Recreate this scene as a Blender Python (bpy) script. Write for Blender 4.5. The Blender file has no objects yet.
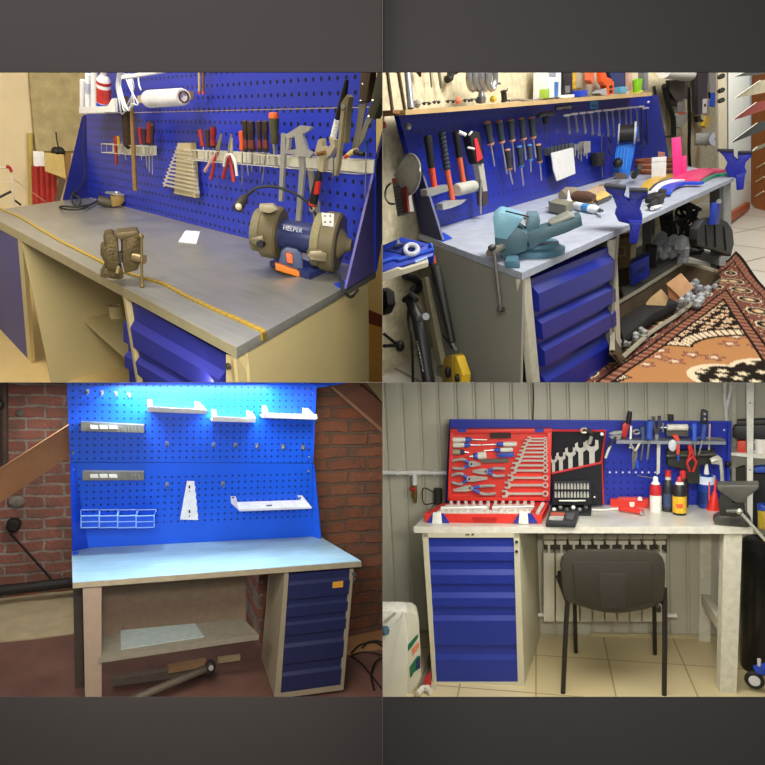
import bpy, bmesh, math, random
from mathutils import Vector as V, Matrix
random.seed(7)
scene = bpy.context.scene
COL = scene.collection
PI = math.pi
# ---------------------------------------------------------------- camera
FPX, PPX = 650.0, 382.5
PITCH = math.radians(13.0)
CAM = V((0, 0, 2.6))
_r = V((1, 0, 0)); _f = V((0, math.cos(PITCH), -math.sin(PITCH))); _d = V((0, -math.sin(PITCH), -math.cos(PITCH)))
WC = Matrix((_r, _d, _f)).transposed()          # camera axes (right, down, forward) -> world
cd = bpy.data.cameras.new('camera'); cam = bpy.data.objects.new('camera', cd); COL.objects.link(cam)
cd.sensor_width = 36; cd.lens = FPX / 765 * 36; cd.clip_start = .02; cd.clip_end = 100
cam.location = CAM; cam.rotation_euler = (PI / 2 - PITCH, 0, 0); scene.camera = cam
scene.view_settings.view_transform = 'Standard'; scene.view_settings.look = 'None'
scene.view_settings.gamma = 1; scene.view_settings.use_curve_mapping = False

# ---------------------------------------------------------------- materials
MATS = {}
def lin(h):
    h = h.lstrip('#'); o = []
    for i in (0, 2, 4):
        c = int(h[i:i + 2], 16) / 255
        o.append(c / 12.92 if c <= .04045 else ((c + .055) / 1.055) ** 2.4)
    return tuple(o) + (1,)
class NT:
    def __init__(s, m): s.t = m.node_tree; s.t.nodes.clear()
    def n(s, typ, ins=None, **kw):
        nd = s.t.nodes.new('ShaderNode' + typ)
        for k, v in kw.items(): setattr(nd, k, v)
        for k, v in (ins or {}).items():
            if isinstance(v, tuple) and len(v) == 2 and hasattr(v[0], 'outputs'): s.t.links.new(v[0].outputs[v[1]], nd.inputs[k])
            elif hasattr(v, 'outputs'): s.t.links.new(v.outputs[0], nd.inputs[k])
            else: nd.inputs[k].default_value = v
        return nd
    def math(s, op, a, b=0.0, c=0.0):
        return s.n('Math', {0: a, 1: b, 2: c}, operation=op)
    def mix(s, f, a, b):
        nd = s.t.nodes.new('ShaderNodeMix'); nd.data_type = 'RGBA'
        for i, v in ((0, f), (6, a), (7, b)):
            if hasattr(v, 'outputs'):
                s.t.links.new(v.outputs[2] if v.bl_idname == 'ShaderNodeMix' else v.outputs[0], nd.inputs[i])
            elif isinstance(v, tuple) and len(v) == 2: s.t.links.new(v[0].outputs[v[1]], nd.inputs[i])
            else: nd.inputs[i].default_value = v
        return nd
    def out(s, shader):
        o = s.t.nodes.new('ShaderNodeOutputMaterial'); s.t.links.new(shader.outputs[0], o.inputs[0])
    def link(s, a, b): s.t.links.new(a, b)
def colout(nd): return (nd, 2) if nd.bl_idname == 'ShaderNodeMix' else (nd, 0)
def newmat(key):
    m = bpy.data.materials.new(key); m.use_nodes = True; MATS[key] = m
    return m, NT(m)
def M(hx, rough=.5, metal=0.0, var=.12, vs=25.0, bump=0.0, bs=120.0, emit=0.0, spec=.4, alpha=1.0, hx2=None, trans=0.0):
    key = 'm_%s_%s_%s_%s_%s_%s_%s_%s_%s_%s' % (hx, rough, metal, var, vs, bump, bs, emit, hx2, alpha)
    if key in MATS: return MATS[key]
    m, t = newmat(key); c = lin(hx)
    tc = t.n('TexCoord'); nz = t.n('TexNoise', {'Vector': (tc, 3), 'Scale': vs, 'Detail': 6.0, 'Roughness': .6})
    if hx2: ca, cb = c, lin(hx2)
    else: ca = tuple(min(1, x * (1 - var)) for x in c[:3]) + (1,); cb = tuple(min(1, x * (1 + var)) for x in c[:3]) + (1,)
    rp = t.n('MapRange', {0: nz, 1: .3, 2: .7})
    mx = t.mix(rp, ca, cb)
    b = t.n('BsdfPrincipled', {'Base Color': colout(mx), 'Roughness': rough, 'Metallic': metal, 'Specular IOR Level': spec})
    if bump:
        n2 = t.n('TexNoise', {'Vector': (tc, 3), 'Scale': bs, 'Detail': 3.0})
        bp = t.n('Bump', {'Height': n2, 'Strength': bump, 'Distance': .004}); t.link(bp.outputs[0], b.inputs['Normal'])
    if emit:
        t.link(mx.outputs[2], b.inputs['Emission Color']); b.inputs['Emission Strength'].default_value = emit
    if alpha < 1: b.inputs['Alpha'].default_value = alpha
    if trans: b.inputs['Transmission Weight'].default_value = trans
    t.out(b); return m

# ---------------------------------------------------------------- rooms (each photographed bay)
def euler3(yaw, pitch, roll):
    cy, sy = math.cos(yaw), math.sin(yaw); cp, sp = math.cos(pitch), math.sin(pitch); cr, sr = math.cos(roll), math.sin(roll)
    Rz = Matrix(((cy, -sy, 0), (sy, cy, 0), (0, 0, 1))); B = Matrix(((1, 0, 0), (0, 0, -1), (0, 1, 0)))
    Rx = Matrix(((1, 0, 0), (0, cp, -sp), (0, sp, cp))); Rr = Matrix(((cr, -sr, 0), (sr, cr, 0), (0, 0, 1)))
    return Rr @ Rx @ B @ Rz
class Pl:
    def __init__(s, p, n): s.p = V(p); s.n = V(n).normalized()
    def off(s, d): return Pl(s.p + s.n * d, s.n)
class Room:
    def __init__(s, yaw, pitch, roll, T, sx, sy):
        s.R = euler3(*[math.radians(a) for a in (yaw, pitch, roll)]); s.T = V(T); s.Ri = s.R.transposed(); s.eye = -(s.Ri @ s.T)
        A = WC @ s.R; s.M = Matrix.Translation(CAM + WC @ s.T) @ A.to_4x4(); s.sx = sx; s.sy = sy
    def ray(s, px, py): return s.Ri @ V(((px - PPX) / FPX, (py - PPX) / FPX, 1))
    def at(s, px, py, pl):
        d = s.ray(px, py); return s.eye + d * ((pl.p - s.eye).dot(pl.n) / d.dot(pl.n))
    def mpp(s, X): return (s.R @ V(X) + s.T).z / FPX
    def face(s, X, up=True):                     # upright plane through X turned to the camera
        n = s.eye - V(X)
        if up: n.z = 0
        return Pl(X, n)
    def vp(s, A, B):                             # vertical plane through two points, facing the camera
        n = (B - A).cross(V((0, 0, 1))); n.z = 0
        if n.dot(s.eye - A) < 0: n = -n
        return Pl(A, n)
    def w(s, X): return s.M @ V(X)
def zp(v): return Pl((0, 0, v), (0, 0, 1))
def yp(v): return Pl((0, v, 0), (0, -1, 0))
def xp(v, sg=1): return Pl((v, 0, 0), (sg, 0, 0))
TL = Room(-46.7, 22.5, 0, (-.279, -.1013, 1.2048), -1, -1)
TR = Room(47.8, 21.7, -3.5, (.4195, -.3482, 1.8708), 1, -1)
BL = Room(22.9, 4.2, 2.7, (-1.5126, .9702, 3.1214), -1, 1)
BR = Room(-13.5, 4.8, -2.9, (.2109, .8874, 4.055), 1, 1)

# ---------------------------------------------------------------- geometry builder
def frame(d):
    d = d.normalized(); a = V((0, 0, 1)) if abs(d.z) < .9 else V((1, 0, 0))
    u = d.cross(a).normalized(); return u, d.cross(u).normalized()
class G:
    def __init__(s): s.v = []; s.f = []; s.mi = 0; s.fm = []
    def add(s, vs, fs):
        o = len(s.v); s.v += [V(x) for x in vs]; s.f += [tuple(o + i for i in f) for f in fs]; s.fm += [s.mi] * len(fs); return s
    def prism(s, pts, vec):
        pts = [V(p) for p in pts]; n = len(pts); vec = V(vec)
        return s.add(pts + [p + vec for p in pts], [tuple(range(n)), tuple(range(2 * n - 1, n - 1, -1))] + [(i, (i + 1) % n, n + (i + 1) % n, n + i) for i in range(n)])
    def box(s, c, sz, rz=0, rot=None):
        c = V(c); h = V(sz) / 2; Rm = rot or Matrix.Rotation(rz, 3, 'Z')
        vs = [c + Rm @ V((h.x * a, h.y * b, h.z * d)) for d in (-1, 1) for a, b in ((-1, -1), (1, -1), (1, 1), (-1, 1))]
        return s.add(vs, [(3, 2, 1, 0), (4, 5, 6, 7), (0, 1, 5, 4), (1, 2, 6, 5), (2, 3, 7, 6), (3, 0, 4, 7)])
    def tube(s, pts, r, seg=10, closed=False, sq=None):
        pts = [V(p) for p in pts]; n = len(pts); rs = list(r) if hasattr(r, '__len__') else [r] * n
        if closed: t0 = (pts[1] - pts[-1])
        else: t0 = pts[1] - pts[0]
        if t0.length < 1e-9: t0 = pts[-1] - pts[0]
        u, w = frame(t0); vs = []; pt = t0.normalized()
        if sq is not None:                       # fixed side direction (flat bars)
            u = V(sq)
        for i in range(n):
            a = pts[(i - 1) % n] if closed or i > 0 else pts[i]; b = pts[(i + 1) % n] if closed or i < n - 1 else pts[i]
            t = b - a
            t = t.normalized() if t.length > 1e-9 else pt
            q = pt.rotation_difference(t); u = q @ u; u = (u - t * u.dot(t)).normalized(); w = t.cross(u); pt = t
            for k in range(seg):
                an = 2 * PI * k / seg + (PI / 4 if seg == 4 else 0)
                vs.append(pts[i] + (u * math.cos(an) + w * math.sin(an)) * rs[i])
        fs = []
        for i in range(n if closed else n - 1):
            j = (i + 1) % n
            for k in range(seg):
                l = (k + 1) % seg; fs.append((i * seg + k, i * seg + l, j * seg + l, j * seg + k))
        if not closed: fs += [tuple(range(seg - 1, -1, -1)), tuple((n - 1) * seg + k for k in range(seg))]
        return s.add(vs, fs)
    def lathe(s, a, b, prof, seg=16):            # prof: (fraction along a->b, radius)
        a = V(a); b = V(b); ax = b - a; u, w = frame(ax); vs = []; n = len(prof)
        for t, r in prof:
            for k in range(seg):
                an = 2 * PI * k / seg; vs.append(a + ax * t + (u * math.cos(an) + w * math.sin(an)) * max(r, 1e-5))
        fs = [(i * seg + k, i * seg + (k + 1) % seg, (i + 1) * seg + (k + 1) % seg, (i + 1) * seg + k) for i in range(n - 1) for k in range(seg)]
        fs += [tuple(range(seg - 1, -1, -1)), tuple((n - 1) * seg + k for k in range(seg))]
        return s.add(vs, fs)
    def cyl(s, a, b, r, seg=16): return s.lathe(a, b, [(0, r), (1, r)], seg)
    def ball(s, c, r, seg=12, sc=(1, 1, 1)):
        c = V(c); vs = []; n = seg // 2
        for i in range(n + 1):
            th = PI * i / n
            for k in range(seg):
                ph = 2 * PI * k / seg; rr = max(math.sin(th), 1e-4)
                vs.append(c + V((r * rr * math.cos(ph) * sc[0], r * rr * math.sin(ph) * sc[1], r * math.cos(th) * sc[2])))
        fs = [(i * seg + k, (i + 1) * seg + k, (i + 1) * seg + (k + 1) % seg, i * seg + (k + 1) % seg) for i in range(n) for k in range(seg)]
        return s.add(vs, fs)
    def ring(s, c, ax, R, r, n=28, seg=8, a0=0, a1=2 * PI, sc=1.0):
        u, w = frame(V(ax)); full = abs(a1 - a0) > 6.28; m = n if full else n + 1
        return s.tube([V(c) + u * R * math.cos(a0 + (a1 - a0) * i / n) + w * R * sc * math.sin(a0 + (a1 - a0) * i / n) for i in range(m)], r, seg, closed=full)
    # outlines given in the photo's pixels, laid on a plane of the room
    def pp(s, rm, px, pl, depth, back=0.0):
        return s.prism([rm.at(x, y, pl) for x, y in px], -pl.n * depth)
    def rod(s, rm, px, pl, r, seg=10):           # r in pixels (number or list)
        P = [rm.at(x, y, pl) for x, y in px]; k = rm.mpp(P[0])
        rr = [q * k for q in r] if hasattr(r, '__len__') else r * k
        return s.tube(P, rr, seg)
    def grid(s, P, closed=False):                # rows of points -> surface
        n = len(P); m = len(P[0]); return s.add([p for row in P for p in row], [(i * m + j, i * m + j + 1, (i + 1) * m + j + 1, (i + 1) * m + j) for i in range(n - 1) for j in range(m - 1)])
def clipbm(bm, rm):
    """cut a mesh where its bay ends: at the floor deck between the storeys and the partition between left and right bays"""
    for row, sg in ((0, rm.sx), (1, rm.sy)):
        n = V(rm.R[row]); d = rm.T[row]; eps = .0007
        if all((n.dot(v.co) + d) * sg > eps for v in bm.verts): continue
        p = n * (-d + sg * eps)
        r = bmesh.ops.bisect_plane(bm, geom=bm.verts[:] + bm.edges[:] + bm.faces[:], plane_co=p, plane_no=n * sg, clear_inner=True, dist=1e-6)
        ed = [e for e in r['geom_cut'] if isinstance(e, bmesh.types.BMEdge) and e.is_valid and len(e.link_faces) == 1]
        if ed:
            try: bmesh.ops.holes_fill(bm, edges=ed, sides=0)
            except Exception: pass
        if not bm.verts: return
NOCLIP = False
def mesh_obj(name, g, mats, rm, base=None, parent=None, bev=0.0, flat=False, sharp=38, clip=True):
    bm = bmesh.new(); vv = [bm.verts.new(p) for p in g.v]
    for f, mi in zip(g.f, g.fm):
        try: fc = bm.faces.new([vv[i] for i in f]); fc.material_index = mi; fc.smooth = not flat
        except ValueError: pass
    bmesh.ops.remove_doubles(bm, verts=bm.verts[:], dist=1e-6)
    bmesh.ops.recalc_face_normals(bm, faces=bm.faces[:])
    if bev:
        ed = [e for e in bm.edges if len(e.link_faces) == 2 and e.calc_face_angle(0) > .6]
        bmesh.ops.bevel(bm, geom=ed, offset=bev, offset_type='OFFSET', segments=2, profile=.6, affect='EDGES', clamp_overlap=True)
        for f in bm.faces: f.smooth = not flat
    if clip: clipbm(bm, rm)
    if not bm.verts: bm.free(); return None
    if base is None:
        lo = [min(v.co[i] for v in bm.verts) for i in range(3)]; hi = [max(v.co[i] for v in bm.verts) for i in range(3)]
        base = V(((lo[0] + hi[0]) / 2, (lo[1] + hi[1]) / 2, lo[2]))
    for v in bm.verts: v.co -= base
    me = bpy.data.meshes.new(name); bm.to_mesh(me); bm.free()
    for m in (mats if isinstance(mats, (list, tuple)) else [mats]): me.materials.append(m)
    if not flat: me.set_sharp_from_angle(angle=math.radians(sharp))
    o = bpy.data.objects.new(name, me); COL.objects.link(o)
    if parent is not None: o.parent = parent
    else: o.matrix_world = rm.M @ Matrix.Translation(base)
    return o
class T:
    """a thing: an Empty at its base, its parts below it"""
    def __init__(s, rm, name, label, cat, base, group=None):
        s.rm = rm; s.base = V(base); e = s.e = bpy.data.objects.new(name, None); COL.objects.link(e); e.empty_display_size = .02
        e.matrix_world = rm.M @ Matrix.Translation(s.base); e['label'] = label; e['category'] = cat
        if group: e['group'] = group
    def part(s, name, g, m, bev=0.0, label=None, under=None, **k):
        o = mesh_obj(name, g, m, s.rm, s.base, under or s.e, bev, **k)
        if o is not None and label: o['label'] = label
        return o
def single(rm, name, label, cat, g, m, bev=0.0, group=None, kind=None, **k):
    o = mesh_obj(name, g, m, rm, None, None, bev, **k)
    if o is None: return None
    o['label'] = label; o['category'] = cat
    if group: o['group'] = group
    if kind: o['kind'] = kind
    return o
def struct(rm, name, g, m, bev=0.0, label=None, **k):
    o = mesh_obj(name, g, m, rm, None, None, bev, **k)
    if o is not None:
        o['kind'] = 'structure'
        if label: o['label'] = label
    return o
def text(rm, body, pl, pxa, pxb, hpx, m, parent, base, name='lettering'):
    """lettering on a plane between two pixel points; turned into a mesh"""
    A = rm.at(*pxa, pl); B = rm.at(*pxb, pl); cu = bpy.data.curves.new(name, 'FONT'); cu.body = body; cu.size = 1; cu.extrude = .01
    o = bpy.data.objects.new(name, cu); COL.objects.link(o); bpy.context.view_layer.update()
    dg = bpy.context.evaluated_depsgraph_get(); me = bpy.data.meshes.new_from_object(o.evaluated_get(dg)); bpy.data.objects.remove(o)
    xs = [v.co.x for v in me.vertices]; w = max(xs) - min(xs); x0 = min(xs); u = (B - A); up = pl.n.cross(u).normalized(); h = hpx * rm.mpp(A)
    for v in me.vertices:
        c = v.co.copy(); v.co = A + u * ((c.x - x0) / w) + up * (c.y / .72 * h) + pl.n * (.0004 + c.z * .02) - base
    me.materials.clear(); me.materials.append(m)
    ob = bpy.data.objects.new(name, me); COL.objects.link(ob); ob.parent = parent
    return ob
def bil(q, u, v):
    a, b, c, d = q; return (a * (1 - u) + b * u) * (1 - v) + (d * (1 - u) + c * u) * v
def drawer_geo(rm, q, pl, out, prof=None):
    """drawer front: flat recess at the top, sloping pull lip, upright face; q = tl,tr,br,bl in pixels on the cabinet's front plane"""
    Q = [rm.at(x, y, pl) for x, y in q]; n = pl.n
    prof = prof or [(0, .25), (.36, .25), (.52, 1), (1, 1)]
    L = [Q[0].lerp(Q[3], t) + n * out * o for t, o in prof] + [Q[3] - n * .03, Q[0] - n * .03]
    Rr = [Q[1].lerp(Q[2], t) + n * out * o for t, o in prof] + [Q[2] - n * .03, Q[1] - n * .03]
    g = G(); k = len(L); g.add(L + Rr, [tuple(range(k)), tuple(range(2 * k - 1, k - 1, -1))] + [(i, (i + 1) % k, k + (i + 1) % k, k + i) for i in range(k)])
    return g
# ---------------------------------------------------------------- shared makers
ORD = ['first', 'second', 'third', 'fourth', 'fifth', 'sixth', 'seventh', 'eighth', 'ninth', 'tenth', 'eleventh', 'twelfth', 'thirteenth', 'fourteenth']
STEEL = M('#b9b8b4', .32, .85, .1, 60); DARKSTEEL = M('#55534f', .4, .7, .15, 60); CHROME = M('#d6d4ce', .22, .9, .05)
CREAM = M('#cdc09a', .5, 0, .05, 8); WHITE = M('#e6e3da', .5, 0, .04); BLACK = M('#191817', .55, 0, .2); RUBBER = M('#2a2725', .7, 0, .2)
RED = M('#b3261f', .45, 0, .1); ORANGE = M('#e0561c', .45, 0, .08); YELLOW = M('#d8b024', .5, 0, .08); BLUE = M('#1b3fb0', .45, 0, .08)
def pegboard(key, hx, sp, rad, rough=.45, hole='#070b22', off=(0, 0), lim=None, metal=0.0, row=None):
    if key in MATS: return MATS[key]
    m, t = newmat(key); tc = t.n('TexCoord'); sx = t.n('SeparateXYZ', {0: (tc, 3)})
    fx = t.math('SUBTRACT', t.math('FRACT', t.math('DIVIDE', t.math('ADD', sx, off[0]), sp)), .5)
    zc = t.n('SeparateXYZ', {0: (tc, 3)}); zz = t.math('ADD', (zc, 2), off[1])
    fz = t.math('SUBTRACT', t.math('FRACT', t.math('DIVIDE', zz, row or sp)), .5)
    d = t.math('SQRT', t.math('ADD', t.math('MULTIPLY', fx, fx), t.math('MULTIPLY', fz, fz)))
    h = t.math('LESS_THAN', d, rad / sp)
    if lim:
        z0 = t.n('SeparateXYZ', {0: (tc, 3)})
        h = t.math('MULTIPLY', h, t.math('MULTIPLY', t.math('GREATER_THAN', (z0, 2), lim[0]), t.math('LESS_THAN', (z0, 2), lim[1])))
    nz = t.n('TexNoise', {'Vector': (tc, 3), 'Scale': 4.0, 'Detail': 5.0}); c = lin(hx)
    base = t.mix(nz, tuple(x * .9 for x in c[:3]) + (1,), tuple(min(1, x * 1.1) for x in c[:3]) + (1,))
    mx = t.mix(h, base, lin(hole))
    b = t.n('BsdfPrincipled', {'Base Color': colout(mx), 'Roughness': rough, 'Metallic': metal, 'Specular IOR Level': .45}); t.out(b); return m
def galv(key, hx, rough=.38, metal=.75, streak=(3, 60, 60)):
    if key in MATS: return MATS[key]
    m, t = newmat(key); tc = t.n('TexCoord'); mp = t.n('Mapping', {0: (tc, 3)}); mp.inputs['Scale'].default_value = streak
    n1 = t.n('TexNoise', {'Vector': (mp, 0), 'Scale': 2.0, 'Detail': 2.0}); n2 = t.n('TexNoise', {'Vector': (tc, 3), 'Scale': 7.0, 'Detail': 6.0})
    c = lin(hx); f = t.math('MULTIPLY_ADD', n1, .5, t.math('MULTIPLY', n2, .5)); f2 = t.n('MapRange', {0: f, 1: .0, 2: 1.0})
    mx = t.mix(f2, tuple(x * .6 for x in c[:3]) + (1,), tuple(min(1, x * 1.4) for x in c[:3]) + (1,))
    rr = t.n('MapRange', {0: n2, 1: .3, 2: .7, 3: rough - .03, 4: rough + .05})
    b = t.n('BsdfPrincipled', {'Base Color': colout(mx), 'Roughness': rr, 'Metallic': metal}); t.out(b); return m
HPROF = [(0, .55), (.04, .95), (.3, 1), (.6, .78), (.86, .95), (.95, .9), (1, .45)]
def driver(rm, pl, a, b, c, r, cols, label, group=None, name='screwdriver', off=None, cat='screwdriver', shaft=None, sr=.22):
    A = rm.at(*a, pl); k = rm.mpp(A); q = pl.off(r * k if off is None else off); A, B, C = (rm.at(*p, q) for p in (a, b, c))
    t = T(rm, name, label, cat, C, group); n = len(cols)
    if n == 1: g = G().lathe(A, B, [(u, v * r * k) for u, v in HPROF]); t.part('handle', g, cols[0])
    else:
        g = G()
        for i in range(len(HPROF) - 1):
            u = (HPROF[i][0] + HPROF[i + 1][0]) / 2; g.mi = min(n - 1, int(u * n)) if n > 2 else (1 if u < .06 or u > .85 else 0)
            g.lathe(A, B, [(HPROF[i][0], HPROF[i][1] * r * k), (HPROF[i + 1][0], HPROF[i + 1][1] * r * k)])
        t.part('handle', g, cols)
    t.part('shaft', G().lathe(B, C, [(0, sr * r * k), (.9, sr * r * k), (1, sr * .5 * r * k)], 8), shaft or STEEL)
    return t
def plate(rm, pl, A, B, outline, th):
    """flat outline (along A->B, across) extruded through a thickness, lying on plane"""
    u = (B - A).normalized(); v = pl.n.cross(u).normalized()
    return G().prism([A + u * x + v * y + pl.n * th for x, y in outline], -pl.n * th)
def wrench_g(rm, pl, A, B, ra, rb, w, th):
    """combination wrench: open jaw at A, ring at B"""
    L = (B - A).length; h = w / 2
    out = [(ra * .9, -h), (L - rb * .8, -h), (L - rb * .8, h), (ra * .9, h), (ra * .35, ra * 1.0), (-ra * .9, ra * .95), (-ra * 1.0, ra * .5), (-ra * .1, ra * .48), (ra * .15, 0), (-ra * .1, -ra * .48), (-ra * 1.0, -ra * .5), (-ra * .75, -ra * 1.0), (ra * .35, -ra * 1.0)]
    g = plate(rm, pl, A, B, out, th); u = (B - A).normalized(); v = pl.n.cross(u)
    n = 16; vs = []
    for z in (0, th):
        for R in (rb, rb * .55):
            for i in range(n):
                a = 2 * PI * i / n; vs.append(B + u * R * math.cos(a) + v * R * math.sin(a) + pl.n * z)
    fs = []
    for i in range(n):
        j = (i + 1) % n; fs += [(i, j, n + j, n + i), (2 * n + i, 3 * n + i, 3 * n + j, 2 * n + j), (i, 2 * n + i, 2 * n + j, j), (n + i, n + j, 3 * n + j, 3 * n + i)]
    g.add(vs, fs); return g
def wrench(rm, pl, a, b, ra, rb, w, label, group=None, m=None, th=None, name='combination_wrench', cat='wrench'):
    A = rm.at(*a, pl); B = rm.at(*b, pl); k = rm.mpp(A)
    return single(rm, name, label, cat, wrench_g(rm, pl, A, B, ra * k, rb * k, w * k, th or 1.2 * k), m or STEEL, group=group)
def wavy(rm, pl, px, n=6):
    """smooth curve through pixel points on a plane"""
    P = [rm.at(x, y, pl) for x, y in px]; return smooth3(P, n)
def smooth3(P, n=6, closed=False):
    o = []; m = len(P)
    for i in range(m if closed else m - 1):
        p0 = P[(i - 1) % m] if closed or i else P[0]; p1 = P[i]; p2 = P[(i + 1) % m]; p3 = P[(i + 2) % m] if closed or i < m - 2 else P[-1]
        for j in range(n):
            t = j / n; o.append(.5 * ((2 * p1) + (p2 - p0) * t + (2 * p0 - 5 * p1 + 4 * p2 - p3) * t * t + (3 * p1 - p0 - 3 * p2 + p3) * t ** 3))
    if not closed: o.append(P[-1])
    return o
def cable(rm, name, label, pts, r, m, cat='cable', group=None, seg=6): return single(rm, name, label, cat, G().tube(pts, r, seg), m, group=group)
def wire_rack(rm, pl, px, n, label, hx='#c9c3ac', depth=.05):
    """white tool rail: back strip, two front wires, cross wires; px = tl,tr,br,bl of its front"""
    Q = [rm.at(x, y, pl) for x, y in px]; k = rm.mpp(Q[0]); t = T(rm, 'tool_rail', label, 'rail', Q[3]); m = M(hx, .5)
    nn = pl.n * depth; g = G(); g.prism(Q, nn * .06); t.part('back_strip', g, m)
    g = G()
    for a, b in ((Q[0], Q[1]), (Q[3], Q[2])): g.tube([a, a + nn, b + nn, b], k * .32, 6)
    for i in range(n + 1):
        u = i / n; a = Q[0].lerp(Q[1], u); b = Q[3].lerp(Q[2], u); g.tube([a, a + nn, b + nn, b], k * .22, 5)
    t.part('wire_grid', g, m); return t

# ================================================================= BAY 1: long grey bench with the bench grinder (upper left)
R_ = TL; top = zp(0)
F = R_.at(236.3, 347.5, top); FL = R_.at(-17.4, 211.9, top); RB = R_.at(376, 270, top); LB = R_.at(62.7, 200.3, top); BLc = R_.at(88, 197.5, top)
FPL = R_.vp(FL, F); RPL = R_.vp(F, RB); BPL = R_.vp(BLc, R_.at(248.2, 238.9, top)); tz = R_.at(236.6, 358.2, FPL).z
FLOOR1 = -.56
galv1 = galv('bench_steel', '#9a9890', .34, .45); cream1 = M('#c9b681', .5, 0, .04, 6); blue1 = M('#2b2f86', .48, 0, .05, 8)
blue_lip = M('#2b2f86', .48, 0, .25, 260)
peg1 = pegboard('pegboard_navy', '#2233a6', .0325, .0058, .42)
# setting
struct(R_, 'floor', G().box((-1.3, .3, FLOOR1 - .02), (4.6, 2.6, .04)), M('#c2a76e', .4, 0, .08, 12))
struct(R_, 'floor_back', G().box((-.2, 1.0, FLOOR1 + .003), (2.2, .8, .006)), M('#a3772f', .35, 0, .12, 40), label='brown floor strip behind the bench')
struct(R_, 'wall_back', G().box((-1.2, 1.42, .6), (4.2, .04, 2.6)), M('#bfa96b', .7, 0, .08, 5, .2, 60))
struct(R_, 'baseboard_back', G().pp(R_, [(345, 300), (395, 321), (395, 338), (345, 317)], yp(1.395), .02), M('#5d2014', .5))
WL = xp(-3.2)
struct(R_, 'wall_left', G().box((-3.22, .2, .6), (.04, 3.2, 2.8)), M('#d8c49a', .75, 0, .06, 6, .25, 30))
g = G().pp(R_, [(28, 40), (83, 40), (86, 148), (75, 151), (36, 151), (33, 118), (31, 95), (30, 82)], WL.off(.03), .03)
struct(R_, 'trim_concrete', g, M('#a8986c', .85, 0, .22, 14, .5, 50), label='rough grey concrete facing on the plaster wall')
single(R_, 'conduit_pipe', 'thin yellow upright pipe on the plaster wall beside the white notice', 'pipe', G().tube([R_.at(30, 133, WL.off(.02)), R_.at(31.5, 205, WL.off(.02))], .016, 10), M('#b39a4e', .5))
single(R_, 'notice_sheet', 'blank white paper notice taped to the wall above the red radiator', 'paper', G().pp(R_, [(33, 151), (44, 151.5), (45, 168), (34, 168.5)], WL.off(.075), .004), M('#f2f0ea', .7))
# radiator
t = T(R_, 'radiator', 'red cast iron radiator standing between cardboard box and plaster wall', 'radiator', R_.at(44, 200, WL.off(.05)))
for i, x in enumerate((36, 41.5, 47, 52.5)):
    t.part('radiator_section', G().tube([R_.at(x - .3, 166, WL.off(.06)), R_.at(x + .8, 205, WL.off(.06))], [.023, .023], 10), M('#a5281f', .45))
t.part('pipe', G().tube([R_.at(33, 195, WL.off(.03)), R_.at(58, 199, WL.off(.03))], .012, 8), M('#7c4a35', .5))
t = T(R_, 'cardboard_box', 'open cardboard box with a hanging flap on top of the red radiator', 'box', R_.at(55, 178, WL.off(.1)))
t.part('front_flap', G().pp(R_, [(44.5, 152.5), (63.5, 154.5), (66.2, 179), (45.2, 171)], WL.off(.22), .006), M('#c8ac68', .75))
t.part('box_side', G().pp(R_, [(64, 155), (71.5, 152), (68.5, 182), (66.4, 179)], WL.off(.2), .006), M('#8d6a3a', .8), label='darker brown side wall')  # side wall in a darker brown than the flap
t.part('box_body', G().pp(R_, [(45, 151), (70, 152), (68, 176), (46, 170)], WL.off(.06), .05), M('#7b5a30', .8))
t = T(R_, 'headphones', 'black headset lying on the cardboard box', 'headphones', R_.at(57, 154, WL.off(.2)))
for x in (56, 60.2): t.part('ear_cup', G().ball(R_.at(x, 151.5, WL.off(.2)), .026), BLACK)
t.part('headband', G().tube(wavy(R_, WL.off(.2), [(56, 151), (58, 148.8), (60.5, 151)]), .006, 6), BLACK)
t.part('lead', G().tube(wavy(R_, WL.off(.08), [(59, 150), (57, 141), (56, 132)]), .004, 5), BLACK)
single(R_, 'wooden_plank', 'dark grey plank leaning between the radiator and blue side panel', 'plank', G().pp(R_, [(60.5, 178), (66, 179.5), (59.5, 203), (55, 203)], WL.off(.25), .02), M('#5c4a34', .7))
# walker / trolley at far left
wk = WL.off(.5); t = T(R_, 'walking_frame', 'white tubular frame with red grip and black pedals beside the bench', 'frame', R_.at(14, 206, wk)); k = R_.mpp(R_.at(10, 180, wk))
t.part('frame_tube', G().tube(wavy(R_, wk, [(-6, 168), (5, 167.6), (9, 168.5), (11.5, 176), (13.5, 190), (14, 206)]), .8 * k, 8).tube(wavy(R_, wk, [(-6, 178), (11, 177)]), .35 * k, 6).tube(wavy(R_, wk, [(-6, 182), (11, 181.5)]), .35 * k, 6).tube([R_.at(12, 178, wk), R_.at(46, 202, WL.off(.3))], .3 * k, 6), M('#d6cdb6', .4))
t.part('grip', G().tube(wavy(R_, wk.off(.01), [(6.5, 166), (9.5, 167.5), (11.6, 172)]), 1.5 * k, 8), M('#b52a2e', .5), label='red grip')
t.part('pedal', G().tube([R_.at(-4, 199, wk.off(.05)), R_.at(11, 191.5, wk.off(.05))], 1.2 * k, 8), BLACK); t.part('pedal', G().tube([R_.at(15, 200.5, wk.off(.03)), R_.at(21, 205, wk.off(.03))], 1.0 * k, 8), BLACK)
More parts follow.
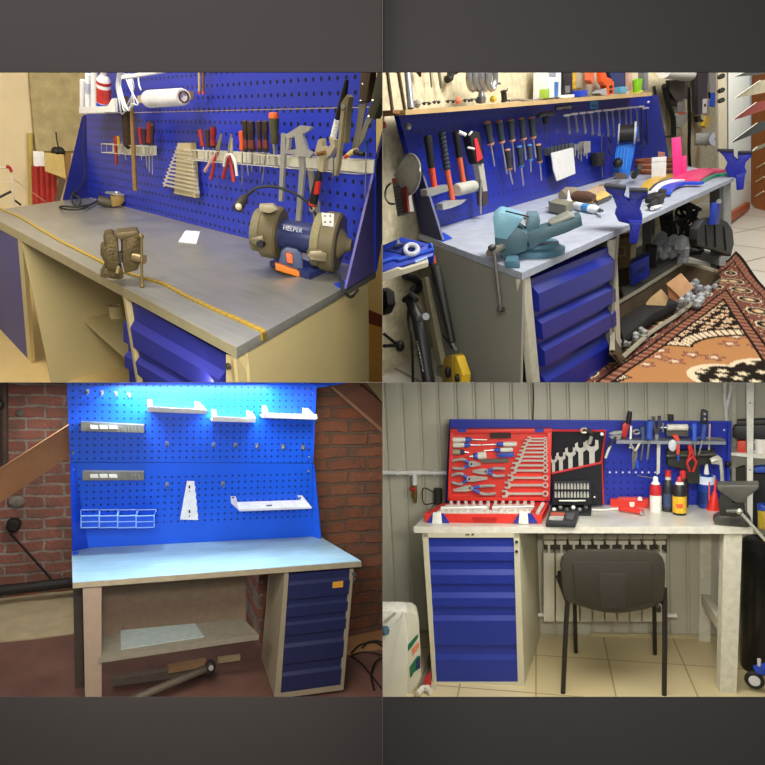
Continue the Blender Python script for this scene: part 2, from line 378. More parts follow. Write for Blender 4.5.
# ---- bench
t = T(R_, 'workbench', 'long grey metal topped workbench with cream cabinets, blue door and drawers', 'workbench', V((-.9, .25, FLOOR1)))
g = G().prism([F, RB, R_.at(300, 252, top), BLc, LB, FL], V((0, 0, tz))); t.part('worktop', g, galv1, .0015, sharp=20)
g = G().pp(R_, [(-17.4, 211.9), (236.3, 347.5), (236.6, 358.2), (-17.4, 220)], FPL.off(.0012), .001); t.part('front_edge', g, M('#b0a682', .4, .3), label='pale folded front edge')
def on_front(x): return R_.at(x, 347.5 - (236.3 - x) * .5345 + 9, FPL)
def ft(p): q = p.copy(); q.z = tz; return q
yd = (RB - F); yd.z = 0; yl = V((0.02, 1, 0))
# drawer cabinet: side wall, posts
p0 = ft(on_front(122.5)); p1 = ft(F) + (FL - F).normalized() * .004; back = yd * .93
inn = V((0, 0, FLOOR1 - tz))
g = G().prism([p1, p1 + back, p1 + back + (FL - F).normalized() * .02, p1 + (FL - F).normalized() * .02], inn)       # outer side
t.part('side_panel', g, cream1)
pw = (FL - F).normalized()
g = G().prism([p0, p0 - pw * .016, p0 - pw * .016 + V((.0, .5, 0)), p0 + V((.0, .5, 0))], inn); t.part('side_panel', g, cream1)
g = G().prism([p1 + pw * .02, p1 + pw * .012, p1 + pw * .012 + yl * .03, p1 + pw * .02 + yl * .03], inn); t.part('post', g, cream1)
dq = [((128.2, 299.5), (226, 354.5), (226, 396), (129.3, 340.5)), ((129.5, 341), (226, 396.5), (226, 421), (130.4, 366)), ((130.5, 366.5), (226, 421.5), (226, 470), (131, 408))]
for i, q in enumerate(dq):
    g = drawer_geo(R_, q, FPL.off(-.015), .014, [(0, .1), (.4, .1), (.55, 1), (1, 1)] if i == 0 else None); d = t.part('drawer', g, M('#2a2f92', .62, 0, .1, 300), flat=True)
g = G().pp(R_, [(226, 354.3), (236.6, 358.2), (234.6, 384), (226, 384)], FPL.off(-.002), .02); t.part('post', g, cream1)
lk = R_.at(229.5, 366, FPL); g = G().cyl(lk, lk + FPL.n * .006, .006, 12); t.part('lock', g, DARKSTEEL)
# left cabinet with blue door
a0 = ft(FL) + pw * -.0; a1 = ft(on_front(22)); inr = R_.at(22, 250, FPL)
g = G().prism([a1, a1 + pw * .012, a1 + pw * .012 + V((-.02, .55, 0)), a1 + V((-.02, .55, 0))], inn); t.part('side_panel', g, cream1)
g = G().pp(R_, [(17.6, 238.5), (21.8, 240.5), (33.2, 384), (29.6, 384)], FPL.off(-.001), .014); t.part('post', g, cream1)
d = t.part('door', G().pp(R_, [(-22, 217), (18, 238.7), (30.9, 379.5), (-22, 327)], FPL.off(-.002), .015), M('#3a3f87', .5, 0, .05, 8), label='blue cabinet door')
g = G().pp(R_, [(-22, 328), (31, 380.5), (31, 386), (-22, 334)], FPL.off(-.006), .02); t.part('bottom_rail', g, cream1)
# back panel, inner shelf
g = G().prism([a1 + V((-.02, .53, 0)), p0 + V((0, .47, 0)), p0 + V((0, .48, 0)), a1 + V((-.02, .54, 0))], inn); t.part('back_panel', g, cream1)
sidepl = R_.vp(a1, a1 + V((-.02, .55, 0))); s0 = R_.at(84, 318.6, sidepl); zs = zp(s0.z)
g = G().prism([s0, R_.at(130, 358.5, zs), R_.at(128, 300.5, zs), R_.at(113, 308.3, zs)], V((0, 0, -.018))); t.part('shelf', g, cream1)
c = R_.at(117.5, 317, zs); h = R_.at(117.5, 307, R_.face(c)).z - c.z
single(R_, 'tape_roll', 'cream roll of masking tape on the inner shelf of the bench', 'tape', G().lathe(c, c + V((0, 0, h * 1.2)), [(0, .02), (0, .027), (1, .027), (1, .018), (.1, .018)], 20), M('#d9c48e', .6))
# ---- pegboard with side panels
t = T(R_, 'pegboard', 'dark blue perforated tool panel behind the grinder bench, in two tiers', 'pegboard', V((-1.1, .55, 0)))
xw = [R_.at(88, 197.5, BPL), R_.at(376, 272.3, BPL), R_.at(383, 107, BPL), R_.at(86.5, 114, BPL)]; xw[1].z = xw[0].z = .001
sl = R_.at(290, 108.6, BPL); zt = (R_.at(88, 114, BPL).z + R_.at(330, 108, BPL).z) / 2
A = xw[0].copy(); Bq = xw[1].copy()
zL, zR = R_.at(88, 114, BPL).z, R_.at(374, 107.4, BPL).z
A1 = R_.at(86.5, 114, BPL); A2 = R_.at(84.5, 60, BPL)
g = G().prism([A, Bq, V((Bq.x, Bq.y, zR)), A1], -BPL.n * .002); t.part('lower_panel', g, peg1)
up = .55
g = G().prism([A1 + V((0, 0, .002)), V((Bq.x, Bq.y, zR + .002)), V((Bq.x, Bq.y, zR + up)), A2], -BPL.n * .003); t.part('upper_panel', g, pegboard('pegboard_upper', '#26329a', .033, .0056, .4))
lp = R_.vp(R_.at(62.7, 200.3, top), R_.at(89, 198, top))
g = G().pp(R_, [(62.9, 200.4), (82.5, 116), (88.5, 114), (89.5, 198)], lp, .006); t.part('side_panel', g, M('#141a66', .5))
rp = R_.vp(R_.at(346.5, 288.5, top), R_.at(375.5, 270.5, top))
g = G().pp(R_, [(346.3, 288.8), (377, 270.8), (385, 225), (385, 128)], rp.off(.002), .006); t.part('side_panel', g, M('#5a5290', .5), label='grey violet side panel')
t.part('foot_bracket', G().pp(R_, [(334, 284), (344, 279), (346, 288), (341, 288.5)], zp(.002), .003), BLUE)
# ---------------------------------------------------------------- bay 1: tools on the pegboard and the bench
B0 = BPL.off(.003); D1 = BPL.off(.03); D2 = BPL.off(.05)
kB = lambda x, y: R_.mpp(R_.at(x, y, BPL))
TG = M('#c9b98e', .5)   # rails tinted by age
dkred = M('#8e2a20', .45); wood = M('#8a6a3c', .65, 0, .15, 60); dkbr = M('#3b2a1c', .85, 0, .35, 90)
# white tray with bottles
tr = BPL.off(.10); t = T(R_, 'shelf_tray', 'white metal tray on the blue panel holding tubes and a spray can', 'tray', R_.at(92, 113, BPL))
t.part('tray_front', G().pp(R_, [(79, 107), (110, 106), (110, 113), (79, 114)], tr, .004), WHITE)
t.part('tray_floor', G().pp(R_, [(79, 113), (110, 112.2), (110, 113), (79, 114)], tr, .10), WHITE)
t.part('bracket', G().pp(R_, [(104, 112), (115, 112), (114.5, 98), (112, 98.5)], tr.off(.004), .01), WHITE)
tp = BPL.off(.06)
def tall(name, label, cat, x0, x1, y0, y1, mats, prof, pl=None, group=None, lean=0, parts=None, seg=18):
    """upright round thing between pixel rows y0 (top) and y1 (foot) on plane"""
    pl = pl or tp; A = R_.at((x0 + x1) / 2, y1, pl); Bt = R_.at((x0 + x1) / 2 + lean, y0, pl); r = R_.mpp(A) * (x1 - x0) / 2
    t = T(R_, name, label, cat, A, group)
    for nm, pr, m in prof: t.part(nm, G().lathe(A, Bt, [(u, v * r) for u, v in pr], seg), m)
    return t
tall('tube_container', 'short white tube at the near end of the white tray', 'tube', 80, 85.5, 80, 108, 0, [('body', [(0, 1), (.96, 1), (1, .9)], WHITE)])
tall('tube_container', 'taller white tube with blue marks standing second on the tray', 'tube', 85.2, 91, 74, 108, 0, [('body', [(0, 1), (.97, 1), (1, .9)], M('#e9e8e6', .4)), ('print', [(.45, 1.03), (.75, 1.03)], M('#b9bccb', .5))])
tall('tube_container', 'white tube next to the red spray can on the tray', 'tube', 91, 97.5, 66, 108, 0, [('body', [(0, 1), (.97, 1), (1, .9)], WHITE)])
tall('spray_can', 'white spray can with red bands and blue foot on the tray', 'can', 97, 110.5, 70, 106, 0, [('body', [(0, .9), (.03, 1), (.74, 1), (.84, .6), (.86, .5)], M('#ddd5cf', .35)), ('cap', [(.86, .5), (.99, .46), (1, .3)], M('#c8bdb6', .5)), ('red_band', [(.62, 1.02), (.70, 1.02)], RED), ('red_label', [(.12, 1.02), (.52, 1.02)], M('#b8332a', .45, 0, .3, 60)), ('blue_band', [(.0, 1.02), (.1, 1.02)], BLUE)])
# hung white cord, upper shelf edge, two sticks
c = G()
for o in (0, 3, 6, 10): c.tube(wavy(R_, BPL.off(.07 + o * .002), [(118 + o * .6, 72), (116.5 + o * .4, 86), (119 + o * .9, 100 + o), (122 + o, 114 - o), (128 + o, 104), (134 - o * .4, 88), (130 - o * .5, 74)]), .0028, 6)
single(R_, 'cord_coil', 'coiled white cord hanging above the brown brush', 'cord', c, M('#d8d8d6', .45))
g = G().pp(R_, [(121, 75.5), (168, 68), (168, 71), (121, 79)], BPL.off(.16), .02); single(R_, 'shelf_rail', 'white edge of the top shelf above the paper roll', 'shelf', g, WHITE)
for i, (x, dx) in enumerate(((131, 2), (138, 3))): single(R_, 'shelf_bracket', ['white wire hook under the top shelf beside the cord', 'white wire hook under the top shelf towards the paper roll'][i], 'hook', G().tube(wavy(R_, BPL.off(.08), [(x, 74), (x + 1, 84), (x + dx, 90)]), .0028, 6), WHITE)
for i, x in enumerate((199.5, 203.5)): t = T(R_, 'wooden_stick', ['pale stick of the pair hanging at the top of the panel', 'brown stick with orange tip hanging at the top of the panel'][i], 'stick', R_.at(x, 93, D1)); t.part('stick', G().rod(R_, [(x - .3, 60), (x, 91)], D1, 1.4, 8), [M('#b59a6c', .6), M('#6b4a30', .6)][i]); t.part('tip', G().rod(R_, [(x, 91), (x + .1, 94)], D1, [1.7, 1.6], 8), M('#b84a2a', .5))
# brush
t = T(R_, 'hand_brush', 'long dark brown bench brush with wooden handle hung through the rail', 'brush', R_.at(134, 190, D2)); k = kB(130, 120)
t.part('bristles', G().tube([R_.at(124.5, 97, D2), R_.at(126.5, 104, D2), R_.at(128, 145, D2), R_.at(129, 147, D2)], [3.0 * k, 5.0 * k, 4.6 * k, 3 * k], 10), dkbr)
t.part('handle', G().rod(R_, [(131.5, 102), (133.2, 145), (135.2, 190)], D2.off(.01), [2.0, 2.4, 2.6], 8), wood)
# paper roll
pr = BPL.off(.09); k = R_.mpp(R_.at(165, 98, pr))
t = T(R_, 'paper_roll', 'white paper towel roll on a cardboard core below the top shelf', 'roll', R_.at(165, 107, pr))
A, Bp = R_.at(148.5, 99.2, pr), R_.at(183.5, 96.8, pr)
t.part('paper', G().lathe(A, Bp, [(0, 4 * k), (0, 8 * k), (.04, 8.6 * k), (.96, 7.8 * k), (1, 7.2 * k), (1, 5.2 * k)], 24), M('#f0efec', .8))
t.part('core', G().lathe(A + (A - Bp) * .0, Bp + (Bp - A) * .02, [(0, 3.4 * k), (.9, 5.0 * k), (1, 5.4 * k), (1, 4.2 * k), (.8, 4.2 * k)], 18), M('#6b4423', .7))
t.part('bracket_arm', G().pp(R_, [(137, 95.5), (148, 95), (148, 102), (137, 103)], pr.off(-.03), .015), M('#c6b48a', .6)); t.part('bracket_arm', G().pp(R_, [(183, 92), (189, 91), (189, 99), (184, 101)], pr.off(-.04), .015), M('#a58b55', .6))
# left rail with small tools
wire_rack(R_, B0, [(113.5, 143.5), (157, 146), (157, 155), (113.5, 152)], 7, 'pale tool rail of the brush and small red screwdrivers')
driver(R_, D1, (115.5, 136), (116, 150), (116.5, 165), 2.0, [M('#a53a26', .5)], 'red handled scriber at the near end of the brush rail', shaft=M('#a53a26'), sr=.8)
driver(R_, D1, (118.5, 136), (119, 146), (119, 156), 1.9, [M('#b99a3a', .5)], 'yellow handled screwdriver in the brush rail')
single(R_, 'needle_file', 'grey file behind the yellow handled screwdriver', 'file', G().rod(R_, [(122.5, 142), (126, 160)], D1, [1.4, .5], 6), STEEL)
for i, (a, b, c, r) in enumerate((((139.5, 127.5), (141, 144), (141.5, 160), 2.2), ((144.3, 128.5), (145, 145), (147, 168), 2.0), ((150.2, 121.5), (149.3, 145), (149.3, 172), 3.3), ((152.5, 124), (152, 145), (152.4, 175), 2.2))):
    driver(R_, D1.off(.004 * (i % 2)), a, b, c, r, [[dkred], [M('#3a2320', .5)], [M('#8a241c', .45), M('#2b1a17', .5)], [M('#3a2320', .5)]][i], ['slim dark red screwdriver right of the brush handle', 'black screwdriver between two red ones in the brush rail', 'big red and black screwdriver in the brush rail', 'dark screwdriver at the far end of the brush rail'][i], 'screwdrivers in the brush rail')
# wrench set on holder
t = T(R_, 'wrench_holder', 'beige tapered holder of the stepped wrench set', 'holder', R_.at(186, 198, B0)); hp = BPL.off(.012)
t.part('plate', G().pp(R_, [(177.5, 143), (191, 142.8), (194.5, 197.5), (174, 193.5)], hp, .006), M('#cdbd92', .5)); t.part('plate_rim', G().pp(R_, [(189.8, 142.8), (191.5, 142.8), (195.3, 198), (192.8, 197.3)], hp.off(.012), .016), M('#b8a678', .5))
for i in range(11):
    u = i / 10; y = 148.5 + u * 36; x0 = 177.5 - u * 13; x1 = 191.5 + u * 7.5; dy = 1.5 + 6.5 * u
    wrench(R_, BPL.off(.022), (x0, y), (x1, y + dy), 1.5 + .6 * u, 1.3 + .5 * u, 1.3 + .5 * u, ('top' if i == 0 else ORD[i]) + ' steel wrench from the top on the beige tapered holder', 'stepped wrench set', M('#e4dfd0', .28, .7))
# middle rail
wire_rack(R_, B0, [(198.5, 149.5), (270, 153), (270, 164.5), (198.5, 159)], 12, 'pale tool rail holding the red pliers and screwdrivers')
for i, (a, b, c, r, cols) in enumerate((((199.8, 129.5), (203, 147), (205, 162), 2.4, [M('#9c2a20', .45)]), ((207.3, 129), (208.3, 148), (208, 160), 2.5, [M('#3a2a20', .5)]), ((213.3, 126), (213, 148), (213, 160), 3.2, [M('#8d2118', .45), M('#2a1a17', .5)]))):
    driver(R_, D1, a, b, c, r, cols, ['red screwdriver leaning at the near end of the middle rail', 'brown black screwdriver between two red ones on the middle rail', 'thick red and black screwdriver next to the red pliers'][i], 'screwdrivers on the middle rail')
def pliers(rm, pl, jaw, piv, ends, wj, wh, mj, mh, label, group=None, name='pliers', cat='pliers', sp=None):
    k = rm.mpp(rm.at(*piv, pl)); P = rm.at(*piv, pl); J = rm.at(*jaw, pl); t = T(rm, name, label, cat, rm.at(*ends[0], pl), group)
    u = (J - P); L = u.length; u.normalize(); v = pl.n.cross(u)
    w = wj * k; g = G(); n = pl.n * (.9 * k)
    for s in (1, -1): g.prism([P + v * s * .05 * w - u * w * .5, P + v * s * w * .9 - u * w * .4, P + v * s * w + u * L * .25, P + v * s * w * .35 + u * L, P + v * s * .06 * w + u * L], -n)
    t.part('jaws', g, mj); t.part('pivot', G().cyl(P + n * .3, P - n, w * .45, 10), DARKSTEEL)
    for i, e in enumerate(ends):
        E_ = rm.at(*e, pl); m = sp[i] if sp else None; mid = rm.at(*m, pl) if m else P.lerp(E_, .5)
        t.part('handle', G().tube(smooth3([P - u * w * .3, mid, E_], 6), [wh * k * (.7 + .3 * min(1, j / 4)) for j in range(13)], 8), mh if not isinstance(mh, list) else mh[i])
    return t
pliers(R_, D2, (221, 134), (217, 152), ((205, 171), (211, 179)), 3.2, 1.7, M('#9b927c', .35, .7), [M('#d09a8a', .45), M('#a42e28', .45)], 'large pliers with pink and red handles hung first on the middle rail', 'red pliers on the middle rail')
pliers(R_, D2.off(.012), (231, 134), (229, 153), ((223, 178), (234, 182)), 3.0, 1.9, M('#a79e88', .35, .7), [M('#a42e28', .45), M('#a42e28', .45)], 'pliers with two red handles behind the white curved grip', 'red pliers on the middle rail')
pliers(R_, D2.off(.024), (232, 138), (231, 153), ((224, 166), (237, 176)), 2.0, 1.5, M('#d8d2c6', .3, .7), [M('#ddd0c4', .45), M('#dcd4c8', .45)], 'pliers with pale curved grips at the far side of the red pliers', 'red pliers on the middle rail', sp=[(226, 157), (235, 162)])
driver(R_, D1, (241.6, 131), (242.4, 151), (242, 185.5), 2.9, [ORANGE], 'bright orange screwdriver on the middle rail', sr=.25)
for i, (x, y, r) in enumerate(((245, 120, 3.2), (251.2, 121, 4.2), (259, 120.5, 3.0), (265.2, 120.5, 3.6))):
    driver(R_, D1, (x, y), (x + .8, 152), (x + [3, 0, 1, -3.5][i] + .4, [176, 172, 172, 184][i]), r, [M('#35241c', .5), M('#8c3323', .5), M('#35241c', .5), M('#6a2d20', .5), M('#33261d', .5)], ['slim dark red screwdriver just right of the orange one', 'thickest dark red screwdriver of the row of four', 'third dark red screwdriver from the orange one', 'dark red screwdriver next to the orange capped chisel'][i], 'dark red screwdrivers on the middle rail', sr=.2)
t = T(R_, 'chisel', 'wood chisel with orange cap and green grey handle above the rail joint', 'chisel', R_.at(276, 168, D1)); k = kB(275, 130)
A, Bp, C = R_.at(273.7, 112.5, D2), R_.at(274.8, 144, D2), R_.at(276.3, 168, D2)
t.part('cap', G().lathe(A, A.lerp(Bp, .18), [(0, 4.0 * k), (.3, 4.8 * k), (1, 4.9 * k)], 14), M('#d8622a', .5)); t.part('handle', G().lathe(A.lerp(Bp, .16), Bp, [(0, 4.8 * k), (.4, 4.5 * k), (.55, 3.9 * k), (.9, 4.1 * k), (1, 3.2 * k)], 14), M('#4f4a2a', .5))
t.part('blade', G().rod(R_, [(274.6, 143), (276.4, 168)], D1.off(.01), [2.4, 1.9], 4), STEEL)
# right rail with calipers, wrench, saws, knives
wire_rack(R_, B0, [(270.5, 154), (375, 159.5), (374, 173), (270.5, 164.5)], 14, 'pale tool rail carrying the calipers and big knives')
t = T(R_, 'caliper', 'large steel caliper with a broad jaw head hung on the far rail', 'caliper', R_.at(298, 223, D1)); m = M('#b9b6ac', .35, .6)
cq = D2.off(.02)
t.part('head', G().pp(R_, [(285, 135), (300, 125.5), (311.5, 127), (308, 131), (302, 134), (307, 150), (313, 153), (309, 158), (288, 153.5), (287, 150.5), (296, 149), (294.5, 136), (287, 139.5)], cq, .008), m)
t.part('beam', G().pp(R_, [(296.5, 133), (302, 132), (304.2, 170), (299.6, 222.5), (295.4, 222), (299.2, 170)], cq.off(-.006), .006), M('#a9a79e', .35, .6)); t.part('jaw_bar', G().pp(R_, [(286.5, 139.5), (289.5, 139), (288, 154), (285, 153)], cq, .008), m)
single(R_, 'caliper_rule', 'narrow steel caliper beam hanging beside the orange capped chisel', 'caliper', G().pp(R_, [(281, 133), (285.5, 134), (284, 165), (281.8, 201.5), (278.5, 201), (280, 165)], cq.off(-.01), .007), M('#b3b1a8', .35, .6))
aw = D2.off(.045); k = R_.mpp(R_.at(318, 165, aw))
t = T(R_, 'adjustable_wrench', 'adjustable wrench with a black and red grip and open jaw upward', 'wrench', R_.at(312, 214, aw)); m = M('#cbbd9a', .35, .6)
t.part('head', G().pp(R_, [(315, 151), (318, 140), (321, 138.5), (322, 146), (327, 148), (330.5, 145), (328.5, 137), (334, 140), (335, 147), (330, 155), (324, 160), (322.5, 172), (317.5, 171), (319, 158), (315, 155)], aw, .014), m)
t.part('adjuster', G().cyl(R_.at(317.5, 154, aw.off(.004)), R_.at(325, 152.5, aw.off(.004)), 2.0 * k, 12), M('#7b5a2a', .5, .4))
t.part('grip', G().tube([R_.at(319.5, 171, aw), R_.at(318, 180, aw), R_.at(314.5, 196, aw), R_.at(313, 205, aw)], [2.6 * k, 4.0 * k, 4.6 * k, 4.2 * k], 10), BLACK); t.part('grip_inlay', G().pp(R_, [(315.5, 181.5), (319, 182), (317.3, 194.5), (313.4, 194)], aw.off(4.6 * k), .006), RED, label='red inlay')
t.part('grip_collar', G().tube([R_.at(313.2, 202.5, aw), R_.at(312.8, 205.5, aw)], 4.6 * k, 10), M('#a33b22', .5)); t.part('hang_eye', G().ring(R_.at(312, 208.7, aw), aw.n, 2.7 * k, 1.2 * k), M('#c9bfa4', .35, .7))
single(R_, 'steel_strip', 'flat steel bar hanging behind the adjustable wrench', 'bar', G().pp(R_, [(307, 168), (311, 168), (318, 205), (319.5, 226), (314, 224)], D1, .006), M('#a7a294', .4, .6))
sw = D2.off(.02); k = R_.mpp(R_.at(338, 120, sw))
t = T(R_, 'hand_file', 'file with black handle and white ribbed collar left of the locking pliers', 'file', R_.at(333, 178, sw))
t.part('handle', G().rod(R_, [(347, 79.5), (344.5, 92), (337, 119)], sw, [2.0, 3.2, 2.6], 10), BLACK); g = G()
for i in range(6): y = 120 + i * 3.2; g.rod(R_, [(337.4 - i * .75, y), (336.8 - i * .75, y + 2.6)], sw, [3.4, 3.4], 12)
t.part('ribbed_collar', g, WHITE); t.part('blade', G().rod(R_, [(334.5, 137), (333, 178)], sw.off(-.01), [1.2, .9], 6), M('#8e8a7c', .4, .7))
t = T(R_, 'locking_pliers', 'slim grey locking pliers standing upright between file and knives', 'pliers', R_.at(341, 176, sw.off(.02)))
t.part('upper_arm', G().pp(R_, [(340.5, 104), (346.5, 94.5), (348.8, 97), (347, 110), (344.8, 143), (341, 143)], sw.off(.02), .014), M('#8a7f62', .45, .6)); t.part('lower_arm', G().pp(R_, [(340.8, 111), (344, 112), (338, 165), (335.5, 176), (333.8, 175), (337, 150)], sw.off(.024), .01), M('#a89c7c', .4, .6))
t.part('pivot', G().cyl(R_.at(343, 106.5, sw.off(.026)), R_.at(343, 106.5, sw), 2 * k, 10), DARKSTEEL)
kn = D2.off(.03); k = R_.mpp(R_.at(360, 110, kn))
t = T(R_, 'kitchen_knife', 'long knife with dark brown riveted handle pointing down in the rail', 'knife', R_.at(353, 152, kn))
t.part('handle', G().pp(R_, [(361, 60), (372, 60), (366.5, 101.5), (358.5, 104)], kn, .018), M('#4a3a28', .5), bev=.003); t.part('blade', G().pp(R_, [(359, 104), (366.3, 102.5), (357.5, 150), (351.5, 150), (355.5, 130)], kn.off(-.007), .003), M('#a39a86', .3, .8)); t.part('rivet', G().cyl(R_.at(360.5, 100.5, kn.off(.002)), R_.at(360.5, 100.5, kn.off(-.02)), .8 * k, 8), STEEL); t.part('rivet', G().cyl(R_.at(362.5, 84, kn.off(.002)), R_.at(362.5, 84, kn.off(-.02)), .8 * k, 8), STEEL)
kn = kn.off(.02)
t = T(R_, 'kitchen_knife', 'curved knife with black riveted handle next to the violet side panel', 'knife', R_.at(359, 147, kn))
t.part('handle', G().pp(R_, [(377, 72), (385, 72), (381, 100), (374, 119), (365.5, 117), (370, 104)], kn, .02), M('#3b3a2a', .5), bev=.003); t.part('blade', G().pp(R_, [(366.5, 117), (373, 118.8), (369, 124), (364, 139), (358.5, 147), (361, 132)], kn.off(-.008), .003), M('#a39a86', .3, .8))
for a in ((372.5, 100), (368.5, 116)): t.part('rivet', G().cyl(R_.at(*a, kn.off(.002)), R_.at(*a, kn.off(-.022)), .9 * k, 8), STEEL)
t = T(R_, 'utility_cutter', 'yellow and black cutter lying across the end of the rail', 'cutter', R_.at(355, 158, kn))
t.part('body', G().tube([R_.at(344, 158, kn), R_.at(352, 152.5, kn), R_.at(357, 151, kn)], [1.5 * k, 3.0 * k, 3.2 * k], 10), M('#c2ab68', .5)); t.part('grip', G().tube([R_.at(355, 152, kn.off(.004)), R_.at(364, 154.5, kn.off(.004))], [3.0 * k, 2.2 * k], 10), BLACK); t.part('slider', G().cyl(R_.at(345, 157.5, kn.off(.01)), R_.at(347, 156, kn.off(.01)), 1.6 * k, 8), RED)
driver(R_, D1, (366, 140), (366, 152), (365.2, 200), 1.8, [M('#2a4f9a', .4)], 'blue handled probe at the outer end of the far rail', sr=.3)
# ---- things on the bench
def on(x, y): return R_.at(x, y, top)
# vise
vq = on(121, 284); k = R_.mpp(vq); vf = R_.face(vq); m = M('#5b4c2c', .5, .45, .3, 60, .4, 200); vn = vf.n
t = T(R_, 'bench_vise', 'small olive brown bench vise in front of the ruler on the grinder bench', 'vise', vq)
def vb(px, dd, dep): return G().pp(R_, px, vf.off(dd), dep)
t.part('base', vb([(100, 277), (106, 267), (122, 268), (124, 278), (119, 280), (112, 279)], .02, .07), m, bev=.003)
t.part('fixed_jaw', vb([(103.5, 240), (105, 235), (112, 233), (118, 238), (119.5, 262), (118, 276), (106, 272), (104, 262), (100.5, 255), (101, 248), (105, 246)], .02, .07), m, bev=.004)
t.part('moving_jaw', vb([(121.5, 236), (139, 231), (140.5, 238), (140.5, 262), (138, 270), (125, 274), (122.5, 262)], .025, .07), m, bev=.004)
t.part('jaw_top', vb([(114, 236), (118, 232.5), (137, 230.5), (139.5, 234), (121, 240)], .03, .06), M('#6a5c3c', .5, .4), bev=.002)
t.part('slide_bar', vb([(116, 254), (126, 252), (126, 262), (116, 264)], .0, .03), DARKSTEEL)
A = R_.at(133.5, 257, vf.off(.035)); Bq = R_.at(144.5, 259.5, vf.off(.05))
t.part('screw', G().lathe(A, Bq, [(0, 4.3 * k), (.85, 4.4 * k), (.9, 4.9 * k), (1, 4.7 * k), (1, 2.6 * k)], 16), M('#a58e63', .4, .5))
hb = vf.off(.055); h = t.part('handle_bar', G().tube([R_.at(141.3, 236, hb), R_.at(142, 285, hb)], 1.3 * k, 10), M('#8a7748', .4, .5)); t.part('handle_knob', G().ball(R_.at(141, 236.3, hb), 2.8 * k), M('#8a7748', .4, .5), under=h, ); t.part('handle_knob', G().ball(R_.at(142, 285.5, hb), 2.5 * k), M('#8a7748', .4, .5), under=h)
t.part('lock_bolt', G().cyl(R_.at(117, 273, hb), R_.at(118.5, 266, hb), 1.6 * k, 8), M('#b79f70', .4, .5))
# folding rule
pts = [(-6, 206.5), (20, 217.5), (60, 241.5), (95, 259), (118, 271), (146, 279), (164, 284.5), (185, 296), (212, 309), (238, 320), (263.5, 332)]
def strip_on(pts, w, pl, h):
    P = [R_.at(x, y, pl) for x, y in pts]; g = G(); L = []; Rr = []
    for i, p in enumerate(P):
        d = (P[min(i + 1, len(P) - 1)] - P[max(i - 1, 0)]).normalized(); s = pl.n.cross(d) * w / 2; L.append(p + s); Rr.append(p - s)
    n = len(P); up = pl.n * h; g.add(L + Rr + [p + up for p in L] + [p + up for p in Rr], [(2 * n + i, 2 * n + i + 1, 3 * n + i + 1, 3 * n + i) for i in range(n - 1)] + [(i, i + 1, 2 * n + i + 1, 2 * n + i) for i in range(n - 1)] + [(n + i + 1, n + i, 3 * n + i, 3 * n + i + 1) for i in range(n - 1)] + [(i + 1, i, n + i, n + i + 1) for i in range(n - 1)] + [(0, n, 3 * n, 2 * n), (n - 1, 3 * n - 1, 4 * n - 1, 2 * n - 1)])
    return g
m, nt = newmat('tape_yellow'); tc = nt.n('TexCoord'); sx = nt.n('SeparateXYZ', {0: (tc, 3)}); tick = nt.math('GREATER_THAN', nt.math('FRACT', nt.math('MULTIPLY', sx, 40.0)), .86); cc = nt.mix(tick, lin('#b8972a'), lin('#8f7224')); nt.out(nt.n('BsdfPrincipled', {'Base Color': colout(cc), 'Roughness': .4}))
t = T(R_, 'measuring_tape', 'yellow steel measuring tape pulled along the front of the grinder bench', 'tape', on(160, 283)); t.part('blade', strip_on(pts, .0085, zp(.0008), .004), m); t.part('end_hook', G().pp(R_, [(262.5, 333.5), (266.5, 332), (266.8, 339.5), (262.8, 341)], R_.vp(on(236.3, 347.5), on(300, 313)).off(.004), .004), M('#b7994a', .35, .6))
single(R_, 'paper_sheet', 'small white paper sheet lying in the middle of the grinder bench', 'paper', G().pp(R_, [(185.5, 230.5), (200, 231.5), (196.5, 243), (178.5, 241.5)], zp(.0025), .002), M('#efeee8', .8))
# angle grinder with cable
aq = on(117, 207); af = R_.face(aq); k = R_.mpp(aq)
t = T(R_, 'angle_grinder', 'dark angle grinder with upturned disc beside the side panel', 'grinder', aq)
t.part('motor_body', G().tube([R_.at(98, 200, af), R_.at(109, 203, af), R_.at(112, 203, af)], [4.5 * k, 5.2 * k, 4.6 * k], 12), M('#4b4433', .5)); t.part('gear_head', G().pp(R_, [(110, 195), (124.5, 195), (125, 201), (120, 206), (112, 207)], af.off(.03), .05), M('#8d7340', .4, .5), bev=.004)
t.part('disc', G().lathe(R_.at(117, 195, af), R_.at(117, 191.5, af), [(0, 4 * k), (.3, 11 * k), (.6, 11 * k), (.7, 3 * k), (1, 2.5 * k)], 28), M('#a9a69a', .4, .5))
c = []
for a, b in ((98, 201), (90, 205), (82, 209), (70, 209.5), (60, 208), (63, 206.3), (76, 207), (88, 205), (97, 201), (100, 195), (95, 189.5), (86, 188.5), (78, 191), (72, 196), (73, 204), (79, 205.5), (80, 199), (74, 194), (72, 191.5)): c.append(R_.at(a, b, zp(.012 if b > 200 else .03)))
cable(R_, 'grinder_cable', 'black power cable coiled beside the angle grinder', smooth3(c, 5), .0042, RUBBER)
cable(R_, 'hanging_wire', 'thin black wire running down the navy side panel', wavy(R_, lp.off(.02), [(84.5, 112), (84, 135), (82.5, 150), (85, 165), (84.5, 176), (80, 186), (73, 193)]), .002, RUBBER)
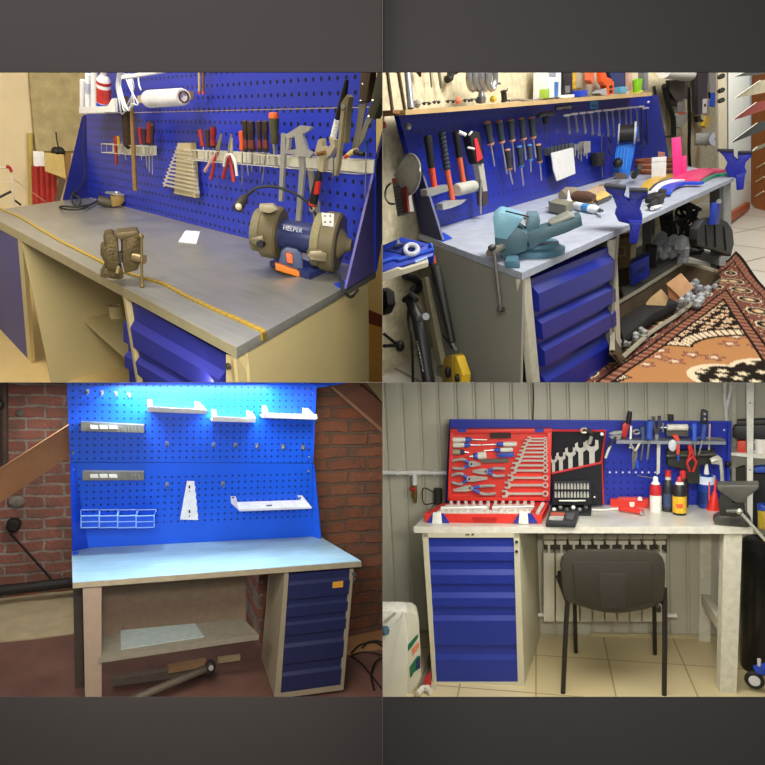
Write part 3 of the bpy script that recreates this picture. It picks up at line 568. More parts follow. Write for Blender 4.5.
# bench grinder
gq = on(296, 272); gf = R_.face(gq); k = R_.mpp(gq); og = M('#6f6447', .45, .15, .1, 30); gb = M('#27305f', .35, 0, .08)
t = T(R_, 'bench_grinder', 'blue two wheel bench grinder with olive wheel guards on the grey bench', 'grinder', gq)
t.part('base', G().prism([on(269.5, 267), on(309, 280), on(326, 273), on(288, 259)], V((0, 0, .016))), gb, bev=.004)
t.part('base_front', G().pp(R_, [(275, 263), (299.5, 271.5), (299.5, 277.5), (275.5, 270)], gf.off(.055), .02), M('#e07a1c', .45), label='orange front plate', bev=.002)
t.part('pedestal', G().pp(R_, [(278, 266), (281, 251), (286, 247), (297, 249), (302, 254), (304, 274), (296, 273)], gf.off(.03), .05), M('#4d5876', .45), bev=.004)
t.part('switch', G().pp(R_, [(285.8, 253), (292.5, 254.5), (293, 264), (286.8, 262.5)], gf.off(.05), .03), M('#e8703a', .4, emit=0), bev=.002, label='orange rocker switch')
A = R_.at(272, 232, gf.off(-.025)); Bq = R_.at(325, 241, gf.off(.015))
t.part('motor', G().lathe(A, Bq, [(0, 11 * k), (.08, 14 * k), (.2, 14.6 * k), (.85, 15 * k), (.95, 13.5 * k), (1, 12 * k)], 28), M('#2c335c', .3, 0, .06))
mp = gf.off(15.5 * k + .012); text(R_, 'HELPER', mp, (283, 229.5), (302, 232.8), 4.2, M('#d9dbe2', .4), t.e, t.base)
ax = (Bq - A).normalized()
def wheel(c, R, w, nm, lab):
    cc = A + (Bq - A) * c; u, v = frame(ax)
    d = t.part(nm, G().lathe(cc - ax * w / 2, cc + ax * w / 2, [(0, R * .5), (0, R * .92), (.12, R), (.88, R), (1, R * .92), (1, R * .5)], 36), og)
    return cc
c1 = wheel(.02, 25.5 * k, .045, 'wheel_guard', '')
t.part('grinding_wheel', G().lathe(c1 - ax * .043, c1 - ax * .02, [(0, 10 * k), (0, 21 * k), (1, 21 * k), (1, 10 * k)], 32), M('#7d7558', .9, 0, .2, 200))
t.part('guard_cap', G().pp(R_, [(259, 205.5), (273, 205), (278, 209), (270, 213.5), (259, 211)], gf.off(.05), .04), M('#a69a78', .45), bev=.002)
t.part('tool_rest', G().pp(R_, [(250, 238), (263, 236), (264, 243), (259, 247), (251, 243)], gf.off(.06), .04), M('#7c7256', .4, .4), bev=.002)
t.part('adjusting_knob', G().cyl(R_.at(259.5, 244, gf.off(.075)), R_.at(262.5, 243.5, gf.off(.05)), 3.3 * k, 12), BLACK)
c2 = wheel(1.13, 29 * k, .042, 'wheel_guard', '')
t.part('guard_boss', G().lathe(c2 + ax * .018, c2 + ax * .05, [(0, 16 * k), (.3, 13 * k), (.6, 7.5 * k), (1, 5.5 * k)], 24), M('#7b7052', .4, .2))
t.part('grinding_wheel', G().lathe(c2 - ax * .04, c2 - ax * .018, [(0, 8 * k), (0, 26 * k), (1, 26 * k), (1, 8 * k)], 32), M('#8a815f', .9, 0, .2, 200))
t.part('eye_shield_bracket', G().pp(R_, [(321.5, 212.5), (334, 214), (333.5, 227), (322.5, 225.5)], gf.off(.10), .004), M('#e1ddd0', .4, .3), label='white perforated plate')
for x in (325, 330.3): t.part('bolt', G().cyl(R_.at(x, 216, gf.off(.102)), R_.at(x, 216, gf.off(.095)), 1.1 * k, 8), DARKSTEEL); t.part('bolt', G().cyl(R_.at(x, 222, gf.off(.102)), R_.at(x, 222, gf.off(.095)), 1.1 * k, 8), DARKSTEEL)
t.part('tool_rest', G().pp(R_, [(307, 255), (310, 251.5), (320, 250.5), (327, 254), (326, 262), (310, 260)], gf.off(.11), .05), M('#857a5c', .4, .4), bev=.002)
t.part('lamp_neck', G().tube(wavy(R_, gf.off(-.03), [(322, 231), (316, 215), (308, 203), (298, 195.5), (285, 189.5), (272, 186.5), (260, 187), (252, 191), (246.5, 196)]), 1.4 * k, 8), BLACK)
lh = t.part('lamp_head', G().lathe(R_.at(246, 195.5, gf.off(-.03)), R_.at(237.5, 208.5, gf.off(-.0)), [(0, 1.8 * k), (.2, 4 * k), (.75, 5 * k), (1, 5.4 * k), (1, 4 * k), (.9, 4 * k)], 18), M('#3d3527', .45)); t.part('lens', G().ball(R_.at(238.6, 206.7, gf.off(.006)), 3.3 * k), M('#d6cdb4', .2), under=lh)
t.part('power_cord', G().tube(smooth3([on(330, 268) + V((0, 0, .02)), R_.at(339, 276, zp(.02)), R_.at(342.5, 287, rp.off(.03)), R_.at(347, 295, rp.off(.04)), R_.at(352, 296.5, rp.off(.035)), R_.at(358, 290, rp.off(.015))], 6), .0035, 6), RUBBER)
# ================================================================= BAY 2: bench with the teal vise, rug in front (upper right)
R_ = TR; top = zp(0); FL2 = -.52; fl = zp(FL2)
def P2(x, y, z=0): return R_.at(x, y, zp(z))
F = P2(522, 272.7); FR = P2(734.3, 177.4); LBc = P2(419, 233.8); BLc = P2(439.5, 227.5); BRc = P2(668, 161)
FPL = R_.vp(F, FR); LPL = R_.vp(F, LBc); BPL = R_.vp(BLc, P2(615, 176.1)); WPL = BPL.off(-.07); tz = R_.at(522, 280, FPL).z
B0 = BPL.off(.003); D1 = BPL.off(.03); D2 = BPL.off(.06)
osb = M('#c9bd9c', .8, 0, .22, 38, .25, 90)
blue2 = pegboard('pegboard_deep', '#0f2390', .048, .006, .4, '#0a1140')
# setting
struct(R_, 'floor', G().box((3.0, -.3, FL2 - .02), (9, 3.4, .04)), None or (lambda: tile)() if False else M('#c7c2b2', .35, 0, .06, 10))
wl = G().pp(R_, [(340, 20), (719, 30), (719, 330), (340, 480)], WPL, .03); struct(R_, 'wall_back', wl, osb)
WW = R_.vp(P2(722, 229, FL2), P2(751, 206.5, FL2))
struct(R_, 'wall_right', G().pp(R_, [(717, 30), (749.6, 30), (749.6, 207), (717, 236)], WW, .01), M('#c9c9bf', .75, 0, .05, 6))
struct(R_, 'trim_post', G().pp(R_, [(717.5, 30), (726.5, 30), (727.5, 226), (719.5, 230)], WW.off(.02), .012), M('#b8ad92', .7, 0, .1, 12))
struct(R_, 'trim_seam', G().pp(R_, [(726.8, 30), (728.2, 30), (728.8, 226), (727.4, 226)], WW.off(.02), .02), M('#5d5a52', .7))
struct(R_, 'baseboard_right', G().pp(R_, [(729, 215), (750, 202), (750, 209), (729, 224)], WW.off(.03), .03), M('#9c4a22', .5))
for i, (a, b) in enumerate((((386, 60), (392.5, 111)), ((396.5, 60), (405, 110)))): struct(R_, 'trim_wall_joint', G().tube([R_.at(*a, WPL.off(.004)), R_.at(*b, WPL.off(.004))], .006, 4), M('#4a3d2b', .8))
# tiled floor joints as their own material
m, nt = newmat('floor_tiles_cream'); tc = nt.n('TexCoord'); mp = nt.n('Mapping', {0: (tc, 3)}); mp.inputs['Rotation'].default_value = (0, 0, .32)
br = nt.n('TexBrick', {'Vector': (mp, 0), 'Color1': lin('#c4bead'), 'Color2': lin('#cdc7b8'), 'Mortar': lin('#837a69'), 'Scale': 1.0, 'Mortar Size': .008, 'Brick Width': .62, 'Row Height': .62}, offset=0.0)
nt.out(nt.n('BsdfPrincipled', {'Base Color': (br, 0), 'Roughness': .3})); bpy.data.objects['floor.001'].data.materials[0] = m
# pine board with display racks
WD = R_.vp(P2(750.5, 207, FL2), P2(770, 212, FL2))
t = T(R_, 'pine_rack', 'orange pine display rack with tilted covers by the white wall', 'rack', P2(757, 211, FL2))
m, nt = newmat('pine'); tc = nt.n('TexCoord'); mp = nt.n('Mapping', {0: (tc, 3)}); mp.inputs['Scale'].default_value = (12, 12, 1.2); nz = nt.n('TexNoise', {'Vector': (mp, 0), 'Scale': 2.5, 'Detail': 5.0, 'Distortion': 1.2}); cc = nt.mix(nz, lin('#b5692a'), lin('#8a4717')); nt.out(nt.n('BsdfPrincipled', {'Base Color': colout(cc), 'Roughness': .45})); pine = m
t.part('board', G().pp(R_, [(752, 30), (790, 30), (790, 224), (757, 210.5), (750.5, 203)], WD, .04), pine)
for a in ((755.5, 196.5), (756, 182), (757, 168)): t.part('rack_slot', G().rod(R_, [a, (a[0] + 8, a[1] - 5)], WD.off(.006), .8, 6), M('#d9c8a8', .6))
for i, (q, hx, lb) in enumerate((([(735, 98), (760, 80.5), (775, 79), (768, 92), (742, 97)], '#c9bc96', 'pale tilted booklet second from the top of the pine rack'), ([(732, 120), (756, 102.5), (775, 99), (768, 109), (741, 118)], '#9c3a24', 'red brown tilted booklet in the middle of the pine rack'), ([(730.5, 142.5), (757, 123), (775, 119), (768, 128), (752, 135), (733, 142.5)], '#33352f', 'dark green tilted booklet with pale edge on the pine rack'), ([(750, 153), (757, 147), (775, 140), (775, 143), (757, 150)], '#7b7a62', 'lowest tilted booklet of the pine rack'), ([(733, 77), (742, 73.5), (775, 66), (775, 71), (757, 75)], '#58554a', 'topmost booklet of the pine rack'))):
    t2 = T(R_, 'booklet', lb, 'booklet', R_.at(*q[0], WW.off(.3)), 'booklets in the pine rack'); t2.part('cover', G().pp(R_, q, WW.off(.3), .006), M(hx, .5, 0, .3, 9)); t2.part('page_edge', G().rod(R_, [q[0], q[1]], WW.off(.302), .5, 5), M('#d8d2c2', .6))
# ---- bench
t = T(R_, 'workbench', 'long grey topped bench with blue drawer cabinet behind the patterned rug', 'workbench', V((1.2, .35, FL2)))
ws = galv('bench_zinc', '#a4a9b4', .5, .15, (14, 14, 14))
t.part('worktop', G().prism([F, FR, BRc, BLc, LBc], V((0, 0, tz))), ws, sharp=20)
side = M('#8f8d80', .5, 0, .06, 5); post = M('#b8b29c', .5)
u = (FR - F).normalized(); lv = (LBc - F); lv = lv * .82
def dn(p, a=tz): q = p.copy(); q.z = a; return q
inn = V((0, 0, FL2 - tz))
t.part('side_panel', G().prism([dn(F) + u * .006, dn(F) + u * .02, dn(F) + lv + u * .02, dn(F) + lv + u * .006], inn), side)
pr = R_.at(619, 240, FPL); pr.z = tz
t.part('side_panel', G().prism([pr, pr - u * .02, pr - u * .02 + lv, pr + lv], inn), side)
t.part('back_panel', G().prism([dn(F) + lv, dn(F) + lv * .97, pr + lv * .97, pr + lv], inn), side)
t.part('post', G().pp(R_, [(522.6, 279.5), (530.2, 276.5), (540.5, 386), (533, 386)], FPL.off(-.004), .02), post); t.part('post', G().pp(R_, [(612.8, 240), (616.6, 238.5), (621.3, 357.5), (616.5, 360)], FPL.off(-.004), .02), post)
dm = M('#14207f', .42, 0, .12, 200)
for q in (((530.2, 279.4), (608.5, 247), (609.5, 277.3), (533, 311)), ((533.2, 311.5), (609.5, 277.8), (610, 300.8), (536.6, 338.5)), ((536.7, 339), (610, 301.3), (610.8, 324.6), (539, 365.5)), ((539.1, 366), (610.8, 325.1), (612.4, 361.5), (541, 402))): t.part('drawer', drawer_geo(R_, q, FPL.off(-.022), .022, [(0, .05), (.2, .05), (.42, 1), (1, 1)]), dm, flat=True)
t.part('bottom_rail', G().pp(R_, [(540, 403), (617, 360), (617, 363), (540, 406)], FPL.off(-.02), .02), BLACK)
legm = M('#8b8a84', .45, .2)
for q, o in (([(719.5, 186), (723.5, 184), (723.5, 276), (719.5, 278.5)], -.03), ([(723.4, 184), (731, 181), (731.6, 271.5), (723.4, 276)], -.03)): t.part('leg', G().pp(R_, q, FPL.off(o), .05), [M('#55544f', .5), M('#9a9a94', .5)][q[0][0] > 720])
t.part('leg', G().pp(R_, [(651, 205), (655, 203), (655, 250), (651, 252)], FPL.off(-.35), .05), legm)
zS = R_.at(719, 258, FPL).z
t.part('stretcher', G().pp(R_, [(684, 246.5), (719.5, 257.5), (719.5, 266), (684, 255)], R_.vp(P2(684, 250, zS), P2(719, 260, zS)), .04), legm)
t.part('lower_shelf', G().prism([P2(624, 297, zS), P2(686, 252.5, zS), P2(683, 243, zS), P2(664, 232, zS), P2(612, 262, zS)], V((0, 0, -.03))), M('#77756d', .5, .2))
# ---- pegboard
t = T(R_, 'pegboard', 'deep blue tool panel with a wooden shelf above the teal vise bench', 'pegboard', P2(540, 198))
tl_, tr_, brp, blp = R_.at(398, 113, BPL), R_.at(652, 95.2, BPL), R_.at(654, 165.5, BPL), R_.at(430, 230.3, BPL); brp.z = blp.z = .001
t.part('panel', G().prism([blp, brp, tr_, tl_], -BPL.n * .02), blue2)
t.part('side_panel', G().pp(R_, [(443, 242.4), (403.8, 114.5), (398, 112.5), (420.5, 234.3)], LPL.off(-.01), .008), M('#111b52', .5))
Pf = P2(671, 169); Af = Pf + BPL.n * (BPL.p - Pf).dot(BPL.n)
t.part('side_panel', G().prism([Pf, Af, tr_, tr_ + BPL.n * .04], -u * .01), M('#0f1c72', .45))
t.part('foot_bracket', G().prism([P2(442, 242, .001), P2(452, 238.6, .001), P2(443, 233, .001), P2(441, 236, .001)], V((0, 0, .004))), BLUE)
t.part('screw', G().ball(R_.at(408, 126.5, D1), .012), STEEL); t.part('screw', G().ball(R_.at(648, 102.5, BPL), .012), STEEL)
sh = BPL.off(.13); plankm = M('#b99a68', .6, 0, .15, 14)
g = G().pp(R_, [(405.5, 110), (480, 104.8), (570, 98), (652, 92), (652, 95.8), (570, 102.2), (480, 109.6), (405.5, 115)], sh, .17)
plank = single(R_, 'shelf_plank', 'long pine plank lying along the top of the deep blue panel', 'shelf', g, plankm)
single(R_, 'shelf_plank', 'short dark end piece of the plank at the wall corner', 'shelf', G().pp(R_, [(392.5, 110), (405.2, 110), (405.2, 115), (393, 113)], sh.off(-.02), .12), M('#8a6236', .6))
tl_text = T(R_, 'panel_badge', 'white lettered badge on the panel right of the T handle', 'badge', R_.at(564, 107, B0))
bd = tl_text.part('plate', G().pp(R_, [(556, 105.5), (572.5, 104.2), (572.5, 109.6), (556, 110.9)], B0, .002), M('#12153f', .5)); text(R_, 'caortuly', B0.off(.001), (556.5, 109.8), (572, 108.2), 3.4, M('#e8e4d8', .5), tl_text.e, tl_text.base)
s_ = T(R_, 'sticker', 'light blue square sticker under the plank', 'sticker', R_.at(594, 109, B0)); s_.part('sheet', G().pp(R_, [(590.2, 101.5), (598.2, 100.8), (598.2, 108.6), (590.2, 109.3)], B0, .002), M('#4fa6dc', .5))
for x in (591.6, 593.6, 595.6): s_.part('symbol', G().pp(R_, [(x, 104.5), (x + 1.3, 104.4), (x + 1.3, 107), (x, 107.1)], B0.off(.001), .001), M('#2b5f9e', .5))
# ---- hammers, saw
def hammer(a, b, c, d, rb, cols, head, hm, label, hw=.03, cyl=False, ridged=False):
    A, Bp, C = (R_.at(*p, D2) for p in (a, b, c)); k = R_.mpp(A); t = T(R_, 'hammer', label, 'hammer', C, 'hammers on the deep blue panel')
    if ridged:
        g = G(); n = 9
        for i in range(n): g.lathe(A.lerp(Bp, i / n), A.lerp(Bp, (i + .8) / n), [(0, rb * .85 * k), (.3, rb * k), (.7, rb * k), (1, rb * .85 * k)], 12)
        g.cyl(A, Bp, rb * .8 * k, 12); t.part('grip', g, cols[0])
    else: t.part('grip', G().lathe(A, Bp, [(0, .8 * rb * k), (.05, rb * k), (.5, .9 * rb * k), (1, .85 * rb * k)], 12), cols[0])
    t.part('handle', G().lathe(Bp, C, [(0, .8 * rb * k), (.5, .72 * rb * k), (1, .75 * rb * k)], 12), cols[1], label='orange shaft')
    if cyl:
        H = [R_.at(*p, D2.off(.01)) for p in head]; t.part('head', G().lathe(H[0], H[1], [(0, 5.6 * k), (.08, 6.4 * k), (.9, 6.2 * k), (1, 5.4 * k)], 18), hm)
    else: t.part('head', G().pp(R_, head, D2.off(.02), hw), hm, bev=.003)
    return t
OR2 = M('#d2603a', .45, 0, .08)
hammer((427.5, 135.5), (431.5, 167.5), (434.5, 187), None, 4.2, [BLACK, M('#d9482c', .45)], [(427.2, 189.5), (447.5, 184.5), (449, 191), (429.5, 197), (427.5, 196)], M('#a9a79e', .35, .6), 'club hammer with black grip and silver block head nearest the sieve')
hammer((441.5, 132), (447, 169.5), (452.5, 199.5), None, 3.9, [M('#2c3038', .6), OR2], [(442.3, 204), (450, 200.5), (460, 200), (467.5, 199.3), (461, 204.5), (452, 208), (443.5, 210)], M('#c4c2ba', .3, .6), 'hammer with ribbed grip and pointed steel head', ridged=True)
hammer((455.8, 131), (459.3, 157), (463.5, 182.5), None, 3.7, [BLACK, OR2], [(456, 190), (474.5, 186)], M('#a8a698', .6), 'mallet with a grey drum head beside the folding saw', cyl=True)
t = T(R_, 'peg_hook', 'white wire hook holding the mallet on the deep blue panel', 'hook', R_.at(461, 134, D2)); t.part('wire', G().tube([R_.at(459, 132, D2.off(.04)), R_.at(466, 135, D2.off(.06))], .007, 6), WHITE)
k = R_.mpp(R_.at(475, 160, D2)); t = T(R_, 'folding_saw', 'pruning saw with red and black grip and grey sheath', 'saw', R_.at(486, 205, D2))
t.part('grip', G().pp(R_, [(469.5, 133), (473, 131.3), (479, 132), (480.5, 136), (484, 160), (483.5, 163.5), (476.5, 164), (474, 155)], D2.off(.02), .035), BLACK, bev=.004); t.part('grip_inlay', G().pp(R_, [(474.5, 139), (477, 138), (483, 158), (477.5, 162)], D2.off(.024), .02), M('#c42f37', .5), label='red inlay')
t.part('sheath', G().pp(R_, [(478, 164), (483.5, 163.5), (487.5, 191), (483.5, 193)], D2.off(.012), .025), M('#a39f90', .5)); t.part('sheath_tip', G().pp(R_, [(482, 192), (487.6, 191), (488, 204), (483.5, 206)], D2.off(.014), .028), M('#3d332d', .6)); t.part('beaded_chain', G().tube(wavy(R_, D2.off(.03), [(481, 180), (480.5, 195), (480.5, 214)]), .006, 5), M('#99938a', .4, .6))
t.part('clip', G().rod(R_, [(468, 147.5), (474, 148.8)], D2.off(.03), 1.1, 6), M('#d8d4cc', .4)); t.part('clip', G().rod(R_, [(469, 135), (472, 131.5)], D2.off(.03), 1.0, 6), M('#d8d4cc', .4))
# ---- screwdrivers
gd = M('#30353d', .5); pk = M('#c08465', .5)
for i, (a, b, c, r) in enumerate((((487, 121.5), (491, 145.5), (494.5, 166.5), 4.0), ((498.8, 120.5), (502, 143.5), (507, 174), 3.7), ((510.3, 119.3), (512.3, 142), (515, 172), 3.7), ((521.3, 117.8), (523.5, 140.5), (526, 160), 3.6), ((531.3, 116.8), (533.3, 139), (536, 158), 3.5))):
    driver(R_, D1, a, b, c, r, [gd, pk], ORD[i].replace('first', 'nearest') + ' screwdriver of the upper row of five with tan collars', 'upper row of screwdrivers', sr=.26)
for i, (a, b, c, r, mt) in enumerate((((507.5, 149), (509.6, 170.5), (512.8, 184.5), 3.4, [M('#33302e', .5), M('#a8765c', .5)]), ((519, 145.8), (521.5, 167.5), (523.5, 186), 3.3, [M('#31343b', .5), M('#3b6fb0', .5)]), ((529.3, 144.5), (530.5, 161), (531, 172), 2.9, [M('#3b414d', .5), M('#4a86c4', .5)]), ((538.5, 144), (540, 163), (541.5, 181), 3.1, [M('#2c2a29', .5), M('#b07d5e', .5)]))):
    driver(R_, D1, a, b, c, r, mt, ['black screwdriver with tan cap, nearest of the lower row', 'dark screwdriver with blue cap in the lower row', 'short bright blue capped screwdriver in the lower row', 'black screwdriver farthest along the lower row'][i], 'lower row of screwdrivers', sr=.26)
k = R_.mpp(R_.at(546, 115, D2)); t = T(R_, 'tee_handle_driver', 'black T handle driver hanging right of the screwdrivers', 'driver', R_.at(546, 143, D1))
t.part('grip', G().tube([R_.at(538, 116, D2), R_.at(541, 114.6, D2), R_.at(551, 113.6, D2), R_.at(554, 113.6, D2)], [1.8 * k, 2.7 * k, 2.7 * k, 1.8 * k], 10), M('#33333b', .5)); t.part('collar', G().lathe(R_.at(545.5, 117, D2), R_.at(545.8, 123.5, D2), [(0, 3.2 * k), (1, 2.6 * k)], 12), BLACK); t.part('shaft', G().rod(R_, [(545.8, 123), (546.3, 143)], D2, .55, 6), DARKSTEEL)
# ---- hanging wrenches
wx = [(567, 115, 568.6, 132.5), (574.5, 113.7, 576.3, 130.7), (582.5, 112.7, 584.6, 131.5), (590.3, 111.9, 592, 133), (597.8, 110.8, 598.8, 134), (605.8, 110, 607.8, 134.5), (611.5, 109.6, 613.5, 135), (618.5, 108.6, 619.5, 132), (624.8, 108, 625.5, 124), (630, 107.4, 630.5, 124), (636, 107, 638, 140), (641, 106.5, 641.5, 146), (645.5, 108, 647.5, 150)]
for i, (x0, y0, x1, y1) in enumerate(wx):
    s = 1 - .02 * i; nm = ('nearest' if i == 0 else ('farthest' if i == 12 else ORD[i])) + ' wrench of the row hanging on hooks under the light blue sticker'
    wrench(R_, D1, (x1, y1), (x0, y0 + 1.5), 1.9, 1.5, 1.5 if i < 10 else 1.9, nm, 'wrenches in the hanging row', STEEL if i < 11 else DARKSTEEL, th=.008)
    h = T(R_, 'peg_hook', 'wire hook carrying the ' + ('nearest' if i == 0 else ('farthest' if i == 12 else ORD[i])) + ' wrench of the hanging row', 'hook', R_.at(x0, y0, D1), 'hooks of the hanging wrench row'); h.part('bar', G().tube([R_.at(x0 - 2.8, y0 + .5, D2), R_.at(x0 + 2.8, y0, D2)], .0055, 5), M('#d5d2cc', .4, .3))
t = T(R_, 'padlock_pouch', 'small black pouch on a chain hanging below the wrenches', 'pouch', R_.at(602, 165, D1)); t.part('pouch', G().pp(R_, [(597.3, 153), (606, 152), (605.3, 165), (598, 166.5)], D1.off(.02), .04), BLACK, bev=.006); t.part('chain', G().rod(R_, [(601.5, 135), (601.5, 153)], D1, .5, 5), M('#55504c', .5)); t.part('tail', G().rod(R_, [(601.8, 165), (602.5, 177)], D1, .5, 5), M('#6b655d', .5))
cable(R_, 'key_chain', 'thin chain hanging between the pouch and the blue stand', wavy(R_, D1, [(608, 137), (611, 143), (608.5, 149), (610.5, 155)]), .005, DARKSTEEL, 'chain')
# allen keys, note, bit rail
t = T(R_, 'key_rail', 'rail of small black hex keys above the paper note', 'rail', R_.at(556, 156, D1)); t.part('rail', G().pp(R_, [(548.5, 148.5), (574, 143), (574.5, 149), (549.5, 155.5)], D1, .03), M('#4a4c52', .5))
for i in range(6): x = 550.5 + i * 3.6; t.part('hex_key', G().rod(R_, [(x, 144.5 - i * .7 - (3 if i == 3 else 0)), (x + .3, 156 - i * .9)], D1.off(.008), .6, 5), DARKSTEEL)
single(R_, 'paper_note', 'white lined paper note clipped under the hex key rail', 'note', G().pp(R_, [(551.5, 153), (573, 147.5), (573.5, 150), (575.5, 173.5), (557, 181), (553.5, 170)], D1.off(.016), .004), M('#d8d8d6', .8, 0, .08, 60))
t = T(R_, 'file_rail', 'rail with small needle files right of the paper note', 'rail', R_.at(580, 158, D1)); t.part('rail', G().pp(R_, [(572, 146), (584, 143.5), (584, 148.5), (572, 151.5)], D1, .03), M('#807e7a', .5)); t.part('holder_block', G().pp(R_, [(584, 142), (590.5, 141), (590.5, 152), (584.5, 154)], D1.off(.02), .03), M('#8f8c82', .5))
for i, x in enumerate((574.5, 577.5, 580.5, 583.5, 586)): t.part('file', G().rod(R_, [(x, 144), (x + .8, 156 + (i % 3) * 2.5)], D1.off(.02), .75, 5), STEEL)
# ---- row above the plank
def sit(x, y, d=.05): return R_.at(x, y, BPL.off(d))
single(R_, 'metal_tube', 'bright metal tube leaning on the wall at the near end of the plank', 'tube', G().tube([R_.at(406, 60, BPL.off(.05)), R_.at(411, 108.5, BPL.off(.08))], [.010, .012], 10), M('#b6b9c0', .3, .7))
for i, (x, y, w) in enumerate(((426.5, 105.3, 9), (436.5, 104, 8), (450.5, 103.3, 10), (467, 102.3, 8), (474, 101.8, 9))):
    c = sit(x, y - 1.6); k = R_.mpp(c); lens = ['dark sunglasses lying nearest the metal tube on the plank', 'black folded glasses second along the plank', 'round black goggles third along the plank', 'black glasses fourth along the plank', 'dark sunglasses below the silver hook cluster'][i]
    t = T(R_, 'glasses', lens, 'glasses', sit(x, y), 'eyewear on the plank'); 
    for s in (-1, 1): t.part('lens', G().ball(sit(x + s * w * .26, y - 1.8), 1.9 * k, 10, (1.2, .7, .9)), BLACK)
    t.part('frame', G().tube([sit(x - w / 2, y - 2), sit(x, y - 3), sit(x + w / 2, y - 2)], .6 * k, 6), M('#26221f', .4))
for i, (x, y, hx) in enumerate(((458.5, 102.5, '#c7755a'), (417, 106, '#8b877c'), (493, 101, '#c2a133'))): single(R_, 'foam_plug', ['small orange ear plug between two black glasses', 'small grey clip near the metal tube', 'yellow and black clip at the plank edge near the spool'][i], 'plug', G().ball(sit(x, y - 2), .014, 8), M(hx, .6))
for i, (x, y0, y1, w) in enumerate(((403.5 + 27, 60, 87, .8), (440, 60, 87, 1.8))): pass
single(R_, 'wall_rod', 'thin black rod hanging on the wall above the sunglasses', 'rod', G().rod(R_, [(429, 60), (431.5, 87.5)], WPL.off(.03), .8, 6), DARKSTEEL)
single(R_, 'wall_rod', 'grey flat bar hanging on the wall beside the thin rod', 'bar', G().rod(R_, [(437, 60), (441.5, 88)], WPL.off(.03), [1.4, 1.8], 4), M('#77756e', .5, .4))
single(R_, 'wall_hook', 'black curved hook on the wall above the goggles', 'hook', G().tube(wavy(R_, WPL.off(.03), [(457, 70), (451, 73), (450, 78), (446.5, 79.5)]), [.008] + [.014] * 17 + [.008], 8), BLACK)
single(R_, 'wall_hook', 'small black spike on the wall near the thin rod', 'hook', G().tube([R_.at(418, 68, WPL.off(.03)), R_.at(420.5, 77, WPL.off(.03))], [.016, .003], 8), BLACK)
k = R_.mpp(R_.at(485, 80, D1)); t = T(R_, 'hook_cluster', 'cluster of overlapping silver plates hanging above the black spool', 'plates', R_.at(482, 90, D1))
for i in range(4): t.part('plate', G().ring(R_.at(473 + i * 6.2, 77.5, D1.off(.012 * i)), D1.n, 8.2 * k, 3.1 * k, 24, 8, sc=1.25), M('#a3a3a3', .3, .75))
t.part('bar', G().rod(R_, [(470, 82), (500, 83.5)], D1, 1.2, 6), DARKSTEEL)
t = T(R_, 'drill_chuck', 'grey chuck standing on the plank under the silver plates', 'chuck', sit(481.5, 103)); k = R_.mpp(sit(481, 100)); t.part('body', G().lathe(sit(482, 103.2), sit(481, 90), [(0, 3.4 * k), (.3, 4.3 * k), (.6, 3.8 * k), (.7, 3 * k), (1, 2.4 * k)], 16), M('#7c7c7c', .35, .7)); t.part('nose', G().lathe(sit(478.5, 103.2), sit(478.5, 97), [(0, 2.4 * k), (1, 2 * k)], 12), BLACK)
k = R_.mpp(sit(504, 100)); t = T(R_, 'wire_spool', 'small black wire spool standing alone on the plank', 'spool', sit(504.5, 101.5)); t.part('spool', G().lathe(sit(504.5, 101.6), sit(503.5, 90.5), [(0, 3.4 * k), (.12, 3.4 * k), (.16, 2.8 * k), (.84, 2.8 * k), (.88, 3.2 * k), (1, 3.2 * k)], 16), BLACK); t.part('pin', G().rod(R_, [(507, 91), (507.6, 88.3)], BPL.off(.05), .5, 5), BLACK)
cable(R_, 'cord_piece', 'thin loose cord lying along the plank beside the spool', wavy(R_, BPL.off(.06), [(509, 100.5), (518, 99.5), (530, 100.8), (541, 99), (548, 97.5)]), .006, M('#7d7566', .7), 'cord')
def crate(name, label, cat, px, m, dep=.08, off=.06, extra=()):
    t = T(R_, name, label, cat, R_.at(*px[-1], BPL.off(off)), 'things standing on the plank'); t.part('body', G().pp(R_, px, BPL.off(off), dep), m, bev=.003)
    for nm, q, mm in extra: t.part(nm, G().pp(R_, q, BPL.off(off + .003), .004), mm)
crate('carton', 'white printed carton standing on the plank left of black tool case', 'carton', [(550, 60), (561.5, 60), (561, 97), (549, 98)], M('#cfd2d2', .6), extra=[('print', [(555, 82), (558.5, 82), (558, 97), (555, 97.3)], M('#3a6aa8', .5)), ('print', [(550, 66), (556, 66), (556, 76), (550, 76)], M('#8b9299', .5))])
crate('marker_box', 'small green and blue box in front of the white carton', 'box', [(545.5, 89), (549.5, 88.5), (549.5, 98), (545.5, 98.4)], M('#8fae3a', .5), .03, .08)
crate('tool_case', 'tall black tool case with a disc emblem on the plank', 'case', [(563.5, 60), (572.5, 60), (572.5, 94), (564, 95)], M('#1f1d1d', .5), extra=[('dial', [(565.5, 86), (570, 85.5), (570, 92.5), (566, 93)], M('#8a8a88', .4, .5))])
crate('level_tool', 'yellow and black spirit level standing behind the blue cube', 'level', [(573, 60), (576.2, 60), (576.2, 88), (573.4, 89)], M('#c7a030', .5, 0, .6, 60), .03, .05)
crate('white_block', 'low white block on the plank below the black case', 'block', [(566.5, 95), (574.5, 94.2), (574.5, 97.3), (566.5, 98)], WHITE, .05, .09)
crate('storage_cube', 'small bright blue box on the plank', 'box', [(581, 90.5), (588, 89.7), (588, 96), (581, 97)], M('#1b3bb0', .45), .06, .08)
crate('beige_bag', 'cream rounded bag standing behind the small blue box', 'bag', [(580, 60), (600, 60), (600, 90), (596, 94), (588, 95), (582, 88)], M('#b9ae93', .75, 0, .15, 20), .07, .03)
t = T(R_, 'spring_clamp', 'bright orange clamp with angled jaw on the plank', 'clamp', sit(611, 95, .1)); m = M('#e0581f', .45)
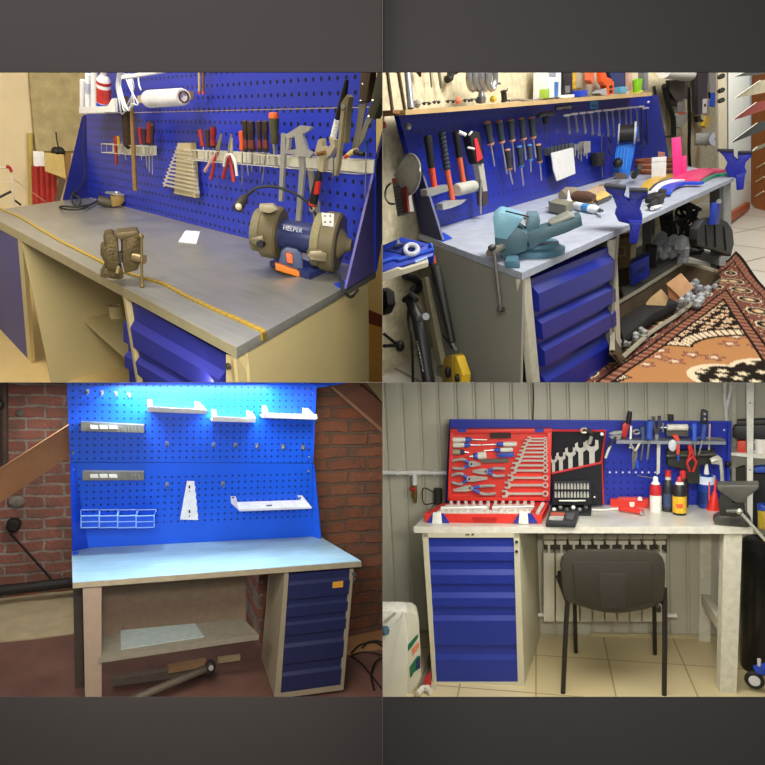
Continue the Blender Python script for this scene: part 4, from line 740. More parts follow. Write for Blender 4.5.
t.part('frame', G().pp(R_, [(607.5, 84.5), (613.8, 81), (614.5, 93.5), (608, 95.5)], BPL.off(.1), .04), m, bev=.003); t.part('jaw', G().pp(R_, [(601, 60), (604.5, 66), (607, 77), (612, 79), (613, 83), (606, 86), (602.5, 82)], BPL.off(.1), .03), m, bev=.003)
for y in (87.2, 92): t.part('opening', G().pp(R_, [(609.5, y - 1.6), (612.6, y - 2.3), (612.7, y + .7), (609.8, y + 1.4)], BPL.off(.102), .004), M('#2c120a', .7))
t.part('pad', G().pp(R_, [(591.5, 60), (595.5, 66), (593, 84), (590.5, 80)], BPL.off(.09), .03), M('#d8663f', .5)); t.part('wedge', G().pp(R_, [(600, 93), (606.5, 88), (607.5, 95), (602, 95)], BPL.off(.1), .05), M('#9a9a98', .5))
crate('denim_bag', 'dark blue cloth bag standing on the plank behind orange clamp', 'bag', [(606, 60), (628, 60), (627, 90), (616, 93)], M('#252f5c', .85, 0, .25, 40), .05, .04)
crate('glue_tub', 'small light blue tub in front of the dark blue bag', 'tub', [(621, 87), (627, 86.3), (627, 92.5), (621.5, 93.2)], M('#5a9bbd', .45), .05, .1)
crate('pink_bottle', 'pale pink bottle beside the lime green cup', 'bottle', [(628.5, 60), (632.5, 60), (632.5, 91), (629, 91.3)], M('#c9a08c', .5), .04, .06)
k = R_.mpp(sit(637, 90, .1)); t = T(R_, 'plastic_cup', 'lime green cup standing on the plank', 'cup', sit(637, 92.5, .1)); t.part('cup', G().lathe(sit(637, 92, .1), sit(637.3, 79.5, .1), [(0, 3.8 * k), (.05, 4 * k), (1, 4.8 * k), (1, 4.3 * k), (.2, 3.6 * k)], 18), M('#7fbf26', .45)); t.part('saucer', G().lathe(sit(636, 93, .1), sit(636, 92, .1), [(0, 4 * k), (1, 6.5 * k)], 18), M('#c0b23a', .5))
crate('grey_bottle', 'grey bottle at the far end of the plank', 'bottle', [(644, 60), (648.5, 60), (648.5, 89.5), (645, 90)], M('#77797a', .5), .04, .06)
# ---------------------------------------------------------------- bay 2: on the bench
def bp(px, z0, dz): return [P2(x, y, z0) for x, y in px], V((0, 0, dz))
vq = P2(520, 258); vf = R_.face(vq); k = R_.mpp(vq); teal = M('#3f5d66', .45, .1, .1, 15); lteal = M('#79a9ba', .45, .1, .08, 15)
t = T(R_, 'bench_vise', 'large teal bench vise with long slide on the front corner of the bench', 'vise', vq)
t.part('swivel_base', G().lathe(P2(535, 253), P2(535, 253) + V((0, 0, .035)), [(0, .088), (.5, .088), (.7, .072), (1, .068)], 32), M('#4a6f80', .4, .15)); t.part('base_lug', G().prism([P2(505, 268), P2(520, 268.5), P2(518, 262), P2(506, 262)], V((0, 0, .02))), M('#4a6f80', .4, .15), bev=.004); t.part('base_lug', G().prism([P2(548, 250), P2(556, 253), P2(561, 250), P2(550, 247)], V((0, 0, .02))), M('#4a6f80', .4, .15), bev=.004)
def vb(px, dd, dep): return G().pp(R_, px, vf.off(dd), dep)
t.part('front_body', vb([(494.6, 236), (495.2, 248), (504.3, 258.8), (527, 250.5), (527.5, 234), (517, 227), (500, 232)], .05, .12), teal, bev=.002)
t.part('front_jaw', vb([(493, 216.8), (498.5, 212.6), (502, 212), (523.6, 218.6), (517.8, 226), (506.6, 239.6), (494.8, 237.6)], .062, .13), lteal, bev=.002)
t.part('rear_jaw', vb([(527, 215.4), (537.5, 215.6), (540.3, 221), (539.3, 226.5), (527.5, 233.5), (525.5, 226)], -.02, .10), M('#57747e', .45, .1), bev=.002)
t.part('slide_beam', vb([(526.8, 234), (548, 227.5), (575, 218.6), (581, 215.5), (582.6, 225.6), (566, 233), (551.5, 238), (530, 249.5)], .03, .10), teal, bev=.002)
t.part('anvil_plate', vb([(549, 223.5), (569, 214.2), (575.5, 217), (553, 226)], .02, .08), M('#8d8f84', .45, .3), bev=.003)
for a, b in (((503, 212.6), (526, 218.8)), ((505.5, 211), (529, 216.8))): t.part('jaw_plate', G().tube([R_.at(*a, vf.off(.045)), R_.at(*b, vf.off(.045))], .8 * k, 6), BLACK)
t.part('jaw_insert', vb([(523.5, 217.2), (526.4, 216.2), (526.3, 223.5), (523.6, 224.2)], .04, .05), M('#a9a79b', .4, .4))
sc = t.part('screw_boss', G().lathe(R_.at(489, 253, vf.off(.14)), R_.at(502, 247, vf.off(.06)), [(0, 3.2 * k), (.25, 4.6 * k), (.5, 4.9 * k), (.55, 3.6 * k), (1, 3.6 * k)], 16), M('#8d8577', .35, .6))
hb = vf.off(.15); h = t.part('handle_bar', G().tube([R_.at(493, 248, hb), R_.at(494.5, 258, hb), R_.at(500.6, 308.5, hb)], 1.7 * k, 10), M('#8b8780', .32, .7)); t.part('handle_knob', G().ball(R_.at(492.2, 247.5, hb), 3.6 * k, 12, (1.5, 1, .8)), M('#3b3835', .4, .4), under=h); t.part('handle_knob', G().ball(R_.at(500.6, 309, hb), 3.7 * k, 12, (1.4, 1, .7)), M('#4e4943', .4, .4), under=h)
# glue bottle, box, brush, tube, cardboards
gq = P2(569, 209.5); gf = R_.face(gq); k = R_.mpp(gq)
t = T(R_, 'glue_bottle', 'small white glue bottle with a pointed nozzle behind the teal vise', 'bottle', gq); t.part('bottle', G().lathe(gq, R_.at(568.7, 199.5, gf), [(0, 3.2 * k), (.8, 3.3 * k), (1, 2.4 * k)], 16), WHITE); t.part('nozzle', G().lathe(R_.at(568.7, 199.8, gf), R_.at(568.4, 190.5, gf), [(0, 2.3 * k), (.3, 1.5 * k), (1, .5 * k)], 12), WHITE); t.part('label', G().lathe(gq.lerp(R_.at(568.7, 199.5, gf), .1), gq.lerp(R_.at(568.7, 199.5, gf), .6), [(0, 3.35 * k), (1, 3.35 * k)], 16), M('#9cc0d6', .5))
t = T(R_, 'blue_box', 'flat box with blue front edge beside the white glue bottle', 'box', P2(557, 207)); t.part('box_front', G().pp(R_, [(548.3, 201.5), (566, 205), (566, 209.8), (548.8, 206.2)], R_.face(P2(556, 208)), .03), M('#1c37a8', .45)); t.part('box_top', G().prism([P2(549, 202, .045), P2(566, 205.5, .045), P2(573, 201.5, .045), P2(556, 198.5, .045)], V((0, 0, -.04))), M('#77735f', .6))
t = T(R_, 'scrub_brush', 'oval brush with dark brown bristles lying on cardboard', 'brush', P2(582, 199)); c0 = P2(582.5, 197, .05); t.part('bristles', G().tube([P2(571.5, 196.5, .05), P2(577, 196.3, .05), P2(588, 197, .05), P2(594, 197.5, .05)], [.014, .024, .024, .014], 12), M('#54392b', .9, 0, .3, 120)); t.part('wooden_back', G().prism([P2(572, 202, .012), P2(592, 204, .012), P2(596, 199, .012), P2(574, 196, .012)], V((0, 0, .02))), M('#a98a55', .6))
t = T(R_, 'oval_block', 'brown oval block behind the glue bottle', 'block', P2(568, 196)); t.part('body', G().tube([P2(561.5, 195, .02), P2(567, 194, .02), P2(575, 193, .02)], [.02, .035, .03], 10), M('#7d715f', .7))
t = T(R_, 'sealant_tube', 'white and blue sealant tube lying in front of the brown brush', 'tube', P2(588, 211)); A, Bq = P2(574.5, 205.5, .018), P2(599.5, 210.5, .018); t.part('body', G().lathe(A, Bq, [(0, .012), (.05, .017), (.85, .017), (.92, .008), (1, .007)], 14), M('#d9dbe0', .4)); t.part('blue_print', G().lathe(A.lerp(Bq, .4), A.lerp(Bq, .65), [(0, .0174), (1, .0174)], 14), M('#3f86c0', .45)); t.part('nozzle_cap', G().lathe(Bq, P2(602.5, 210.8, .03), [(0, .009), (1, .005)], 10), M('#4c4a48', .5))
single(R_, 'cardboard_sheet', 'brown cardboard sheet lying under the brush', 'cardboard', G().prism([P2(583, 193.5, .003), P2(602, 184.5, .003), P2(611, 193, .003), P2(600, 200, .003)], V((0, 0, .008))), M('#b79a78', .75))
single(R_, 'yellow_cloth', 'crumpled yellow scraps lying beside the sealant tube', 'scraps', G().prism([P2(593, 200, .003), P2(600, 194, .003), P2(611, 193.5, .003), P2(608, 199, .003), P2(597, 203, .003)], V((0, 0, .014))), M('#c9ab5e', .8, 0, .3, 60), bev=.004)
for i, (a, b) in enumerate((((600, 186), (620, 181)), ((597, 203), (611, 197)), ((604, 187), (625, 186)))): single(R_, 'metal_strip', ['grey flat strip lying behind the brush', 'thin dark strip beside the yellow scraps', 'pale flat strip near the blue stand foot'][i], 'strip', G().tube([P2(*a, .012), P2(*b, .012)], .008, 4), [STEEL, DARKSTEEL, WHITE][i])
# blue upright stand with black roller
sq = P2(620, 179); sf = R_.face(sq); k = R_.mpp(sq); sb = M('#1f6fcf', .4, 0, .08)
t = T(R_, 'tape_dispenser', 'bright blue plastic stand with a black roller between grey discs', 'dispenser', sq)
t.part('frame', G().pp(R_, [(617, 143.5), (632, 143), (635.5, 126.5), (638, 128), (633.5, 156), (628.5, 178.5), (613, 176), (615, 155)], sf, .03), sb, bev=.003)
for i in range(4): t.part('rib', G().rod(R_, [(618.5 + i * 3.2, 147), (616 + i * 3.2, 170)], sf.off(.004), .55, 5), M('#4d93e0', .4))
t.part('side_arm', G().pp(R_, [(617, 144), (618.5, 126), (621.5, 125), (620.5, 144)], sf, .03), sb)
A, Bq = R_.at(619.5, 134, sf.off(.01)), R_.at(634, 133, sf.off(.01)); t.part('roller', G().lathe(A, Bq, [(0, 8.2 * k), (1, 8.2 * k)], 24), BLACK); t.part('side_disc', G().lathe(A - (Bq - A) * .1, A, [(0, 9.4 * k), (1, 9.4 * k)], 24), M('#a9acae', .4)); t.part('side_disc', G().lathe(Bq, Bq + (Bq - A) * .14, [(0, 10.5 * k), (1, 10.5 * k)], 24), M('#a9acae', .4))
t.part('knob', G().ball(R_.at(618, 163, sf.off(.05)), 4.8 * k), BLACK); t.part('foot', G().pp(R_, [(614, 172), (627, 174), (627, 181), (616, 181)], sf.off(.02), .08), M('#5b4a3f', .6), bev=.004)
single(R_, 'dark_tool', 'black tool leaning against the basket beside the blue stand', 'tool', G().tube([P2(634, 176, .03), P2(640, 167, .10)], [.018, .014], 8), BLACK)
# basket, white box, pink stand
bq = P2(655, 173); k = R_.mpp(bq); t = T(R_, 'woven_basket', 'round brown woven basket holding a brick on the far part of the bench', 'basket', bq)
for i in range(5): t.part('woven_ring', G().ring(bq + V((0, 0, .012 + i * .016)), V((0, 0, 1)), .105 + .004 * i, .010, 28, 8), M(['#7a4028', '#a9714c'][i % 2], .75, 0, .2, 60))
t.part('basket_floor', G().cyl(bq + V((0, 0, .002)), bq + V((0, 0, .01)), .1, 20), M('#6b3a25', .8))
single(R_, 'brick', 'small reddish block standing in the basket', 'block', G().pp(R_, [(658, 152), (665, 153), (665, 162), (658, 162)], R_.face(bq), .05), M('#b57a62', .7))
wq = P2(658, 179); wf = R_.face(wq); t = T(R_, 'white_box', 'white plastic box standing in front of the basket', 'box', wq); t.part('box', G().pp(R_, [(651.5, 158), (666.5, 157), (666, 177.5), (651.3, 178.5)], wf, .05), M('#d3d3cf', .5), bev=.004); t.part('lid_line', G().pp(R_, [(651.5, 162), (666.4, 161), (666.4, 161.6), (651.5, 162.6)], wf.off(.001), .004), M('#9a9a96', .5))
pq = P2(680, 177); pf = R_.face(pq); t = T(R_, 'pink_stand', 'bright pink stepped plastic stand on the bench', 'stand', pq); pm = M('#e2307f', .45, 0, .05); t.part('tall_column', G().pp(R_, [(671.5, 138.5), (680.8, 137), (683.2, 175), (673.2, 178)], pf, .06), pm, bev=.003); t.part('short_column', G().pp(R_, [(681, 157), (686.5, 155.5), (687, 174), (683, 175.5)], pf.off(-.005), .06), pm, bev=.003)
# curved strips
def arc(px, w, h): return strip_on([p for p in px], w, zp(h), .012)
def spx(px, n=5):
    P = [V((x, y, 0)) for x, y in px]; return [(p.x, p.y) for p in smooth3(P, n)]
for i, (px, hx, w, h, lb) in enumerate((([(648, 190), (652, 183), (664, 177.5), (682, 175.5), (702, 173.5), (722, 173.5)], '#cfa42e', .07, .001, 'yellow curved plastic strip at the back of the fan on the bench'), ([(654, 192), (661, 185), (675, 180.5), (690, 178)], '#26231f', .05, .002, 'black curved strip between yellow and white strips'), ([(658.5, 193), (666, 185.5), (680, 181), (694, 180.5)], '#e6e6ea', .07, .004, 'white curved plastic strip of the fan on the bench'), ([(664, 194.5), (669, 188.5), (682, 184.5), (701.5, 184.5)], '#2148c0', .06, .012, 'blue curved plastic strip nearest the bench edge'), ([(683, 179.5), (694, 174), (705, 171), (716, 172)], '#e0386f', .10, .014, 'wide pink curved strip at the back of the pink pair'), ([(692, 182), (702, 176), (712, 172.5), (720, 172.8)], '#e4446f', .07, .016, 'narrow pink curved strip in front of wide pink one'), ([(699, 182.5), (708, 178), (718, 175.5), (733.5, 175.5)], '#2f9a72', .05, .003, 'green curved strip at the far front edge of the bench'))):
    single(R_, 'curved_strip', lb, 'strip', arc(spx(px), w, h), M(hx, .4, 0, .06), group='curved plastic strips')
# little black clamps
for i, (a, b) in enumerate((((645, 197), (662, 193.5)), ((647, 201), (660, 198.5)), ((650, 206), (658, 200)))): t = T(R_, 'bar_clamp', ['black clamp farthest back of the three beside the white strip', 'black clamp in the middle of the three beside the white strip', 'small black clamp nearest the bench edge beside the blue bracket'][i], 'clamp', P2(*a)); t.part('bar', G().tube([P2(*a, .02), P2(*b, .02)], .012, 6), BLACK); t.part('jaw', G().box(P2(*b, .022), (.03, .03, .04)), M('#332f2c', .5), bev=.004)
for a in ((652, 208.5), (648, 193)): single(R_, 'clear_peg', 'clear white peg lying ' + ('by the small black clamp' if a[1] > 200 else 'behind the black clamps'), 'peg', G().tube([P2(*a, .012), P2(a[0] + 8, a[1] - 2, .012)], .009, 6), M('#c9c9c4', .4))
# blue V brackets clamped to the edge
vbl = M('#18228f', .42, 0, .2, 70, .5, 160)
def vbr(px, pl, lab, blocks, stem):
    t = T(R_, 'edge_bracket', lab, 'bracket', R_.at(*stem[-1], pl)); t.part('fork', G().pp(R_, px, pl, .09), vbl, bev=.005); t.part('stem', G().pp(R_, stem, pl.off(.01), .08), vbl, bev=.005)
    for b in blocks: t.part('pad', G().pp(R_, b, pl.off(.012), .07), M('#23232c', .6), bev=.002)
q = R_.at(625, 240, FPL.off(.04)); fp = R_.face(q)
vbr([(604, 186), (626, 188), (625.5, 191), (623.5, 197.5), (629, 201.5), (629.3, 191), (648, 191), (648, 196), (643, 199.5), (639.5, 210), (642.5, 217), (642, 224.5), (628, 224), (618.5, 221.5), (614.5, 213.5), (617, 208), (612, 195.5), (606, 191.5)], fp, 'blue V shaped bracket clamped to the bench front edge near drawers', [[(604, 185), (626, 187), (626, 190), (604, 188)], [(629, 189.5), (648, 190), (648, 192.5), (629, 192)]], [(628, 220), (642.5, 221), (639.5, 231), (637.5, 243.5), (629, 243.5), (630, 228)])
q = R_.at(740, 185, FPL.off(.03)); fp = R_.face(q)
vbr([(717, 150), (733.3, 150.5), (733.8, 157), (737.5, 160.5), (737.8, 152.3), (752.3, 152), (751.5, 157), (746, 162), (744.5, 168), (746.5, 172), (744.5, 176), (736, 178.5), (728, 176), (724.8, 169), (727.5, 163), (723.5, 156)], fp, 'blue V shaped bracket at the far corner of the bench', [[(717, 149.2), (733.5, 149.7), (733.5, 152), (717, 151.6)], [(738, 151.5), (752.5, 151.2), (752.5, 153.5), (738, 153.6)]], [(735.5, 175), (745.5, 173), (743.5, 189.5), (736.5, 190.5)])
# ---- right of the panel: hung tools on the wall
H1 = WPL.off(.04); k = R_.mpp(R_.at(680, 120, H1))
t = T(R_, 'paper_roll', 'white roll hung at the top of the wall right of the panel', 'roll', R_.at(680, 80, H1)); t.part('roll', G().lathe(R_.at(664, 71, H1.off(.1)), R_.at(690, 74.5, H1.off(.1)), [(0, 5.5 * k), (.9, 6.2 * k), (1, 5.6 * k), (1, 1.5 * k)], 20), WHITE)
def hung(name, label, cat, parts, at_):
    t = T(R_, name, label, cat, R_.at(*at_, H1))
    for nm, kind, px, prm, m in parts:
        t.part(nm, G().pp(R_, px, H1.off(prm if kind == 'p' else .03), .03) if kind == 'p' else G().tube(wavy(R_, H1.off(.03), px), prm * k, 8), m)
    return t
hung('pipe_bracket', 'dark toothed strip hanging closest to the panel', 'strip', [('strip', 't', [(654, 87), (657, 105), (659, 125)], 1.4, M('#2b2724', .6))], (659, 125))
hung('black_hose', 'long curved black hose hanging on the wall', 'hose', [('hose', 't', [(664, 86), (668, 103), (673, 118), (673.5, 136)], 2.4, BLACK), ('end_clip', 't', [(665, 137), (675, 135)], .9, BLACK)], (673, 137))
hung('power_drill', 'grey and black power tool hanging with pale grip', 'tool', [('housing', 'p', [(670, 80), (688, 80), (687.5, 99), (676, 101), (670.5, 92)], .06, M('#3f3d3b', .5, 0, .3, 50)), ('battery', 'p', [(671, 99), (678, 101), (677, 106), (671, 104)], .05, BLACK), ('grip', 'p', [(677, 101), (685, 100), (685.5, 111), (678, 113)], .05, M('#8a8984', .5))], (680, 112))
for i in range(4): pass
hung('dust_mask', 'white half mask with orange stripe hanging below the power tool', 'mask', [('cup', 'p', [(677, 115), (686.5, 111), (687, 121), (682, 128), (678, 127)], .06, M('#b5b3aa', .7)), ('stripe', 'p', [(680, 113.5), (686, 111.5), (686, 112.8), (680, 114.8)], .063, ORANGE)], (682, 128))
hung('steel_bar_clamp', 'long black bar clamp hanging beside the mask', 'clamp', [('bar', 't', [(689, 87), (689.5, 120), (689, 150), (690, 168)], 1.7, BLACK), ('pale_bar', 't', [(690, 88), (690.5, 112)], 1.0, M('#b8ab8a', .6)), ('foot', 't', [(685, 167), (694, 170)], 1.1, BLACK)], (690, 170))
hung('caulking_gun', 'long black tool with white label hanging near the corner post', 'tool', [('body', 'p', [(697.5, 60), (708.5, 60), (706.5, 112), (698, 115)], .05, M('#34333a', .45)), ('label', 'p', [(703.3, 99), (707.5, 98.5), (707, 113), (703, 113.5)], .055, WHITE), ('eye', 'p', [(704.4, 104), (706, 103.8), (706, 106.3), (704.4, 106.5)], .058, BLACK), ('pad', 'p', [(697.5, 116), (702, 116), (702, 122), (698, 122)], .04, BLACK)], (702, 120))
hung('trigger_gun', 'silver trigger gun with blue handle hanging near the corner post', 'gun', [('body', 'p', [(709, 60), (717, 60), (717, 90), (710, 92)], .05, M('#bdbcb6', .35, .5)), ('handle', 'p', [(714, 93), (718.5, 92), (717.5, 103), (715, 107), (712.5, 106)], .06, M('#2350c4', .45)), ('nozzle', 't', [(709, 92), (709.5, 98)], 1.1, BLACK)], (715, 107))
hung('yellow_cutter', 'yellow cutter hanging above the wire spools', 'cutter', [('body', 'p', [(706, 116), (711.5, 117), (710, 124), (706.5, 128), (703.5, 125.5)], .05, M('#d8b62a', .45)), ('pale_top', 'p', [(701.5, 114.5), (707, 115.5), (705, 121), (701.5, 119)], .045, M('#d0c79c', .5))], (707, 128))
for i, (x, w) in enumerate(((701.5, 6.5), (712.5, 4))):
    A, Bq = R_.at(x - w, 139.5, H1.off(.06)), R_.at(x + w * .7, 139, H1.off(.14)); t = T(R_, 'wire_spool', ['white wire spool hanging under the yellow cutter', 'grey wire spool hanging next to the corner post'][i], 'spool', R_.at(x, 147, H1)); t.part('winding', G().lathe(A, Bq, [(0, 6.2 * k), (1, 6.2 * k)], 20), M(['#c9c8c2', '#a9adb0'][i], .6)); t.part('flange', G().lathe(Bq, Bq + (Bq - A) * .12, [(0, 7.4 * k), (1, 7.4 * k)], 24), M('#b9bfc6', .4)); t.part('hub', G().lathe(Bq + (Bq - A) * .1, Bq + (Bq - A) * .14, [(0, 1.4 * k), (1, 1.4 * k)], 12), BLACK)
for i, y in enumerate((77, 91, 101)): single(R_, 'wall_peg', ['top', 'middle', 'lowest'][i] + ' black peg on the corner post', 'peg', G().tube([R_.at(719.5, y, WW.off(.06)), R_.at(722.5, y - 1, WW.off(.12))], .014, 8), BLACK, group='pegs on the corner post')
# ---- under the bench
dk = M('#221e1b', .7)
cb = P2(622, 268, zS)
def ub(name, label, cat, px, m, off=0, dep=.12, zf=None, extra=()):
    c = R_.at(*px[-1], zp(zS)); pl = R_.face(c).off(off); t = T(R_, name, label, cat, c); t.part('body', G().pp(R_, px, pl, dep), m, bev=.004)
    for nm, q, mm in extra: t.part(nm, G().pp(R_, q, pl.off(.003), .004), mm)
    return t
ub('carton', 'brown carton with printed frame under the bench next to the drawers', 'carton', [(613, 240), (637, 236), (635.5, 266), (614.5, 270)], M('#77603f', .8), 0, .16, extra=[('print_frame', [(617.5, 247), (625.5, 246), (625.5, 256), (617.5, 257)], M('#a08a66', .8)), ('print_hole', [(618.6, 248.2), (624.4, 247.4), (624.4, 254.8), (618.6, 255.8)], M('#77603f', .8)), ('pale_flap', [(631, 245), (636.5, 243.5), (635.5, 258), (630, 264)], M('#c9b994', .75))])
ub('blue_crate', 'small blue plastic crate standing on the lower shelf', 'crate', [(630, 265), (649, 256), (649.5, 276), (631, 287)], M('#16278f', .45), .02, .14, extra=[('crate_rim', [(630, 264.5), (649, 255.5), (649, 258), (630, 267.5)], M('#2038a8', .45)), ('crate_slot', [(634, 272), (645, 266.5), (645, 270), (634, 276)], M('#101c66', .5))])
ub('black_case', 'black case between the blue crate and white bag', 'case', [(645, 247), (657, 248), (656, 268), (650, 270)], M('#1d1a18', .7), -.04, .1)
t = T(R_, 'plastic_bag', 'crumpled white plastic bag on the lower shelf', 'bag', P2(672, 262, zS)); random.seed(3); c = P2(671, 250, zS + .06); g = G(); 
for i in range(30): g.ball(c + V((random.uniform(-.14, .08), random.uniform(-.08, .08), random.uniform(-.05, .07))), random.uniform(.025, .05), 7, (1, .8, 1))
t.part('crumpled_film', g, M('#a4a8aa', .35, 0, .2, 40), flat=True)
single(R_, 'floor_black_box', 'dark box on the floor below the carton beside the drawers', 'box', G().prism([P2(613, 290, zS), P2(630, 284, zS), P2(628, 268, zS), P2(612, 272, zS)], V((0, 0, -.18))), M('#4b3d2c', .85))
random.seed(5); hub = R_.at(667, 222, FPL.off(-.3)); hp = R_.face(hub); t = T(R_, 'power_supply', 'black power unit tangled in cables under the bench', 'machine', hub); k = R_.mpp(hub)
t.part('body', G().pp(R_, [(659, 216), (673, 213), (674, 236), (662, 238)], hp, .14), BLACK, bev=.006); t.part('dial', G().ball(R_.at(668, 221, hp), 4 * k), M('#2f2c2a', .5)); t.part('panel', G().pp(R_, [(674, 218), (682, 216), (682, 230), (675, 232)], hp.off(-.05), .1), M('#8c8a80', .6))
for i in range(9):
    x, y = random.uniform(678, 695), random.uniform(206, 222); pts = [(684 + random.uniform(-4, 4), 202)] + [(x + random.uniform(-9, 9), y + j * 6 + random.uniform(-5, 5)) for j in range(4)] + [(random.uniform(676, 700), random.uniform(236, 246))]
    cable(R_, 'hanging_cable', ORD[i] + ' loop of the black cable tangle under the bench', wavy(R_, hp.off(random.uniform(0, .08)), pts, 5), .009, BLACK, group='cable tangle under the bench')
cable(R_, 'hanging_cable', 'thick cable with copper plug at the bottom of the tangle', wavy(R_, hp.off(.09), [(672, 228), (676, 240), (685, 246), (691, 244), (694, 240)]), .011, RUBBER); single(R_, 'copper_plug', 'copper coloured plug at the end of the cable tangle', 'plug', G().tube(wavy(R_, hp.off(.1), [(694, 238), (695.5, 244)]), .018, 8), M('#b0644a', .5))
single(R_, 'cable_ring', 'black hose ring lying on the lower shelf beside the white bag', 'hose', G().ring(P2(682, 250, zS + .02), V((0, 0, 1)), .11, .012, 28, 6), BLACK)
# dustpan hung on the leg
dp = FPL.off(.02); t = T(R_, 'dustpan', 'large black dustpan with blue handle hung on the bench leg', 'dustpan', R_.at(712, 255, dp))
t.part('pan', G().pp(R_, [(697, 240), (698, 229), (703, 221), (711, 217.5), (720, 217.8), (728, 222), (733, 230), (734.3, 243), (731, 256.5), (716, 250.5), (698, 246)], dp, .04), M('#1d1c1b', .6), bev=.008)
for a, b in (((706, 224), (707, 246)), ((724, 226), (726, 250)), ((715, 222), (715.5, 247))): t.part('rib', G().rod(R_, [a, b], dp.off(.004), .9, 6), M('#2a2927', .6))
t.part('handle', G().pp(R_, [(717.5, 203), (721, 202.5), (719.5, 224), (714.5, 225)], dp.off(.03), .03), M('#1d3590', .5), bev=.004); t.part('hang_hole', G().cyl(R_.at(719, 201.5, dp.off(.03)), R_.at(719, 201.5, dp), .012, 10), M('#77756f', .4, .5))
# trough
rim = [(613, 306), (640, 290), (681, 264), (700, 266.5), (716, 271), (719.5, 278), (707.5, 291), (692, 304), (674, 317.5), (650, 333), (622, 358), (612, 352)]
Rm = [P2(x, y, FL2 + (.035 if 5 <= i <= 10 else .12)) for i, (x, y) in enumerate(rim)]; cen = sum(Rm, V()) / len(Rm); Bm = [V((cen.x + (p.x - cen.x) * .82, cen.y + (p.y - cen.y) * .82, FL2 + .012)) for p in Rm]; n = len(Rm)
t = T(R_, 'liner_tray', 'big dark brown tray full of scraps on the floor under the bench', 'tray', V((cen.x, cen.y, FL2)))
g = G(); out = [V((cen.x + (p.x - cen.x) * 1.03, cen.y + (p.y - cen.y) * 1.03, p.z)) for p in Rm]; ob = [V((p.x, p.y, FL2 + .004)) for p in Bm]
g.add(Rm + Bm, [(i, (i + 1) % n, n + (i + 1) % n, n + i) for i in range(n)] + [tuple(range(n, 2 * n))]); g.add(out + ob, [(i, (i + 1) % n, n + (i + 1) % n, n + i) for i in range(n)] + [tuple(range(n, 2 * n))]); g.add(Rm + out, [(i, (i + 1) % n, n + (i + 1) % n, n + i) for i in range(n)])
t.part('tray_wall', g, M('#4a3b26', .8, 0, .35, 12)); t.part('tray_rim', G().tube(Rm, .010, 6, closed=True), M('#8c8570', .6))
single(R_, 'dark_rags', 'black rags lying in the brown tray', 'rags', G().prism([P2(616, 330, FL2 + .03), P2(652, 308, FL2 + .03), P2(672, 300, FL2 + .03), P2(676, 312, FL2 + .03), P2(650, 326, FL2 + .03), P2(622, 350, FL2 + .03)], V((0, 0, .05))), M('#15110f', .8), bev=.015)
cf = R_.face(P2(660, 312, FL2 + .05))
t = T(R_, 'torn_carton', 'torn cardboard flap leaning in the brown tray', 'cardboard', R_.at(654, 314, cf)); t.part('flap', G().pp(R_, [(646, 303.5), (650.5, 298), (661, 289.5), (668.5, 298), (666, 305), (660, 311.5), (657, 310.5), (652, 314), (648, 313)], cf, .01), M('#c9a878', .75))
t = T(R_, 'torn_carton', 'square cardboard piece lying uppermost in the brown tray', 'cardboard', R_.at(680, 296, cf)); t.part('flap', G().pp(R_, [(666.5, 284), (681, 273.5), (693.5, 287.5), (680.5, 297.5)], cf.off(.03), .01), M('#c79c72', .75)); t.part('underside', G().pp(R_, [(667, 285), (680.5, 297.8), (676.5, 301.5), (669, 297.5)], cf.off(.02), .008), M('#93623f', .8))
for i, (x, y, r) in enumerate(((697, 290, .07), (690, 303, .06), (628, 338, .06), (619, 343, .05), (676, 309, .05))):
    c = P2(x, y, FL2 + .03); g = G(); random.seed(i + 20)
    for j in range(22): g.ball(c + V((random.uniform(-r, r), random.uniform(-r, r), random.uniform(-.01, .03))), random.uniform(.010, .024), 6)
    single(R_, 'foil_scrap', ['white film bunched at the far end of the brown tray', 'white film beside the square cardboard piece', 'silver foil crumpled at the near end of the brown tray', 'pale scraps at the tray corner by the drawers', 'grey film lying in front of the cardboard pieces'][i], 'scrap', g, M(['#8f9192', '#9a9c9c', '#7d7c76', '#6f6d66', '#5f5c56'][i], .4, 0, .3, 50), flat=True)
# ---- rug with a woven pattern
random.seed(11)
e1a, e1b = P2(735, 258, FL2), P2(535, 384, FL2); e2b = P2(768, 294, FL2); ux = (e1b - e1a); ux.z = 0; ux.normalize(); vx = V((0, 0, 1)).cross(ux); vx = vx if vx.dot(P2(765, 383, FL2) - e1a) > 0 else -vx
w2 = (e2b - e1a); w2.z = 0; w2.normalize()
import mathutils
NO = mathutils.noise.noise
mc = P2(778, 392, FL2); RM = .55 * ((P2(678, 383, FL2) - mc).length + (P2(756, 320, FL2) - mc).length); mcu, mcv = (mc - e1a).dot(ux), (mc - e1a).dot(vx)
PAL = {k: lin(h) for k, h in dict(blk='#1b120d', red='#6a4033', rose='#8f5f4a', org='#a06f44', cream='#c9b594', brn='#5a3524', grn='#5b5a45', tan='#c99f72').items()}
def hsh(i, j): return (math.sin(i * 127.1 + j * 311.7) * 43758.5453) % 1
def flower(u, v, s, dens=.8):
    i, j = math.floor(u / s), math.floor(v / s); fu, fv = u / s - i - .5 - (hsh(i, j) - .5) * .35, v / s - j - .5 - (hsh(j, i) - .5) * .35
    if hsh(i + 9, j) > dens: return None
    r = math.hypot(fu, fv); a = math.atan2(fv, fu); R = .34 * (1 + .3 * math.cos(5 * a + hsh(i, j) * 6))
    return 2 if r < R * .4 else (1 if r < R * .75 else (3 if r < R else None))
